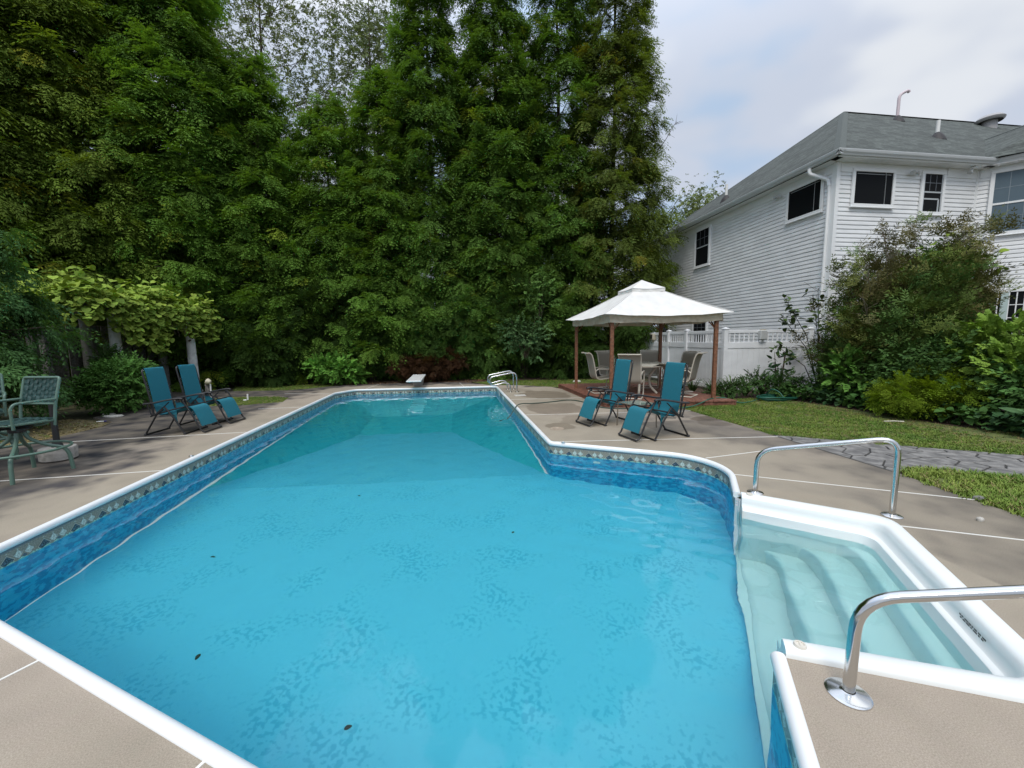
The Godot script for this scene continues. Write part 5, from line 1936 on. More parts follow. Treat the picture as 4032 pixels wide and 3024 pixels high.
	shrub("milkweed", "pale green upright plant with long leaves at the right bed's front", "plant", Vector3(9.05, 0, -4.75), Vector3(0.4, 0.85, 0.35), Color(0.09, 0.17, 0.075), 547, 60, 0.2, leaf_mesh(0.35), "", 0.5, 0.9)
	sapling()
	# low creepers along the bed's front edge
	var edge := [Vector3(8.2, 0, -9.0), Vector3(8.55, 0, -8.4), Vector3(8.6, 0, -7.7), Vector3(8.65, 0, -6.9), Vector3(8.7, 0, -6.0), Vector3(8.75, 0, -5.3), Vector3(8.7, 0, -4.6), Vector3(8.9, 0, -3.9)]
	rng.seed = 551
	var list := []
	for k in 3400:
		var f := rng.randf() * (edge.size() - 1.001)
		var e: Vector3 = edge[int(f)].lerp(edge[int(f) + 1], f - int(f))
		var w := rng.randf()
		var q := e + Vector3(w * 1.4 - 0.12, 0.03 + (0.25 + 0.35 * w) * pow(rng.randf(), 0.8), rng.randf_range(-0.2, 0.2))
		var c := Color(0.06, 0.13, 0.032) if sin(f * 3.1) > -0.2 else Color(0.042, 0.092, 0.035)
		list.append([Transform3D(dir_basis(Vector3(rng.randf_range(-1, 0.5), rng.randf_range(-0.4, 0.4), rng.randf_range(-0.6, 0.8)), rng.randf_range(-0.6, 0.6), rng.randf_range(0.07, 0.15)), q), vary(c, 0.3)])
	var gc := many("ground_cover", leaf_mesh(0.85, 1.0, 0.1), leaf_mat("shrub_leaf", 0.4), list)
	tag(gc, "leafy green creeper covering the front of the right-hand bed", "ground cover")
	# strap-leaved clumps along the fence
	var clump := strap_clump()
	var spots := [[6.95, -9.75, 0.95, "strap-leaved clump just right of the canopy's right post"], [7.35, -9.55, 1.1, "tall strap-leaved clump in front of the fence's corner post"], [7.8, -9.6, 1.15, "largest strap-leaved clump, arching in front of the fence"],
		[8.3, -9.6, 0.95, "strap-leaved clump below the fence's box lamp"], [6.7, -10.3, 0.9, "strap-leaved clump beside the wood deck's back corner"], [6.75, -11.0, 0.85, "strap-leaved clump farthest back along the fence"], [8.8, -9.45, 0.9, "strap-leaved clump nearest the bare sapling"]]
	for k in spots.size():
		var s: Array = spots[k]
		var o: Node3D
		if k == 0:
			o = clump
			o.position = Vector3(s[0], 0, s[1])
			o.set_meta("label", s[3])
		else:
			o = dup(clump, Vector3(s[0], 0, s[1]), k * 1.3, s[3])
		o.scale = Vector3.ONE * s[2]
	shrub("bed_plant", "low leafy plants filling the bed in front of the fence run", "plants", Vector3(8.35, 0, -9.25), Vector3(1.1, 0.72, 0.4), Color(0.06, 0.125, 0.035), 561, 760, 0.16, tw, "", 0.2, 0.8)
	shrub("bed_plant", "low leafy plants in the bed between wood deck and fence corner", "plants", Vector3(7.0, 0, -9.35), Vector3(0.75, 0.42, 0.35), Color(0.06, 0.12, 0.035), 562, 420, 0.15, tw, "", 0.2, 0.8)
	shrub("young_plant", "young upright plant with paired leaves standing against the white fence", "plant", Vector3(8.75, 0, -9.55), Vector3(0.34, 1.45, 0.3), Color(0.05, 0.11, 0.05), 563, 44, 0.17, leaf_mesh(0.5), "", 0.0, 1.0)


func strap_clump() -> Node3D:
	var o := thing("daylily_clump", "strap-leaved clump", "plant", Vector3.ZERO, 0.0, "strap-leaved clumps in the bed along the fence")
	o.set_meta("base", "daylily_clump")
	rng.seed = 571
	var st := mb()
	for k in 46:
		var a := rng.randf() * TAU
		var d := Vector3(cos(a), 0, sin(a))
		var l := rng.randf_range(0.45, 0.85)
		var h := rng.randf_range(0.35, 0.75)
		var s := d.cross(Vector3.UP) * rng.randf_range(0.008, 0.015)
		var g := rng.randf_range(0.7, 1.25)
		var prev := d * 0.03
		var pw := s
		for i in range(1, 6):
			var t := i / 5.0
			var p := d * (0.03 + l * 0.55 * t) + Vector3.UP * (h * (1.7 * t - 1.15 * t * t) * 1.1)
			var w := s * (1.0 - t * t * 0.95)
			st.set_color(Color(0.075 * g, 0.13 * g, 0.038 * g))
			quad(st, prev - pw, prev + pw, p + w, p - w, Vector3.UP)
			prev = p
			pw = w
	obj("leaves", st, leaf_mat("strap_leaf", 0.35), o)
	return o


func juniper():
	rng.seed = 531
	var p := Vector3(10.25, 0, -7.75)
	var root := thing("juniper", "big olive-brown juniper bush in front of the house's end wall", "shrub", p)
	var st := mb()
	var list := []
	var arms := 74
	for k in arms:
		var a := rng.randf() * TAU
		var e := rng.randf_range(0.15, 1.0)
		var l := rng.randf_range(0.75, 1.1)
		var tip := Vector3(cos(a) * 1.85 * l * (1.0 - e * 0.42) + (0.15 if e > 0.7 else -0.05), 0.5 + 3.25 * l * pow(e, 0.75), sin(a) * 1.15 * l * (1.0 - e * 0.4))
		var base := Vector3(cos(a) * 0.12, 0.05, sin(a) * 0.12)
		var mid: Vector3 = base.lerp(tip, 0.55) + Vector3(0, -0.15, 0)
		tube(st, [base, mid, tip], 0.024, 5, false, 0.005)
		var tone: Color = [Color(0.115, 0.165, 0.036), Color(0.135, 0.155, 0.042), Color(0.09, 0.16, 0.04), Color(0.15, 0.14, 0.055)][rng.randi() % 4]
		var thin: bool = cos(a) < -0.45 and e > 0.35
		for i in (22 if thin else 60):
			var t := rng.randf_range(0.35, 1.04)
			var q := base.lerp(mid, minf(1.0, t * 2.0)) if t < 0.5 else mid.lerp(tip, (t - 0.5) * 2.0)
			q += Vector3(rng.randfn(), rng.randfn() * 0.8, rng.randfn()) * 0.20
			var d := (tip - mid).normalized() + Vector3(rng.randf_range(-0.9, 0.9), rng.randf_range(-0.3, 0.6), rng.randf_range(-0.9, 0.9))
			list.append([Transform3D(dir_basis(d, rng.randf_range(-1, 1), rng.randf_range(0.26, 0.5)), q), vary(tone, 0.25)])
		if k % 3 == 0:
			for i in 5:
				var s := tip + Vector3(rng.randfn(), rng.randfn(), rng.randfn()) * 0.14
				tube(st, [tip.lerp(mid, 0.15), s, s + Vector3(rng.randf_range(-0.2, 0.2), rng.randf_range(0.05, 0.25), rng.randf_range(-0.15, 0.15))], 0.006, 4, false, 0.002)
	obj("stems", st, mottled("grey_twig", lin(0.10, 0.085, 0.065), lin(0.24, 0.20, 0.16), 0.9, 2.0, 532), root)
	many("foliage", spray_clump(8, 9, 4, 0.9, 0.2, 0.026, 0.12), leaf_mat("juniper_leaf", 0.35), list, root)
	var v := []
	for k in 150:
		var q := Vector3(rng.randfn() * 0.35 + 0.55, 3.05 + rng.randfn() * 0.3, rng.randfn() * 0.3 + 0.3)
		v.append([Transform3D(dir_basis(Vector3(rng.randf_range(-1, 1), rng.randf_range(-0.5, 0.3), rng.randf_range(-0.3, 1)), rng.randf_range(-0.6, 0.6), rng.randf_range(0.10, 0.2)), q), vary(Color(0.17, 0.24, 0.03), 0.25)])
	for k in 70:
		var f := rng.randf()
		var q := Vector3(-0.45 + 0.35 * f + rng.randfn() * 0.07, 0.75 + 1.15 * (1.0 - f) + rng.randfn() * 0.05, 0.95 + 0.15 * f)
		v.append([Transform3D(dir_basis(Vector3(rng.randf_range(-1, 1), rng.randf_range(-0.6, 0.2), 1), rng.randf_range(-0.4, 0.4), rng.randf_range(0.11, 0.18)), q), vary(Color(0.06, 0.135, 0.04), 0.25)])
	var cl := many("bindweed", leaf_mesh(0.85, 1.0, 0.1), leaf_mat("shrub_leaf", 0.4), v)
	cl.position = p
	tag(cl, "yellow-green climber in the top of the big juniper", "vine")


func sapling():
	rng.seed = 535
	var p := Vector3(9.15, 0, -8.75)
	var root := thing("sapling", "thin leaning sapling with dark bare stems and leafy twigs before the fence", "sapling", p)
	var st := mb()
	var list := []
	var stems := [[Vector3(-1.1, 2.1, -0.1), 1], [Vector3(-0.95, 2.55, -0.2), 1], [Vector3(-0.35, 2.6, 0.0), 1], [Vector3(-1.25, 1.35, 0.0), 1], [Vector3(0.0, 2.75, -0.2), 0], [Vector3(0.25, 2.3, 0.1), 0], [Vector3(-0.1, 1.9, 0.2), 0]]
	for s in stems:
		var tip: Vector3 = s[0]
		var mid := Vector3(tip.x * 0.35, tip.y * 0.62, tip.z * 0.5)
		tube(st, [Vector3(rng.randf_range(-0.08, 0.08), 0, rng.randf_range(-0.08, 0.08)), mid, tip], 0.016, 5, false, 0.004)
		for k in (30 if s[1] else 14):
			var t := 1.0 - pow(rng.randf(), 1.4) * (0.7 if s[1] else 0.9)
			var q := mid.lerp(tip, t) + Vector3(rng.randfn(), rng.randfn(), rng.randfn()) * 0.09
			list.append([Transform3D(dir_basis(Vector3(rng.randf_range(-1, 1), rng.randf_range(-0.5, 0.4), rng.randf_range(-0.6, 1)), rng.randf_range(-0.7, 0.7), rng.randf_range(0.10, 0.19)), q), vary(Color(0.062, 0.095, 0.03), 0.3)])
		for k in 6:
			var q := mid.lerp(tip, rng.randf_range(0.1, 0.95))
			tube(st, [q, q + Vector3(rng.randf_range(-0.3, 0.2), rng.randf_range(0.0, 0.3), rng.randf_range(-0.2, 0.2))], 0.005, 4, false, 0.002)
	obj("stems", st, mat("dark_twig", lin(0.022, 0.018, 0.016), 0.8), root)
	many("foliage", leaf_mesh(0.6), leaf_mat("shrub_leaf", 0.4), list, root)


# ---------------------------------------------------------------- lawn
const LAWN_E := [[3.46, -8.0], [5.09, -8.54], [5.10, -5.62], [5.43, -5.37], [6.07, -4.9], [6.63, -4.48], [7.35, -4.0], [9.4, -2.74], [12.5, -3.0], [9.2, -4.6], [8.55, -5.8], [8.45, -7.7], [8.3, -9.0], [6.6, -9.2], [6.55, -8.25]]


func lawn():
	var poly := plan([[5.10, -8.6], [5.10, -5.62], [5.43, -5.37], [6.07, -4.9], [6.63, -4.48], [7.35, -4.0], [9.4, -2.74], [13.0, -2.6], [9.6, -4.2], [8.6, -5.6], [8.5, -7.7], [8.3, -8.9], [7.6, -9.15], [6.6, -9.1]])
	var near := plan([[5.07, -3.70], [5.36, -3.87], [5.6, -3.79], [6.28, -3.35], [7.4, -2.48], [8.6, -1.49], [8.6, 1.0], [4.92, 1.0], [4.82, -1.6], [4.91, -2.8], [4.98, -3.34]])
	var farr := plan([[0.7, -15.2], [1.3, -13.97], [2.35, -13.62], [3.22, -12.9], [3.4, -12.75], [6.5, -12.4], [6.9, -14.6], [3.0, -15.3]])
	var left := plan([[-7.4, -14.55], [-5.6, -14.3], [-4.97, -14.65], [-4.3, -15.3], [-4.3, -15.95], [-8.0, -15.9]])
	var patch := plan([[-5.55, -11.05], [-4.64, -11.47], [-4.82, -12.28], [-5.3, -12.7], [-6.75, -12.85], [-7.2, -12.2], [-6.5, -11.25]])
	var dry := plan([[-7.0, -7.9], [-6.94, -8.8], [-7.12, -9.25], [-8.2, -9.9], [-10.5, -9.5], [-11.5, -5.0], [-8.65, -5.0], [-8.05, -6.0], [-7.25, -6.9]])
	var names := ["lawn", "lawn", "lawn", "lawn", "lawn", "dry_verge"]
	var polys := [poly, near, farr, left, patch, dry]
	for k in 6:
		var st := mb()
		sheet(st, polys[k], -0.012)
		struct(names[k], st, mats["turf"] if k < 5 else mats["dry_turf"])
	# mulch under the hedge and in the beds
	for m in [[[-8.0, -15.9], [-4.3, -15.95], [-4.3, -15.5], [-3.3, -15.55], [-1.9, -15.65], [-0.3, -15.5], [0.6, -14.95], [0.7, -15.2], [3.0, -15.3], [6.9, -14.6], [7.4, -19.0], [-12.0, -20.0]],
			[[8.3, -9.0], [8.5, -7.7], [8.6, -5.6], [9.6, -4.2], [13.0, -2.6], [15.5, -4.0], [15.5, -9.6], [6.6, -12.3], [6.55, -8.5]]]:
		var st := mb()
		sheet(st, plan(m), -0.008)
		struct("planting_bed", st, mats["mulch"])
	# grass blades
	var tuft := mb()
	rng.seed = 601
	for k in 9:
		var a := rng.randf() * TAU
		var d := Vector3(cos(a), 0, sin(a))
		var h := rng.randf_range(0.6, 1.1)
		var b := Vector3(rng.randf_range(-0.5, 0.5), 0, rng.randf_range(-0.5, 0.5))
		var w := d.cross(Vector3.UP) * 0.07
		var m := b + d * 0.18 + Vector3.UP * h * 0.6
		var e := b + d * rng.randf_range(0.45, 0.9) + Vector3.UP * h
		tuft.set_color(Color(0.7, 0.75, 0.7)); tuft.add_vertex(b - w)
		tuft.set_color(Color(0.7, 0.75, 0.7)); tuft.add_vertex(b + w)
		tuft.set_color(Color(1, 1, 1)); tuft.add_vertex(m - w * 0.8)
		tuft.set_color(Color(0.7, 0.75, 0.7)); tuft.add_vertex(b + w)
		tuft.set_color(Color(1, 1, 1)); tuft.add_vertex(m + w * 0.8)
		tuft.set_color(Color(1, 1, 1)); tuft.add_vertex(m - w * 0.8)
		tuft.set_color(Color(1, 1, 1)); tuft.add_vertex(m - w * 0.8)
		tuft.set_color(Color(1, 1, 1)); tuft.add_vertex(m + w * 0.8)
		tuft.set_color(Color(1.25, 1.2, 1.1)); tuft.add_vertex(e)
	var tm := done(tuft)
	var n := noise(610, 0.9, 3)
	var lists := []
	var dens := [900.0, 1100.0, 350.0, 350.0, 450.0, 120.0]
	for g in 6:
		var list := []
		var lo: Vector2 = polys[g][0]
		var hi: Vector2 = polys[g][0]
		for v in polys[g]:
			lo = lo.min(v); hi = hi.max(v)
		hi.x = minf(hi.x, 10.0)
		if g == 1: lo.y = -3.9; hi.y = 0.0
		var total := int((hi.x - lo.x) * (hi.y - lo.y) * dens[g])
		for k in total:
			var v := Vector2(rng.randf_range(lo.x, hi.x), rng.randf_range(lo.y, hi.y))
			var q := v + Vector2(rng.randfn(), rng.randfn()) * 0.035
			if not Geometry2D.is_point_in_polygon(v, polys[g]): continue
			var f := n.get_noise_2d(v.x * 1.2, v.y * 1.2)
			if f < -0.38 and rng.randf() < 0.75: continue
			var edge: float = smoothstep(7.6, 8.5, v.x) if g == 0 else 0.0
			if rng.randf() < edge * 0.8: continue
			var c := Color(0.20, 0.255, 0.055).lerp(Color(0.115, 0.195, 0.036), clampf(0.5 + f * 1.3, 0, 1))
			if g == 1: c = c * 1.15
			if rng.randf() < 0.10 + edge * 0.5 + (0.75 if g == 5 else 0.0): c = Color(0.27, 0.22, 0.10)
			var sc := rng.randf_range(0.022, 0.042) * (1.0 - 0.3 * edge)
			if g == 1: sc *= 1.5
			list.append([Transform3D(Basis(Vector3.UP, rng.randf() * TAU).scaled(Vector3(sc * 1.25, sc, sc * 1.25)), Vector3(q.x, -0.012, q.y)), vary(c, 0.2)])
		var o := many("grass", tm, leaf_mat("grass_blade", 0.4), list)
		tag(o, ["mown grass between the deck, path and planting bed on the right", "rough bright grass at the right edge in front of the stone path", "grass strip between the ladder and the wood deck", "grass strip along the hedge at the far left", "small grass patch behind the left loungers", "dry grass and leaves behind the bar chairs"][g], "grass")


# ---------------------------------------------------------------- wood deck and canopy
const WD := 0.12   # height of the wood deck


func deck_and_gazebo():
	rng.seed = 701
	var root := thing("wood_deck", "low red-brown wood platform of long planks under the white canopy", "deck", Vector3.ZERO)
	var A := Vector3(3.42, WD, -8.60); var B := Vector3(6.52, WD, -8.28); var C := Vector3(6.5, WD, -12.4); var D := Vector3(3.40, WD, -12.65)
	var n := 22
	for k in n:
		var u0 := float(k) / n; var u1 := float(k + 1) / n
		var g := 0.003
		var p0 := A.lerp(B, u0) + Vector3(g, 0, rng.randf_range(-0.006, 0.012)); var p1 := A.lerp(B, u1) - Vector3(g, 0, 0)
		p1.z = p0.z + (B.z - A.z) / n
		var q0 := D.lerp(C, u0) + Vector3(g, 0, 0); var q1 := D.lerp(C, u1) - Vector3(g, 0, 0)
		var st := mb()
		slab(st, PackedVector2Array([Vector2(p0.x, p0.z), Vector2(p1.x, p1.z), Vector2(q1.x, q1.z), Vector2(q0.x, q0.z)]), WD - 0.035, WD + rng.randf_range(-0.002, 0.002), 0.004)
		obj("plank", st, mats["deck_wood"] if k % 3 else mottled("deck_wood_b", lin(0.12, 0.045, 0.028), lin(0.23, 0.095, 0.062), 0.7, 1.2, 702, 0.02, 1.8, 0.25), root)
	var h := WD - 0.04
	for e in [[A, B], [B, C], [C, D], [D, A]]:
		var st := mb()
		var a: Vector3 = e[0] * Vector3(1, 0, 1); var b: Vector3 = e[1] * Vector3(1, 0, 1)
		var inn := ((A + C) * 0.5 * Vector3(1, 0, 1) - (a + b) * 0.5).normalized() * 0.03
		bar(st, a + inn + Vector3.UP * (h * 0.5 - 0.02), b + inn + Vector3.UP * (h * 0.5 - 0.02), 0.03, h + 0.03, 0.003)
		obj("fascia_board", st, mats["deck_wood"], root)
	# canopy
	var G := thing("canopy", "white two-tier fabric garden canopy on four brown posts over the patio table", "canopy", Vector3.ZERO)
	var P := [Vector3(3.75, 0, -9.05), Vector3(6.15, 0, -8.62), Vector3(6.05, 0, -10.98), Vector3(3.62, 0, -11.40)]
	var ctr := Vector3(4.93, 0, -9.98)
	var yt := 2.04
	for k in 4:
		var p: Vector3 = P[k]
		var st := mb()
		box(st, at(p + Vector3.UP * (WD + (yt - WD) * 0.5 + 0.05), -0.17), Vector3(0.085, yt - WD + 0.1, 0.085), 0.008)
		var post := obj("post", st, mats["post_wood"], G)
		st = mb()
		box(st, at(p + Vector3.UP * (WD + 0.006), -0.17), Vector3(0.13, 0.012, 0.13), 0.003)
		obj("foot_plate", st, mats["post_wood"], post)
		for nb in [P[(k + 1) % 4], P[(k + 3) % 4]]:
			var d: Vector3 = (nb - p).normalized()
			st = mb()
			tube(st, [p + d * 0.02 + Vector3.UP * (yt - 0.26), p + d * 0.16 + Vector3.UP * (yt - 0.1), p + d * 0.24 + Vector3.UP * (yt + 0.02)], 0.014, 6)
			obj("brace", st, mats["post_wood"], post)
	# canvas: lower skirt, upper cap, hanging valance
	var corner := []
	var inner := []
	for p in P:
		var d: Vector3 = (p - ctr).normalized()
		corner.append(p + d * 0.36 + Vector3.UP * 2.155)
		inner.append(ctr + (p - ctr) * 0.27 + Vector3.UP * 2.80)
	var st := mb()
	st.set_smooth_group(-1)
	for k in 4:
		var a: Vector3 = corner[k]; var b: Vector3 = corner[(k + 1) % 4]; var c: Vector3 = inner[(k + 1) % 4]; var d: Vector3 = inner[k]
		st.set_smooth_group(k + 1)
		var cols := 16; var rows := 8
		var f := func(u: float, v: float) -> Vector3:
			var q := a.lerp(b, u).lerp(d.lerp(c, u), v)
			q.y -= 0.055 * sin(PI * u) * sin(PI * minf(v + 0.12, 1.0)) + 0.04 * sin(PI * u) * (1.0 - v)
			q.y -= 0.09 * v * (1.0 - v)
			q.y += 0.006 * sin(u * 23.0 + v * 4.0) * (1.0 - v)
			return q
		for i in cols:
			for j in rows:
				quad(st, f.call(float(i) / cols, float(j) / rows), f.call((i + 1.0) / cols, float(j) / rows), f.call((i + 1.0) / cols, (j + 1.0) / rows), f.call(float(i) / cols, (j + 1.0) / rows), Vector3.UP * 1.5 + (a + b) * 0.5 - ctr)
	obj("lower_canvas", st, mats["canvas"], G)
	# seams over the hips
	st = mb()
	for k in 4:
		var a: Vector3 = corner[k]; var d: Vector3 = inner[k]
		var m := a.lerp(d, 0.5) + Vector3.UP * -0.016
		tube(st, [a, m, d], 0.008, 5)
	obj("seam", st, mats["canvas"], G)
	var cap := []
	for p in P: cap.append(ctr + (p - ctr) * 0.34 + Vector3.UP * 2.85)
	var top := ctr + Vector3.UP * 3.10
	st = mb()
	for k in 4:
		var a: Vector3 = cap[k]; var b: Vector3 = cap[(k + 1) % 4]
		st.set_smooth_group(k + 1)
		for i in 6:
			for j in 4:
				var g := func(u: float, v: float) -> Vector3:
					var q := a.lerp(b, u).lerp(top, v)
					q.y -= 0.025 * sin(PI * u) * (1.0 - v) + 0.03 * v * (1.0 - v)
					return q
				quad(st, g.call(i / 6.0, j / 4.0), g.call((i + 1) / 6.0, j / 4.0), g.call((i + 1) / 6.0, (j + 1) / 4.0), g.call(i / 6.0, (j + 1) / 4.0), Vector3.UP + (a + b) * 0.5 - ctr)
	obj("upper_canvas", st, mats["canvas"], G)
	st = mb()
	st.set_smooth_group(1)
	for k in 4:
		var a: Vector3 = cap[k]; var b: Vector3 = cap[(k + 1) % 4]
		var o := ((a + b) * 0.5 - ctr) * Vector3(1, 0, 1)
		for i in 16:
			var w := func(u: float, v: float) -> Vector3:
				return a.lerp(b, u) + Vector3.UP * (-0.085 * v - 0.025 * sin(PI * u)) - o.normalized() * (0.012 + (0.012 * sin(u * 19.0 + k) + 0.008 * sin(u * 41.0)) * v)
			quad(st, w.call(i / 16.0, 0.0), w.call((i + 1) / 16.0, 0.0), w.call((i + 1) / 16.0, 1.0), w.call(i / 16.0, 1.0), o)
	obj("upper_valance", st, mats["canvas"], G)
	st = mb()
	st.set_smooth_group(1)
	for k in 4:
		var d0: Vector3 = (P[k] - ctr).normalized(); var d1: Vector3 = (P[(k + 1) % 4] - ctr).normalized()
		var a: Vector3 = P[k] + d0 * 0.12 + Vector3.UP * 2.14; var b: Vector3 = P[(k + 1) % 4] + d1 * 0.12 + Vector3.UP * 2.14
		var o := ((a + b) * 0.5 - ctr) * Vector3(1, 0, 1)
		for i in 30:
			for j in 3:
				var w := func(u: float, v: float) -> Vector3:
					return a.lerp(b, u) + Vector3.UP * (-0.17 * v - 0.03 * sin(PI * u) * v - 0.012 * sin(u * 17.0 + k * 2.0) * v) + o.normalized() * (0.02 * sin(u * 21.0 + k) + 0.012 * sin(u * 47.0 + v * 3.0)) * (0.2 + v)
				quad(st, w.call(i / 30.0, j / 3.0), w.call((i + 1) / 30.0, j / 3.0), w.call((i + 1) / 30.0, (j + 1) / 3.0), w.call(i / 30.0, (j + 1) / 3.0), o)
	obj("valance", st, mats["valance_cloth"], G)
	st = mb()
	for k in 4:
		bar(st, P[k] + Vector3.UP * (yt + 0.055), P[(k + 1) % 4] + Vector3.UP * (yt + 0.055), 0.05, 0.03)
		tube(st, [P[k] + Vector3.UP * 2.05, inner[k] - Vector3.UP * 0.05], 0.015, 6)
	obj("roof_frame", st, mats["post_wood"], G)


func rib(st: SurfaceTool, prof: Array, half: float, sag := 0.0, cols := 6, thick := 0.012, smooth := 1):
	# a sling: profile in (z, y), from x = -half to half, two skins
	st.set_smooth_group(smooth)
	for s in [0.0, thick]:
		for k in prof.size() - 1:
			for i in cols:
				var f := func(u: float, p: Vector2, q: Vector2) -> Vector3:
					var t := (q - p).normalized()
					var nrm := Vector2(-t.y, t.x)
					return Vector3(lerpf(-half, half, u), p.y - sag * sin(PI * u), p.x) + Vector3(0, nrm.y, nrm.x) * s
				var p: Vector2 = prof[k]; var q: Vector2 = prof[k + 1]
				var r: Vector2 = prof[mini(k + 2, prof.size() - 1)]
				var q2 := q + (q - p) if k + 2 >= prof.size() else r
				quad(st, f.call(float(i) / cols, p, q), f.call((i + 1.0) / cols, p, q), f.call((i + 1.0) / cols, q, q2), f.call(float(i) / cols, q, q2), Vector3(0, 1, 0.3) * (1.0 if s > 0 else -1.0))


func smooth2(pts: Array, steps := 4) -> Array:
	var c := Curve2D.new()
	for k in pts.size():
		var d: Vector2 = (pts[mini(k + 1, pts.size() - 1)] - pts[maxi(k - 1, 0)]) / 6.0
		c.add_point(pts[k], -d, d)
	var out := []
	for k in pts.size() - 1:
		for i in steps: out.append(c.sample(k, float(i) / steps))
	out.append(pts[-1])
	return out


func zy(pts: Array, x: float) -> Array:
	var out := []
	for p in pts: out.append(Vector3(x, p.y, p.x))
	return out


func patio_set():
	var T := Vector3(4.95, WD, -10.0)
	var tb := thing("patio_table", "round cream patio table with curved legs under the white canopy", "table", T)
	var st := mb()
	lathe(st, [Vector2(0, 0.755), Vector2(0.56, 0.755), Vector2(0.60, 0.75), Vector2(0.615, 0.735), Vector2(0.60, 0.715), Vector2(0.56, 0.71), Vector2(0, 0.715)], 36)
	obj("tabletop", st, mats["beige_metal"], tb)
	for k in 4:
		var a := TAU * k / 4 + 0.5
		var d := Vector3(cos(a), 0, sin(a))
		st = mb()
		tube(st, rounded([d * 0.42 + Vector3.UP * 0.71, d * 0.22 + Vector3.UP * 0.45, d * 0.26 + Vector3.UP * 0.18, d * 0.44 + Vector3.UP * 0.0], 0.25, 6), 0.032, 8)
		obj("leg", st, mats["beige_metal"], tb)
	st = mb()
	tube(st, [Vector3(0.24, 0.3, 0), Vector3(0, 0.3, 0.24), Vector3(-0.24, 0.3, 0), Vector3(0, 0.3, -0.24)], 0.014, 6, true)
	obj("brace_ring", st, mats["beige_metal"], tb)
	# folded cover lying on the table, one end hanging over
	var cv := thing("furniture_cover", "crumpled cream cover lying folded on the patio table", "cover", T + Vector3(0, 0.757, 0))
	st = mb()
	st.set_smooth_group(1)
	var n := noise(720, 3.4, 3)
	var h := func(x: float, z: float) -> Vector3:
		var r := Vector2(x, z).length()
		var y := 0.03 + 0.045 * absf(n.get_noise_2d(x * 1.6, z * 2.4)) + 0.02 * n.get_noise_2d(x * 4.0, z * 4.0) + 0.012
		if x > 0.52: y -= (x - 0.52) * 1.1 + 0.02
		if z > 0.5: y -= (z - 0.5) * 1.4
		return Vector3(x, y, z)
	for i in 34:
		for j in 24:
			var x0 := -0.5 + 1.28 * i / 34.0; var x1 := -0.5 + 1.28 * (i + 1) / 34.0
			var z0 := -0.42 + 1.0 * j / 24.0; var z1 := -0.42 + 1.0 * (j + 1) / 24.0
			var k0 := 1.0 - 0.35 * maxf(0.0, x0); var k1 := 1.0 - 0.35 * maxf(0.0, x1)
			quad(st, h.call(x0, z0 * k0), h.call(x1, z0 * k1), h.call(x1, z1 * k1), h.call(x0, z1 * k0), Vector3.UP)
	# its underside, a little lower, so that it reads as folded layers
	for i in 17:
		for j in 12:
			var x0 := -0.47 + 0.98 * i / 17.0; var x1 := -0.47 + 0.98 * (i + 1) / 17.0
			var z0 := -0.4 + 0.86 * j / 12.0; var z1 := -0.4 + 0.86 * (j + 1) / 12.0
			quad(st, Vector3(x0, 0.006, z0), Vector3(x1, 0.006, z0), Vector3(x1, 0.006, z1), Vector3(x0, 0.006, z1), Vector3.DOWN)
	obj("cloth", st, mats["cream_cloth"], cv)
	cv.rotation.y = -0.3
	# six sling chairs
	var seat := smooth2([Vector2(0.30, 0.385), Vector2(0.24, 0.415), Vector2(0.05, 0.40), Vector2(-0.15, 0.385), Vector2(-0.235, 0.44), Vector2(-0.27, 0.60), Vector2(-0.32, 0.85), Vector2(-0.37, 1.02), Vector2(-0.43, 1.085), Vector2(-0.50, 1.09)])
	var c := thing("patio_chair", "beige sling patio chair", "chair", Vector3.ZERO, 0.0, "beige sling chairs round the patio table")
	c.set_meta("base", "patio_chair")
	st = mb()
	rib(st, seat, 0.245, 0.012, 6, 0.008)
	obj("sling", st, mats["beige_sling"], c)
	for s in [-1.0, 1.0]:
		st = mb()
		tube(st, zy(seat, 0.255 * s), 0.0165, 8)
		obj("side_rail", st, mats["beige_metal"], c)
		st = mb()
		tube(st, rounded([Vector3(0.262 * s, 0.60, -0.27), Vector3(0.285 * s, 0.665, -0.22), Vector3(0.295 * s, 0.655, 0.16), Vector3(0.285 * s, 0.60, 0.26), Vector3(0.27 * s, 0.0165, 0.22), Vector3(0.27 * s, 0.0165, -0.30)], 0.16, 6), 0.0165, 8)
		obj("arm_and_runner", st, mats["beige_metal"], c)
	st = mb()
	tube(st, [Vector3(-0.27, 0.0165, -0.30), Vector3(0.27, 0.0165, -0.30)], 0.0165, 8)
	tube(st, [Vector3(-0.27, 0.0165, 0.21), Vector3(0.27, 0.0165, 0.21)], 0.0165, 8)
	tube(st, [Vector3(-0.255, 0.375, 0.12), Vector3(0.255, 0.375, 0.12)], 0.013, 8)
	tube(st, [Vector3(-0.255, 0.375, -0.14), Vector3(0.255, 0.375, -0.14)], 0.013, 8)
	tube(st, [Vector3(-0.25, 1.088, -0.50), Vector3(0.25, 1.088, -0.50)], 0.0165, 8)
	obj("cross_bars", st, mats["beige_metal"], c)
	var spots := [[Vector3(4.02, WD, -10.35), 1.55, "beige sling chair at the left end of the patio table, seen from its side"], [Vector3(4.62, WD, -11.1), 0.3, "beige sling chair behind the canopy's front post facing the pool"],
		[Vector3(4.35, WD, -9.25), PI - 0.55, "beige sling chair with its back turned, behind the left blue lounger"], [Vector3(5.72, WD, -11.0), -0.5, "beige sling chair behind the table between it and the back post"],
		[Vector3(5.72, WD, -9.25), PI + 0.72, "beige sling chair with its back turned, behind the right blue lounger"], [Vector3(6.0, WD, -9.95), -1.45, "beige sling chair at the right end of the table, seen from its side"]]
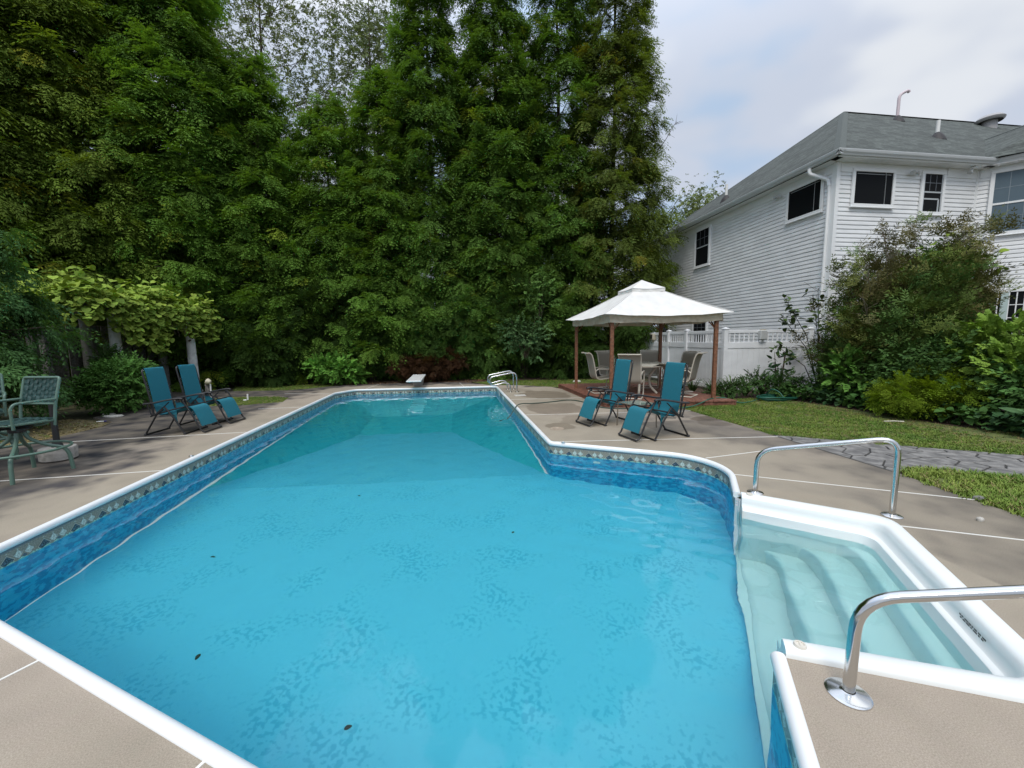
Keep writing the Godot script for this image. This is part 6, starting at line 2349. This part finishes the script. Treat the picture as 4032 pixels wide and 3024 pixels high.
	for k in 6:
		var s: Array = spots[k]
		if k == 0:
			c.position = s[0]; c.rotation.y = s[1]; c.set_meta("label", s[2])
		else:
			dup(c, s[0], s[1], s[2])


func loungers():
	var c := thing("reclining_lounger", "blue lounger", "lounge chair", Vector3.ZERO, 0.0, "teal sling recliners on the pool deck")
	c.set_meta("base", "reclining_lounger")
	var o := 0.33
	var bk: Material = mats["black_metal"]
	var u_bar := func(called: String, prof: Array, x: float, r: float, rad: float):
		# side, across, side: prof runs from the free end to the cross bar
		var pts := []
		for p in prof: pts.append(Vector3(-x, p.y, p.x + o))
		for k in range(prof.size() - 1, -1, -1): pts.append(Vector3(x, prof[k].y, prof[k].x + o))
		var st := mb()
		tube(st, rounded(pts, rad, 5), r, 8)
		obj(called, st, bk, c)
	u_bar.call("front_leg", [Vector2(-0.29, 0.505), Vector2(-0.154, 0.30), Vector2(0.0, 0.014)], 0.285, 0.0145, 0.045)
	u_bar.call("rear_leg", [Vector2(-0.33, 0.46), Vector2(-0.44, 0.375), Vector2(-0.664, 0.014)], 0.268, 0.0145, 0.045)
	u_bar.call("foot_frame", [Vector2(-0.03, 0.625), Vector2(0.107, 0.385), Vector2(0.255, 0.055), Vector2(0.305, 0.022)], 0.245, 0.0145, 0.11)
	u_bar.call("back_frame", [Vector2(-0.505, 0.345), Vector2(-0.54, 0.66), Vector2(-0.628, 1.165)], 0.245, 0.0155, 0.07)
	for s in [-1.0, 1.0]:
		var st := mb()
		tube(st, [Vector3(0.258 * s, 0.335, -0.555 + o), Vector3(0.258 * s, 0.42, -0.3 + o), Vector3(0.258 * s, 0.495, 0.03 + o)], 0.013, 8)
		obj("seat_rail", st, bk, c)
		st = mb()
		tube(st, [Vector3(0.27 * s, 0.365, -0.47 + o), Vector3(0.275 * s, 0.585, -0.215 + o)], 0.009, 6)
		tube(st, [Vector3(0.27 * s, 0.35, -0.52 + o), Vector3(0.29 * s, 0.57, -0.575 + o)], 0.012, 6)
		tube(st, [Vector3(0.27 * s, 0.33, -0.40 + o), Vector3(0.27 * s, 0.355, -0.13 + o)], 0.006, 6)
		obj("link_bar", st, bk, c)
		st = mb()
		st.set_smooth_group(1)
		var arm := [Vector3(0.292 * s, 0.560, -0.62 + o), Vector3(0.292 * s, 0.578, -0.45 + o), Vector3(0.292 * s, 0.612, -0.28 + o), Vector3(0.292 * s, 0.640, -0.12 + o), Vector3(0.292 * s, 0.648, -0.02 + o), Vector3(0.292 * s, 0.635, 0.03 + o)]
		var wd := [0.028, 0.036, 0.040, 0.038, 0.033, 0.02]
		for k in arm.size() - 1:
			var sec := [Vector2(-1, 0), Vector2(-0.85, 0.012), Vector2(-0.4, 0.018), Vector2(0.4, 0.018), Vector2(0.85, 0.012), Vector2(1, 0), Vector2(0.8, -0.012), Vector2(-0.8, -0.012)]
			for i in sec.size():
				var p: Vector2 = sec[i]; var q: Vector2 = sec[(i + 1) % sec.size()]
				quad(st, arm[k] + Vector3(p.x * wd[k], p.y, 0), arm[k] + Vector3(q.x * wd[k], q.y, 0), arm[k + 1] + Vector3(q.x * wd[k + 1], q.y, 0), arm[k + 1] + Vector3(p.x * wd[k + 1], p.y, 0), Vector3((p.x + q.x) * 0.02, p.y + q.y, 0))
		for e in [0, 5]:
			quad(st, arm[e] + Vector3(-wd[e], 0, 0), arm[e] + Vector3(0, 0.017, 0), arm[e] + Vector3(wd[e], 0, 0), arm[e] + Vector3(0, -0.012, 0), Vector3(0, 0, -1.0 if e == 0 else 1.0))
		box(st, at(Vector3(0.285 * s, 0.605, -0.06 + o)), Vector3(0.04, 0.06, 0.05), 0.008)
		obj("armrest", st, mats["black_plastic"], c)
		for f in [[0.0, 0.285], [-0.664, 0.268]]:
			st = mb()
			box(st, at(Vector3(f[1] * s, 0.018, f[0] + o)), Vector3(0.034, 0.036, 0.045), 0.008)
			obj("foot", st, mats["black_plastic"], c)
	var sl := mb()
	rib(sl, smooth2([Vector2(-0.655, 1.155), Vector2(-0.628, 1.178), Vector2(-0.605, 1.165), Vector2(-0.575, 0.98), Vector2(-0.54, 0.72), Vector2(-0.512, 0.50), Vector2(-0.47, 0.375), Vector2(-0.40, 0.34)].map(func(v): return v + Vector2(o, 0)), 3), 0.212, 0.0, 6, 0.005)
	obj("back_sling", sl, mats["teal_sling"], c)
	sl = mb()
	rib(sl, smooth2([Vector2(-0.49, 0.40), Vector2(-0.44, 0.355), Vector2(-0.30, 0.375), Vector2(-0.14, 0.425), Vector2(0.0, 0.475), Vector2(0.05, 0.475)].map(func(v): return v + Vector2(o, 0)), 3), 0.218, 0.035, 6, 0.005)
	# the slack side of the seat, hanging below the arm
	for s in [-1.0, 1.0]:
		sl.set_smooth_group(5)
		for k in 6:
			var z0 := -0.46 + k * 0.055 + o
			var f := func(i: int, v: float) -> Vector3: return Vector3(s * (0.215 + 0.02 * sin(v * PI)), lerpf(0.545 - 0.028 * i * i * 0.35, 0.36 + 0.012 * i, v), -0.47 + i * 0.055 + o)
			for j in 3: quad(sl, f.call(k, j / 3.0), f.call(k + 1, j / 3.0), f.call(k + 1, (j + 1) / 3.0), f.call(k, (j + 1) / 3.0), Vector3(s, 0, 0))
	obj("seat_sling", sl, mats["teal_sling"], c)
	sl = mb()
	rib(sl, smooth2([Vector2(0.035, 0.475), Vector2(0.085, 0.468), Vector2(0.125, 0.425), Vector2(0.17, 0.325), Vector2(0.215, 0.215), Vector2(0.246, 0.125)].map(func(v): return v + Vector2(o, 0)), 4), 0.212, 0.0, 6, 0.006)
	obj("leg_sling", sl, mats["teal_sling"], c)
	sl = mb()
	for s in [-1.0, 1.0]:
		for k in 13:
			var t := k / 12.0
			var a := Vector2(-0.515, 0.47).lerp(Vector2(-0.585, 0.94), t)
			var w := 0.006
			tube(sl, [Vector3(s * 0.208, a.y, a.x + o + 0.004), Vector3(s * 0.248, a.y + (0.018 if k % 2 else -0.018), a.x + o + 0.008)], 0.0032, 4)
		for k in 8:
			var t := k / 7.0
			var a := Vector2(0.12, 0.40).lerp(Vector2(0.24, 0.13), t)
			tube(sl, [Vector3(s * 0.208, a.y, a.x + o + 0.006), Vector3(s * 0.247, a.y + (0.016 if k % 2 else -0.016), a.x + o - 0.004)], 0.0032, 4)
	obj("lacing", sl, mat("lace", lin(0.22, 0.23, 0.23), 0.6), c)
	var spots := [[3.0, -5.9, -0.982, 0.19, "teal lounger nearest the pool's shallow end, right of the glass side table"], [2.645, -7.07, -0.97, 0.24, "teal lounger left of the glass side table, before the wood deck"],
		[-4.745, -7.97, 0.998, 0.06, "teal lounger on the left deck nearest the bar chairs"], [-4.71, -8.77, 0.995, 0.10, "teal lounger on the left deck before the pergola's right column"]]
	for k in 4:
		var s: Array = spots[k]
		var f := Vector3(s[2], 0, s[3]).normalized()
		var p := Vector3(s[0], 0.002, s[1]) - f * o
		var a := atan2(f.x, f.z)
		if k == 0:
			c.position = p; c.rotation.y = a; c.set_meta("label", s[4])
		else:
			dup(c, p, a, s[4])
	# glass side table between the right-hand pair
	var t := thing("side_table", "small square glass side table with thin brown legs between two teal loungers", "side table", Vector3(3.25, 0, -6.66), 0.30)
	var st := mb()
	box(st, at(Vector3(0, 0.432, 0)), Vector3(0.46, 0.006, 0.46), 0.002)
	var g := mat("table_glass", Color(0.62, 0.74, 0.70, 0.30), 0.04)
	g.transparency = BaseMaterial3D.TRANSPARENCY_ALPHA
	obj("glass_top", st, g, t)
	var fr := mat("bronze_frame", lin(0.20, 0.17, 0.13), 0.4, 0.3)
	st = mb()
	for k in 4:
		var a := Vector3(0.235, 0.428, 0).rotated(Vector3.UP, k * PI / 2) + Vector3(0, 0, 0.235).rotated(Vector3.UP, k * PI / 2)
		var b := Vector3(0.235, 0.428, 0).rotated(Vector3.UP, k * PI / 2) - Vector3(0, 0, 0.235).rotated(Vector3.UP, k * PI / 2)
		tube(st, [a, b], 0.011, 6)
	obj("rim", st, fr, t)
	for k in 4:
		var a := Vector3(0.232, 0, 0.232).rotated(Vector3.UP, k * PI / 2)
		st = mb()
		tube(st, rounded([a * 0.9 + Vector3.UP * 0.428, a + Vector3.UP * 0.42, a * 1.04], 0.05), 0.0105, 8)
		obj("leg", st, fr, t)


func bar_corner():
	# tall swivel chairs woven from green straps, round a bar table at the left edge
	var c := thing("bar_chair", "green bar chair", "chair", Vector3.ZERO, 0.0, "green strap swivel bar chairs")
	c.set_meta("base", "bar_chair")
	var gm: Material = mats["green_metal"]
	var gs: Material = mats["green_strap"]
	for k in 4:
		var a := TAU * (k + 0.5) / 4
		var d := Vector3(cos(a), 0, sin(a))
		var st := mb()
		tube(st, rounded([d * 0.05 + Vector3.UP * 0.56, d * 0.07 + Vector3.UP * 0.47, d * 0.20 + Vector3.UP * 0.36, d * 0.36 + Vector3.UP * 0.30, d * 0.40 + Vector3.UP * 0.22, d * 0.42], 0.09, 5), 0.021, 8)
		obj("leg", st, gm, c)
	var st := mb()
	var ring := []
	for k in 32: ring.append(Vector3(cos(TAU * k / 32) * 0.43, 0.325, sin(TAU * k / 32) * 0.43))
	tube(st, ring, 0.016, 8, true)
	obj("foot_ring", st, gm, c)
	st = mb()
	lathe(st, [Vector2(0, 0.55), Vector2(0.075, 0.55), Vector2(0.08, 0.57), Vector2(0.08, 0.595), Vector2(0, 0.60)], 16)
	box(st, at(Vector3(0, 0.61, 0)), Vector3(0.36, 0.02, 0.06), 0.006)
	box(st, at(Vector3(0, 0.612, 0), PI / 2), Vector3(0.34, 0.018, 0.06), 0.006)
	obj("swivel", st, mats["black_metal"], c)
	st = mb()
	for s in [-1.0, 1.0]:
		tube(st, rounded([Vector3(0.10 * s, 0.615, 0.10), Vector3(0.19 * s, 0.62, 0.14), Vector3(0.23 * s, 0.665, 0.18)], 0.05), 0.014, 6)
		tube(st, rounded([Vector3(0.10 * s, 0.615, -0.10), Vector3(0.19 * s, 0.62, -0.14), Vector3(0.23 * s, 0.665, -0.18)], 0.05), 0.014, 6)
	obj("seat_support", st, gm, c)
	st = mb()
	tube(st, rounded([Vector3(-0.245, 0.675, 0.22), Vector3(0.245, 0.675, 0.22), Vector3(0.245, 0.665, -0.22), Vector3(-0.245, 0.665, -0.22), Vector3(-0.245, 0.675, 0.10)], 0.05), 0.016, 8)
	obj("seat_frame", st, gm, c)
	# woven straps: seat lengthwise and across
	for k in 8:
		var x := -0.21 + k * 0.06
		st = mb()
		var prof := []
		for i in 11:
			var t := i / 10.0
			prof.append(Vector3(x, 0.69 - 0.018 * sin(PI * t) + (0.0025 if (i + k) % 2 else -0.0025), lerpf(0.236, -0.236, t)))
		strap(st, prof, Vector3(0.026, 0, 0), 0.004)
		obj("strap", st, gs, c)
	for k in 6:
		var z := -0.16 + k * 0.064
		st = mb()
		var prof := []
		for i in 11:
			var t := i / 10.0
			prof.append(Vector3(lerpf(-0.258, 0.258, t), 0.694 - 0.018 * sin(PI * clampf((z + 0.236) / 0.47, 0, 1)) + (0.0025 if (i + k) % 2 == 0 else -0.003), z))
		strap(st, prof, Vector3(0, 0, 0.025), 0.004)
		obj("strap", st, gs, c)
	# back frame and its straps
	st = mb()
	var back := [Vector3(-0.25, 0.60, -0.20), Vector3(-0.255, 0.86, -0.23), Vector3(-0.262, 1.20, -0.31), Vector3(0.262, 1.20, -0.31), Vector3(0.255, 0.86, -0.23), Vector3(0.25, 0.60, -0.20)]
	tube(st, rounded(back, 0.035), 0.0165, 8)
	tube(st, [Vector3(-0.255, 0.87, -0.232), Vector3(0.255, 0.87, -0.232)], 0.013, 8)
	obj("back_frame", st, gm, c)
	for k in 4:
		st = mb()
		var t := 0.12 + k * 0.225
		var prof := []
		for i in 9:
			var u := i / 8.0
			prof.append(Vector3(lerpf(-0.272, 0.272, u), lerpf(0.895, 1.19, t), lerpf(-0.236, -0.308, t) - 0.015 * sin(PI * u) + (0.0015 if (i + k) % 2 else -0.0015)))
		strap(st, prof, Vector3(0, 0.037, -0.008), 0.004)
		obj("strap", st, gs, c)
	for k in 8:
		st = mb()
		var x := -0.205 + k * 0.0586
		var prof := []
		for i in 9:
			var u := i / 8.0
			prof.append(Vector3(x, lerpf(0.86, 1.215, u), lerpf(-0.231, -0.313, u) + 0.004 - 0.015 * sin(PI * (x + 0.272) / 0.544) + (0.004 if (i + k) % 2 == 0 else -0.004)))
		strap(st, prof, Vector3(0.0275, 0, 0), 0.004)
		obj("strap", st, gs, c)
	for s in [-1.0, 1.0]:
		st = mb()
		tube(st, rounded([Vector3(0.257 * s, 0.93, -0.245), Vector3(0.275 * s, 0.93, 0.0), Vector3(0.272 * s, 0.925, 0.17), Vector3(0.262 * s, 0.87, 0.20), Vector3(0.25 * s, 0.62, 0.19)], 0.05), 0.0155, 8)
		obj("arm", st, gm, c)
	var spots := [[Vector3(-5.33, 0, -5.62), -0.25, "green strap bar chair nearest the pool, fully in view at the left edge"], [Vector3(-6.62, 0, -6.5), 0.75, "green strap bar chair half hidden behind the nearest one"]]
	for k in 2:
		var s: Array = spots[k]
		if k == 0:
			c.position = s[0]; c.rotation.y = s[1]; c.set_meta("label", s[2])
		else:
			dup(c, s[0], s[1], s[2])
	# bar table
	var tb := thing("bar_table", "tall round bar table with pale rim at the left edge", "table", Vector3(-6.40, 0, -5.80))
	st = mb()
	lathe(st, [Vector2(0, 1.02), Vector2(0.50, 1.02), Vector2(0.525, 1.035), Vector2(0.54, 1.02), Vector2(0.535, 0.99), Vector2(0.50, 0.985), Vector2(0, 0.99)], 36)
	obj("tabletop", st, mats["beige_metal"], tb)
	for k in 4:
		var a := TAU * k / 4 + 0.4
		var d := Vector3(cos(a), 0, sin(a))
		st = mb()
		tube(st, rounded([d * 0.42 + Vector3.UP * 0.985, d * 0.20 + Vector3.UP * 0.6, d * 0.44], 0.3, 6), 0.02, 8)
		obj("leg", st, gm, tb)
	# umbrella base
	var ub := thing("umbrella_base", "grey concrete umbrella base with a short black pole behind the green bar chair", "umbrella base", Vector3(-5.56, 0, -6.34))
	st = mb()
	lathe(st, [Vector2(0, 0.006), Vector2(0.17, 0.006), Vector2(0.19, 0.02), Vector2(0.195, 0.16), Vector2(0.185, 0.18), Vector2(0.05, 0.19), Vector2(0, 0.19)], 24)
	obj("base", st, mats["concrete_grey"], ub)
	st = mb()
	tube(st, [Vector3(0, 0.15, 0), Vector3(0, 0.82, 0)], 0.034, 12)
	obj("pole", st, mats["black_metal"], ub)
	st = mb()
	lathe(st, [Vector2(0.034, 0.18), Vector2(0.06, 0.185), Vector2(0.05, 0.26), Vector2(0.036, 0.27)], 12)
	obj("collar", st, mats["black_plastic"], ub)


func strap(st: SurfaceTool, pts: Array, half: Vector3, thick: float):
	st.set_smooth_group(1)
	for k in pts.size() - 1:
		var p: Vector3 = pts[k]; var q: Vector3 = pts[k + 1]
		var n := (q - p).cross(half).normalized()
		if n.dot(Vector3(0, 1, 0.4)) < 0: n = -n
		var t := n * thick * 0.5
		quad(st, p - half + t, p + half + t, q + half + t, q - half + t, n)
		quad(st, p - half - t, p + half - t, q + half - t, q - half - t, -n)
		quad(st, p + half - t, p + half + t, q + half + t, q + half - t, half)
		quad(st, p - half - t, p - half + t, q - half + t, q - half - t, -half)


# ---------------------------------------------------------------- rails, ladder, board
func flange(root: Node3D, p: Vector3, r := 0.075):
	var st := mb()
	lathe(st, [Vector2(0.026, 0.020), Vector2(0.034, 0.016), Vector2(r - 0.01, 0.012), Vector2(r, 0.006), Vector2(r, 0.0)], 28, at(p))
	obj("flange", st, mats["steel"], root)


func pool_fittings():
	var st: SurfaceTool
	# handrails either side of the steps
	var far := thing("handrail", "bent steel handrail standing at the far side of the white pool steps", "handrail", Vector3.ZERO)
	var a := Vector3(3.03, 0, -3.52); var b := Vector3(3.80, 0, -2.83)
	st = mb()
	tube(st, rounded([a, a + Vector3(0, 0.445, 0), b + Vector3(0, 0.705, 0), b], 0.15, 7), 0.0235, 16)
	obj("rail", st, mats["steel"], far)
	flange(far, a); flange(far, b)
	var near := thing("handrail", "bent steel handrail standing at the near side of the white pool steps", "handrail", Vector3.ZERO)
	a = Vector3(1.705, 0, -1.375); b = Vector3(2.64, 0, -0.93)
	st = mb()
	tube(st, rounded([a, a + Vector3(0.01, 0.455, 0), b + Vector3(0, 0.715, 0), b], 0.15, 7), 0.0235, 18)
	obj("rail", st, mats["steel"], near)
	flange(near, a, 0.085); flange(near, b)
	# pool ladder: two return rails
	var lad := thing("pool_ladder", "steel pool ladder with two looped grab rails at the deep end", "ladder", Vector3.ZERO)
	for z in [-11.88, -12.57]:
		st = mb()
		tube(st, rounded([Vector3(1.90, 0, z), Vector3(1.89, 0.62, z), Vector3(1.05, 0.47, z), Vector3(1.09, 0.20, z), Vector3(1.52, 0.30, z), Vector3(1.69, 0.24, z), Vector3(1.70, 0, z)], 0.20, 7), 0.022, 12)
		obj("rail", st, mats["steel"], lad)
		flange(lad, Vector3(1.90, 0, z), 0.07)
		flange(lad, Vector3(1.70, 0, z), 0.05)
	# diving board
	var db := thing("diving_board", "short white diving board on a grey stand at the deep end", "diving board", Vector3(-1.28, 0, -14.0))
	st = mb()
	box(st, Transform3D(Basis(Vector3.RIGHT, 0.008), Vector3(0, 0.318, -0.05)), Vector3(0.47, 0.045, 2.3), 0.014)
	obj("board", st, mats["white_gel"], db)
	st = mb()
	box(st, Transform3D(Basis(Vector3.RIGHT, 0.008), Vector3(0, 0.343, 0.1)), Vector3(0.38, 0.006, 1.85), 0.002)
	obj("tread_strip", st, mottled("sand_tread", lin(0.42, 0.42, 0.41), lin(0.62, 0.62, 0.60), 0.95, 4.0, 810, 0.1, 1.8), db)
	st = mb()
	var q := [[0.15, 0.02, -0.72, -0.42], [0.20, 0.29, -0.86, -0.30]]
	for k in 4:
		var s := [[-1, -1], [1, -1], [1, 1], [-1, 1]]
		var f := func(i: int, r: Array) -> Vector3: return Vector3(r[0] * s[i % 4][0], r[1] - 0.02, r[2] if s[i % 4][1] < 0 else r[3])
		quad(st, f.call(k, q[0]), f.call(k + 1, q[0]), f.call(k + 1, q[1]), f.call(k, q[1]), f.call(k, q[0]) + f.call(k + 1, q[0]) + Vector3(0, 0, 1.14))
	box(st, at(Vector3(0, 0.28, -0.58)), Vector3(0.42, 0.03, 0.58), 0.006)
	obj("stand", st, mat("stand_grey", lin(0.34, 0.34, 0.33), 0.6), db)
	st = mb()
	for x in [-0.16, 0.16]:
		lathe(st, [Vector2(0.0, 0.02), Vector2(0.022, 0.018), Vector2(0.024, 0.0)], 10, at(Vector3(x, 0.345, -1.05)))
	obj("bolt", st, mats["steel"], db)
	# skimmer lid, drain ring
	var sl := thing("skimmer_lid", "square cream skimmer lid set in the deck beside the ladder", "skimmer lid", Vector3(1.86, 0, -11.12), 0.04)
	st = mb()
	box(st, at(Vector3(0, 0.003, 0)), Vector3(0.32, 0.012, 0.25), 0.003)
	obj("lid", st, mats["stone_pale"], sl)
	var rg := thing("drain_ring", "round concrete-coloured cap set flush in the deck by the pool corner", "drain cap", Vector3(1.80, 0, -6.78))
	st = mb()
	lathe(st, [Vector2(0, 0.004), Vector2(0.10, 0.004), Vector2(0.105, 0.007), Vector2(0.125, 0.006), Vector2(0.13, 0.0)], 24)
	obj("cap", st, mottled("cap_tan", lin(0.26, 0.20, 0.14), lin(0.38, 0.31, 0.24), 0.9, 3.0, 811), rg)


func small_things():
	var st: SurfaceTool
	# filling hose over the coping
	var h := thing("fill_hose", "thin dark green hose running over the deck and down into the pool's deep end", "hose", Vector3.ZERO)
	st = mb()
	var pts := [Vector3(1.02, -0.24, -8.62), Vector3(1.22, -0.15, -8.75), Vector3(1.36, 0.0, -8.95), Vector3(1.46, 0.07, -9.12), Vector3(1.62, 0.062, -9.32), Vector3(1.85, 0.02, -9.52), Vector3(2.15, 0.014, -9.60), Vector3(2.5, 0.014, -9.72), Vector3(2.85, 0.014, -9.90), Vector3(3.05, 0.014, -9.85), Vector3(3.2, 0.014, -9.5), Vector3(3.28, 0.014, -9.0), Vector3(3.35, 0.014, -8.6), Vector3(3.6, 0.014, -8.42), Vector3(4.4, 0.014, -8.32), Vector3(5.0, 0.014, -8.33)]
	tube(st, rounded(pts, 0.12, 3), 0.0125, 8)
	obj("tube", st, mats["hose_dark"], h)
	st = mb()
	tube(st, [Vector3(1.02, -0.235, -8.62), Vector3(0.97, -0.26, -8.60)], 0.02, 10)
	obj("nozzle", st, mats["rubber"], h)
	var h2 := thing("garden_hose", "green garden hose lying over the wood deck's front corner onto the lawn", "hose", Vector3.ZERO)
	st = mb()
	pts = [Vector3(4.3, 0.014, -8.15), Vector3(4.9, 0.014, -8.1), Vector3(5.35, 0.03, -8.2), Vector3(5.7, 0.10, -8.33), Vector3(5.9, WD + 0.016, -8.45), Vector3(6.2, WD + 0.016, -8.62), Vector3(6.45, WD + 0.016, -8.62), Vector3(6.62, 0.05, -8.5), Vector3(6.8, 0.014, -8.45), Vector3(7.2, 0.014, -8.62), Vector3(7.6, 0.014, -8.9)]
	tube(st, rounded(pts, 0.15, 4), 0.0135, 8)
	obj("tube", st, mats["hose_green"], h2)
	var co := thing("hose_coil", "coil of dark green garden hose lying on the grass before the flower bed", "hose", Vector3(8.0, 0, -8.75))
	rng.seed = 821
	for k in 5:
		st = mb()
		var ring := []
		var ox := rng.randf_range(-0.06, 0.06)
		for i in 26:
			var a := TAU * i / 26
			ring.append(Vector3(cos(a) * (0.40 + 0.03 * k) + ox, 0.02 + 0.018 * k + 0.012 * sin(a * 2 + k), sin(a) * (0.23 + 0.015 * k)))
		tube(st, ring, 0.013, 7, true)
		obj("loop", st, mats["hose_green"], co)
	st = mb()
	tube(st, rounded([Vector3(0.05, 0.02, 0.2), Vector3(0.0, 0.22, 0.05), Vector3(-0.08, 0.28, -0.1), Vector3(-0.05, 0.1, -0.3)], 0.1), 0.013, 7)
	obj("loose_end", st, mats["hose_green"], co)
	# garden lamp by the pergola
	var gl := thing("garden_lamp", "short garden post with a round cream flood lamp right of the pergola", "lamp", Vector3(-7.15, 0, -12.75))
	st = mb()
	box(st, at(Vector3(-0.02, 0.22, 0)), Vector3(0.10, 0.44, 0.09), 0.01)
	obj("post", st, mats["grey_wood"], gl)
	st = mb()
	tube(st, rounded([Vector3(0.07, 0.0, 0.02), Vector3(0.07, 0.42, 0.02), Vector3(0.0, 0.46, 0.02)], 0.05), 0.022, 8)
	obj("conduit", st, mats["pipe_white"], gl)
	st = mb()
	lathe(st, [Vector2(0, 0.0), Vector2(0.05, 0.01), Vector2(0.085, 0.07), Vector2(0.09, 0.11), Vector2(0.0, 0.135)], 16, Transform3D(Basis(Vector3.FORWARD, -1.2), Vector3(0.10, 0.47, 0.04)))
	obj("lamp_head", st, mat("lamp_cream", lin(0.62, 0.57, 0.42), 0.5), gl)
	# pipe stub on the grass patch, stones, litter
	var pp := thing("pipe_stub", "small white pipe stub standing in the grass patch behind the left loungers", "pipe", Vector3(-5.80, 0, -12.1))
	st = mb()
	tube(st, [Vector3.ZERO, Vector3(0.0, 0.17, 0)], 0.022, 8)
	obj("pipe", st, mats["pipe_white"], pp)
	st = mb()
	lathe(st, [Vector2(0, 0.03), Vector2(0.04, 0.025), Vector2(0.05, 0.0)], 10, at(Vector3(-0.04, 0.0, 0.08)))
	obj("cap", st, mats["pipe_white"], pp)
	stone("stepping_stone", "pale broken stepping stone half under the pergola shrub", Vector3(-7.55, 0.02, -9.95), Vector3(0.42, 0.05, 0.22), 831, "stone_pale")
	stone("stepping_stone", "second pale slab of stone behind the broken stepping stone", Vector3(-7.85, 0.02, -10.2), Vector3(0.30, 0.06, 0.18), 832, "stone_pale")
	stone("pebble", "small round tan stone lying on the deck near the right edge", Vector3(4.42, 0.016, -2.62), Vector3(0.055, 0.035, 0.05), 833, "stone_pale")
	stone("pebble", "flat grey stone in the rough grass near the right edge", Vector3(4.98, 0.015, -2.98), Vector3(0.11, 0.04, 0.08), 834, "flagstone")
	stone("pebble", "grey stone among grass beside the path at the right edge", Vector3(5.75, 0.012, -3.05), Vector3(0.10, 0.04, 0.09), 835, "flagstone")
	stone("pebble", "pale stone at the conifer's foot behind the wood deck", Vector3(4.5, 0.02, -14.1), Vector3(0.34, 0.10, 0.22), 836, "stone_pale")
	# a dropped marker by the shrub
	var pen := thing("marker_pen", "tiny blue-tipped white stick lying on the deck by the pergola shrub", "stick", Vector3(-7.35, 0.012, -9.35), 0.2)
	st = mb()
	tube(st, [Vector3(-0.07, 0, 0), Vector3(0.05, 0, 0)], 0.011, 8)
	obj("barrel", st, mats["pipe_white"], pen)
	st = mb()
	tube(st, [Vector3(0.051, 0, 0), Vector3(0.09, 0, 0)], 0.0115, 8)
	obj("tip", st, mat("ink_blue", lin(0.03, 0.03, 0.22), 0.5), pen)
	# a stick on the lawn
	var sk := thing("twig", "short pale bare stick lying on the lawn before the right bed", "stick", Vector3(7.9, 0.01, -6.0), -0.3)
	st = mb()
	tube(st, [Vector3(-0.16, 0.01, 0), Vector3(0.0, 0.02, 0.01), Vector3(0.17, 0.01, -0.01)], 0.009, 6)
	obj("stick", st, mats["cream_cloth"], sk)
	# fallen leaves: on the pool floor, deck and mulch
	rng.seed = 841
	var leaf := leaf_mesh(0.6)
	var brown := leaf_mat("dead_leaf", 0.2)
	var list := []
	for k in 260:
		var q := Vector3(rng.randf_range(-4.0, 1.6), 0.004, rng.randf_range(-16.1, -15.35))
		list.append([Transform3D(dir_basis(Vector3(rng.randf_range(-1, 1), rng.randf_range(-0.1, 0.25), rng.randf_range(-1, 1)), rng.randf_range(-0.5, 0.5), rng.randf_range(0.06, 0.11)), q), vary(Color(0.17, 0.095, 0.05), 0.35)])
	tag(many("fallen_leaves", leaf, brown, list), "brown fallen leaves on the mulch behind the diving board", "leaves")
	list = []
	for k in 150:
		var q := Vector3(rng.randf_range(-8.6, -6.9), 0.006, rng.randf_range(-8.9, -6.0))
		list.append([Transform3D(dir_basis(Vector3(rng.randf_range(-1, 1), rng.randf_range(-0.1, 0.25), rng.randf_range(-1, 1)), rng.randf_range(-0.5, 0.5), rng.randf_range(0.05, 0.09)), q), vary(Color(0.26, 0.20, 0.085), 0.35)])
	tag(many("fallen_leaves", leaf, brown, list), "tan fallen leaves on the dry verge behind the bar chairs", "leaves")
	var sunk := [[-1.95, -3.05], [-0.75, -2.35], [-1.35, -5.6], [0.65, -4.4], [-2.55, -4.3]]
	for k in sunk.size():
		var o := put("sunken_leaf", leaf, brown, null, Vector3(sunk[k][0], -1.192, sunk[k][1]))
		o.rotation.y = k * 1.9
		o.scale = Vector3.ONE * 0.055
		o.material_override = mat("dark_leaf", lin(0.03, 0.03, 0.02), 0.8)
		tag(o, "tiny dark leaf resting on the pool's shallow floor", "leaf", "dark leaves on the pool floor")


func stone(called: String, label: String, p: Vector3, s: Vector3, sd: int, m: String):
	rng.seed = sd
	var st := mb()
	st.set_smooth_group(1)
	var rings := []
	var n := 12
	var wob := []
	for k in n: wob.append(rng.randf_range(0.78, 1.12))
	for r in [[0.86, -0.5], [1.0, 0.0], [0.82, 0.38], [0.4, 0.5]]:
		var ring := []
		for k in n:
			var a := TAU * k / n
			ring.append(Vector3(cos(a) * s.x * 0.5 * r[0] * wob[k], s.y * r[1] * rng.randf_range(0.9, 1.1), sin(a) * s.z * 0.5 * r[0] * wob[(k + 3) % n]))
		rings.append(ring)
	for j in 3:
		for k in n:
			quad(st, rings[j][k], rings[j][(k + 1) % n], rings[j + 1][(k + 1) % n], rings[j + 1][k], rings[j][k] + Vector3.UP * 0.01)
	for k in n:
		tri(st, rings[3][k], rings[3][(k + 1) % n], Vector3(0, s.y * 0.5, 0), Vector3.UP)
	var o := obj(called, st, mats[m], null, p)
	tag(o, label, "stone")
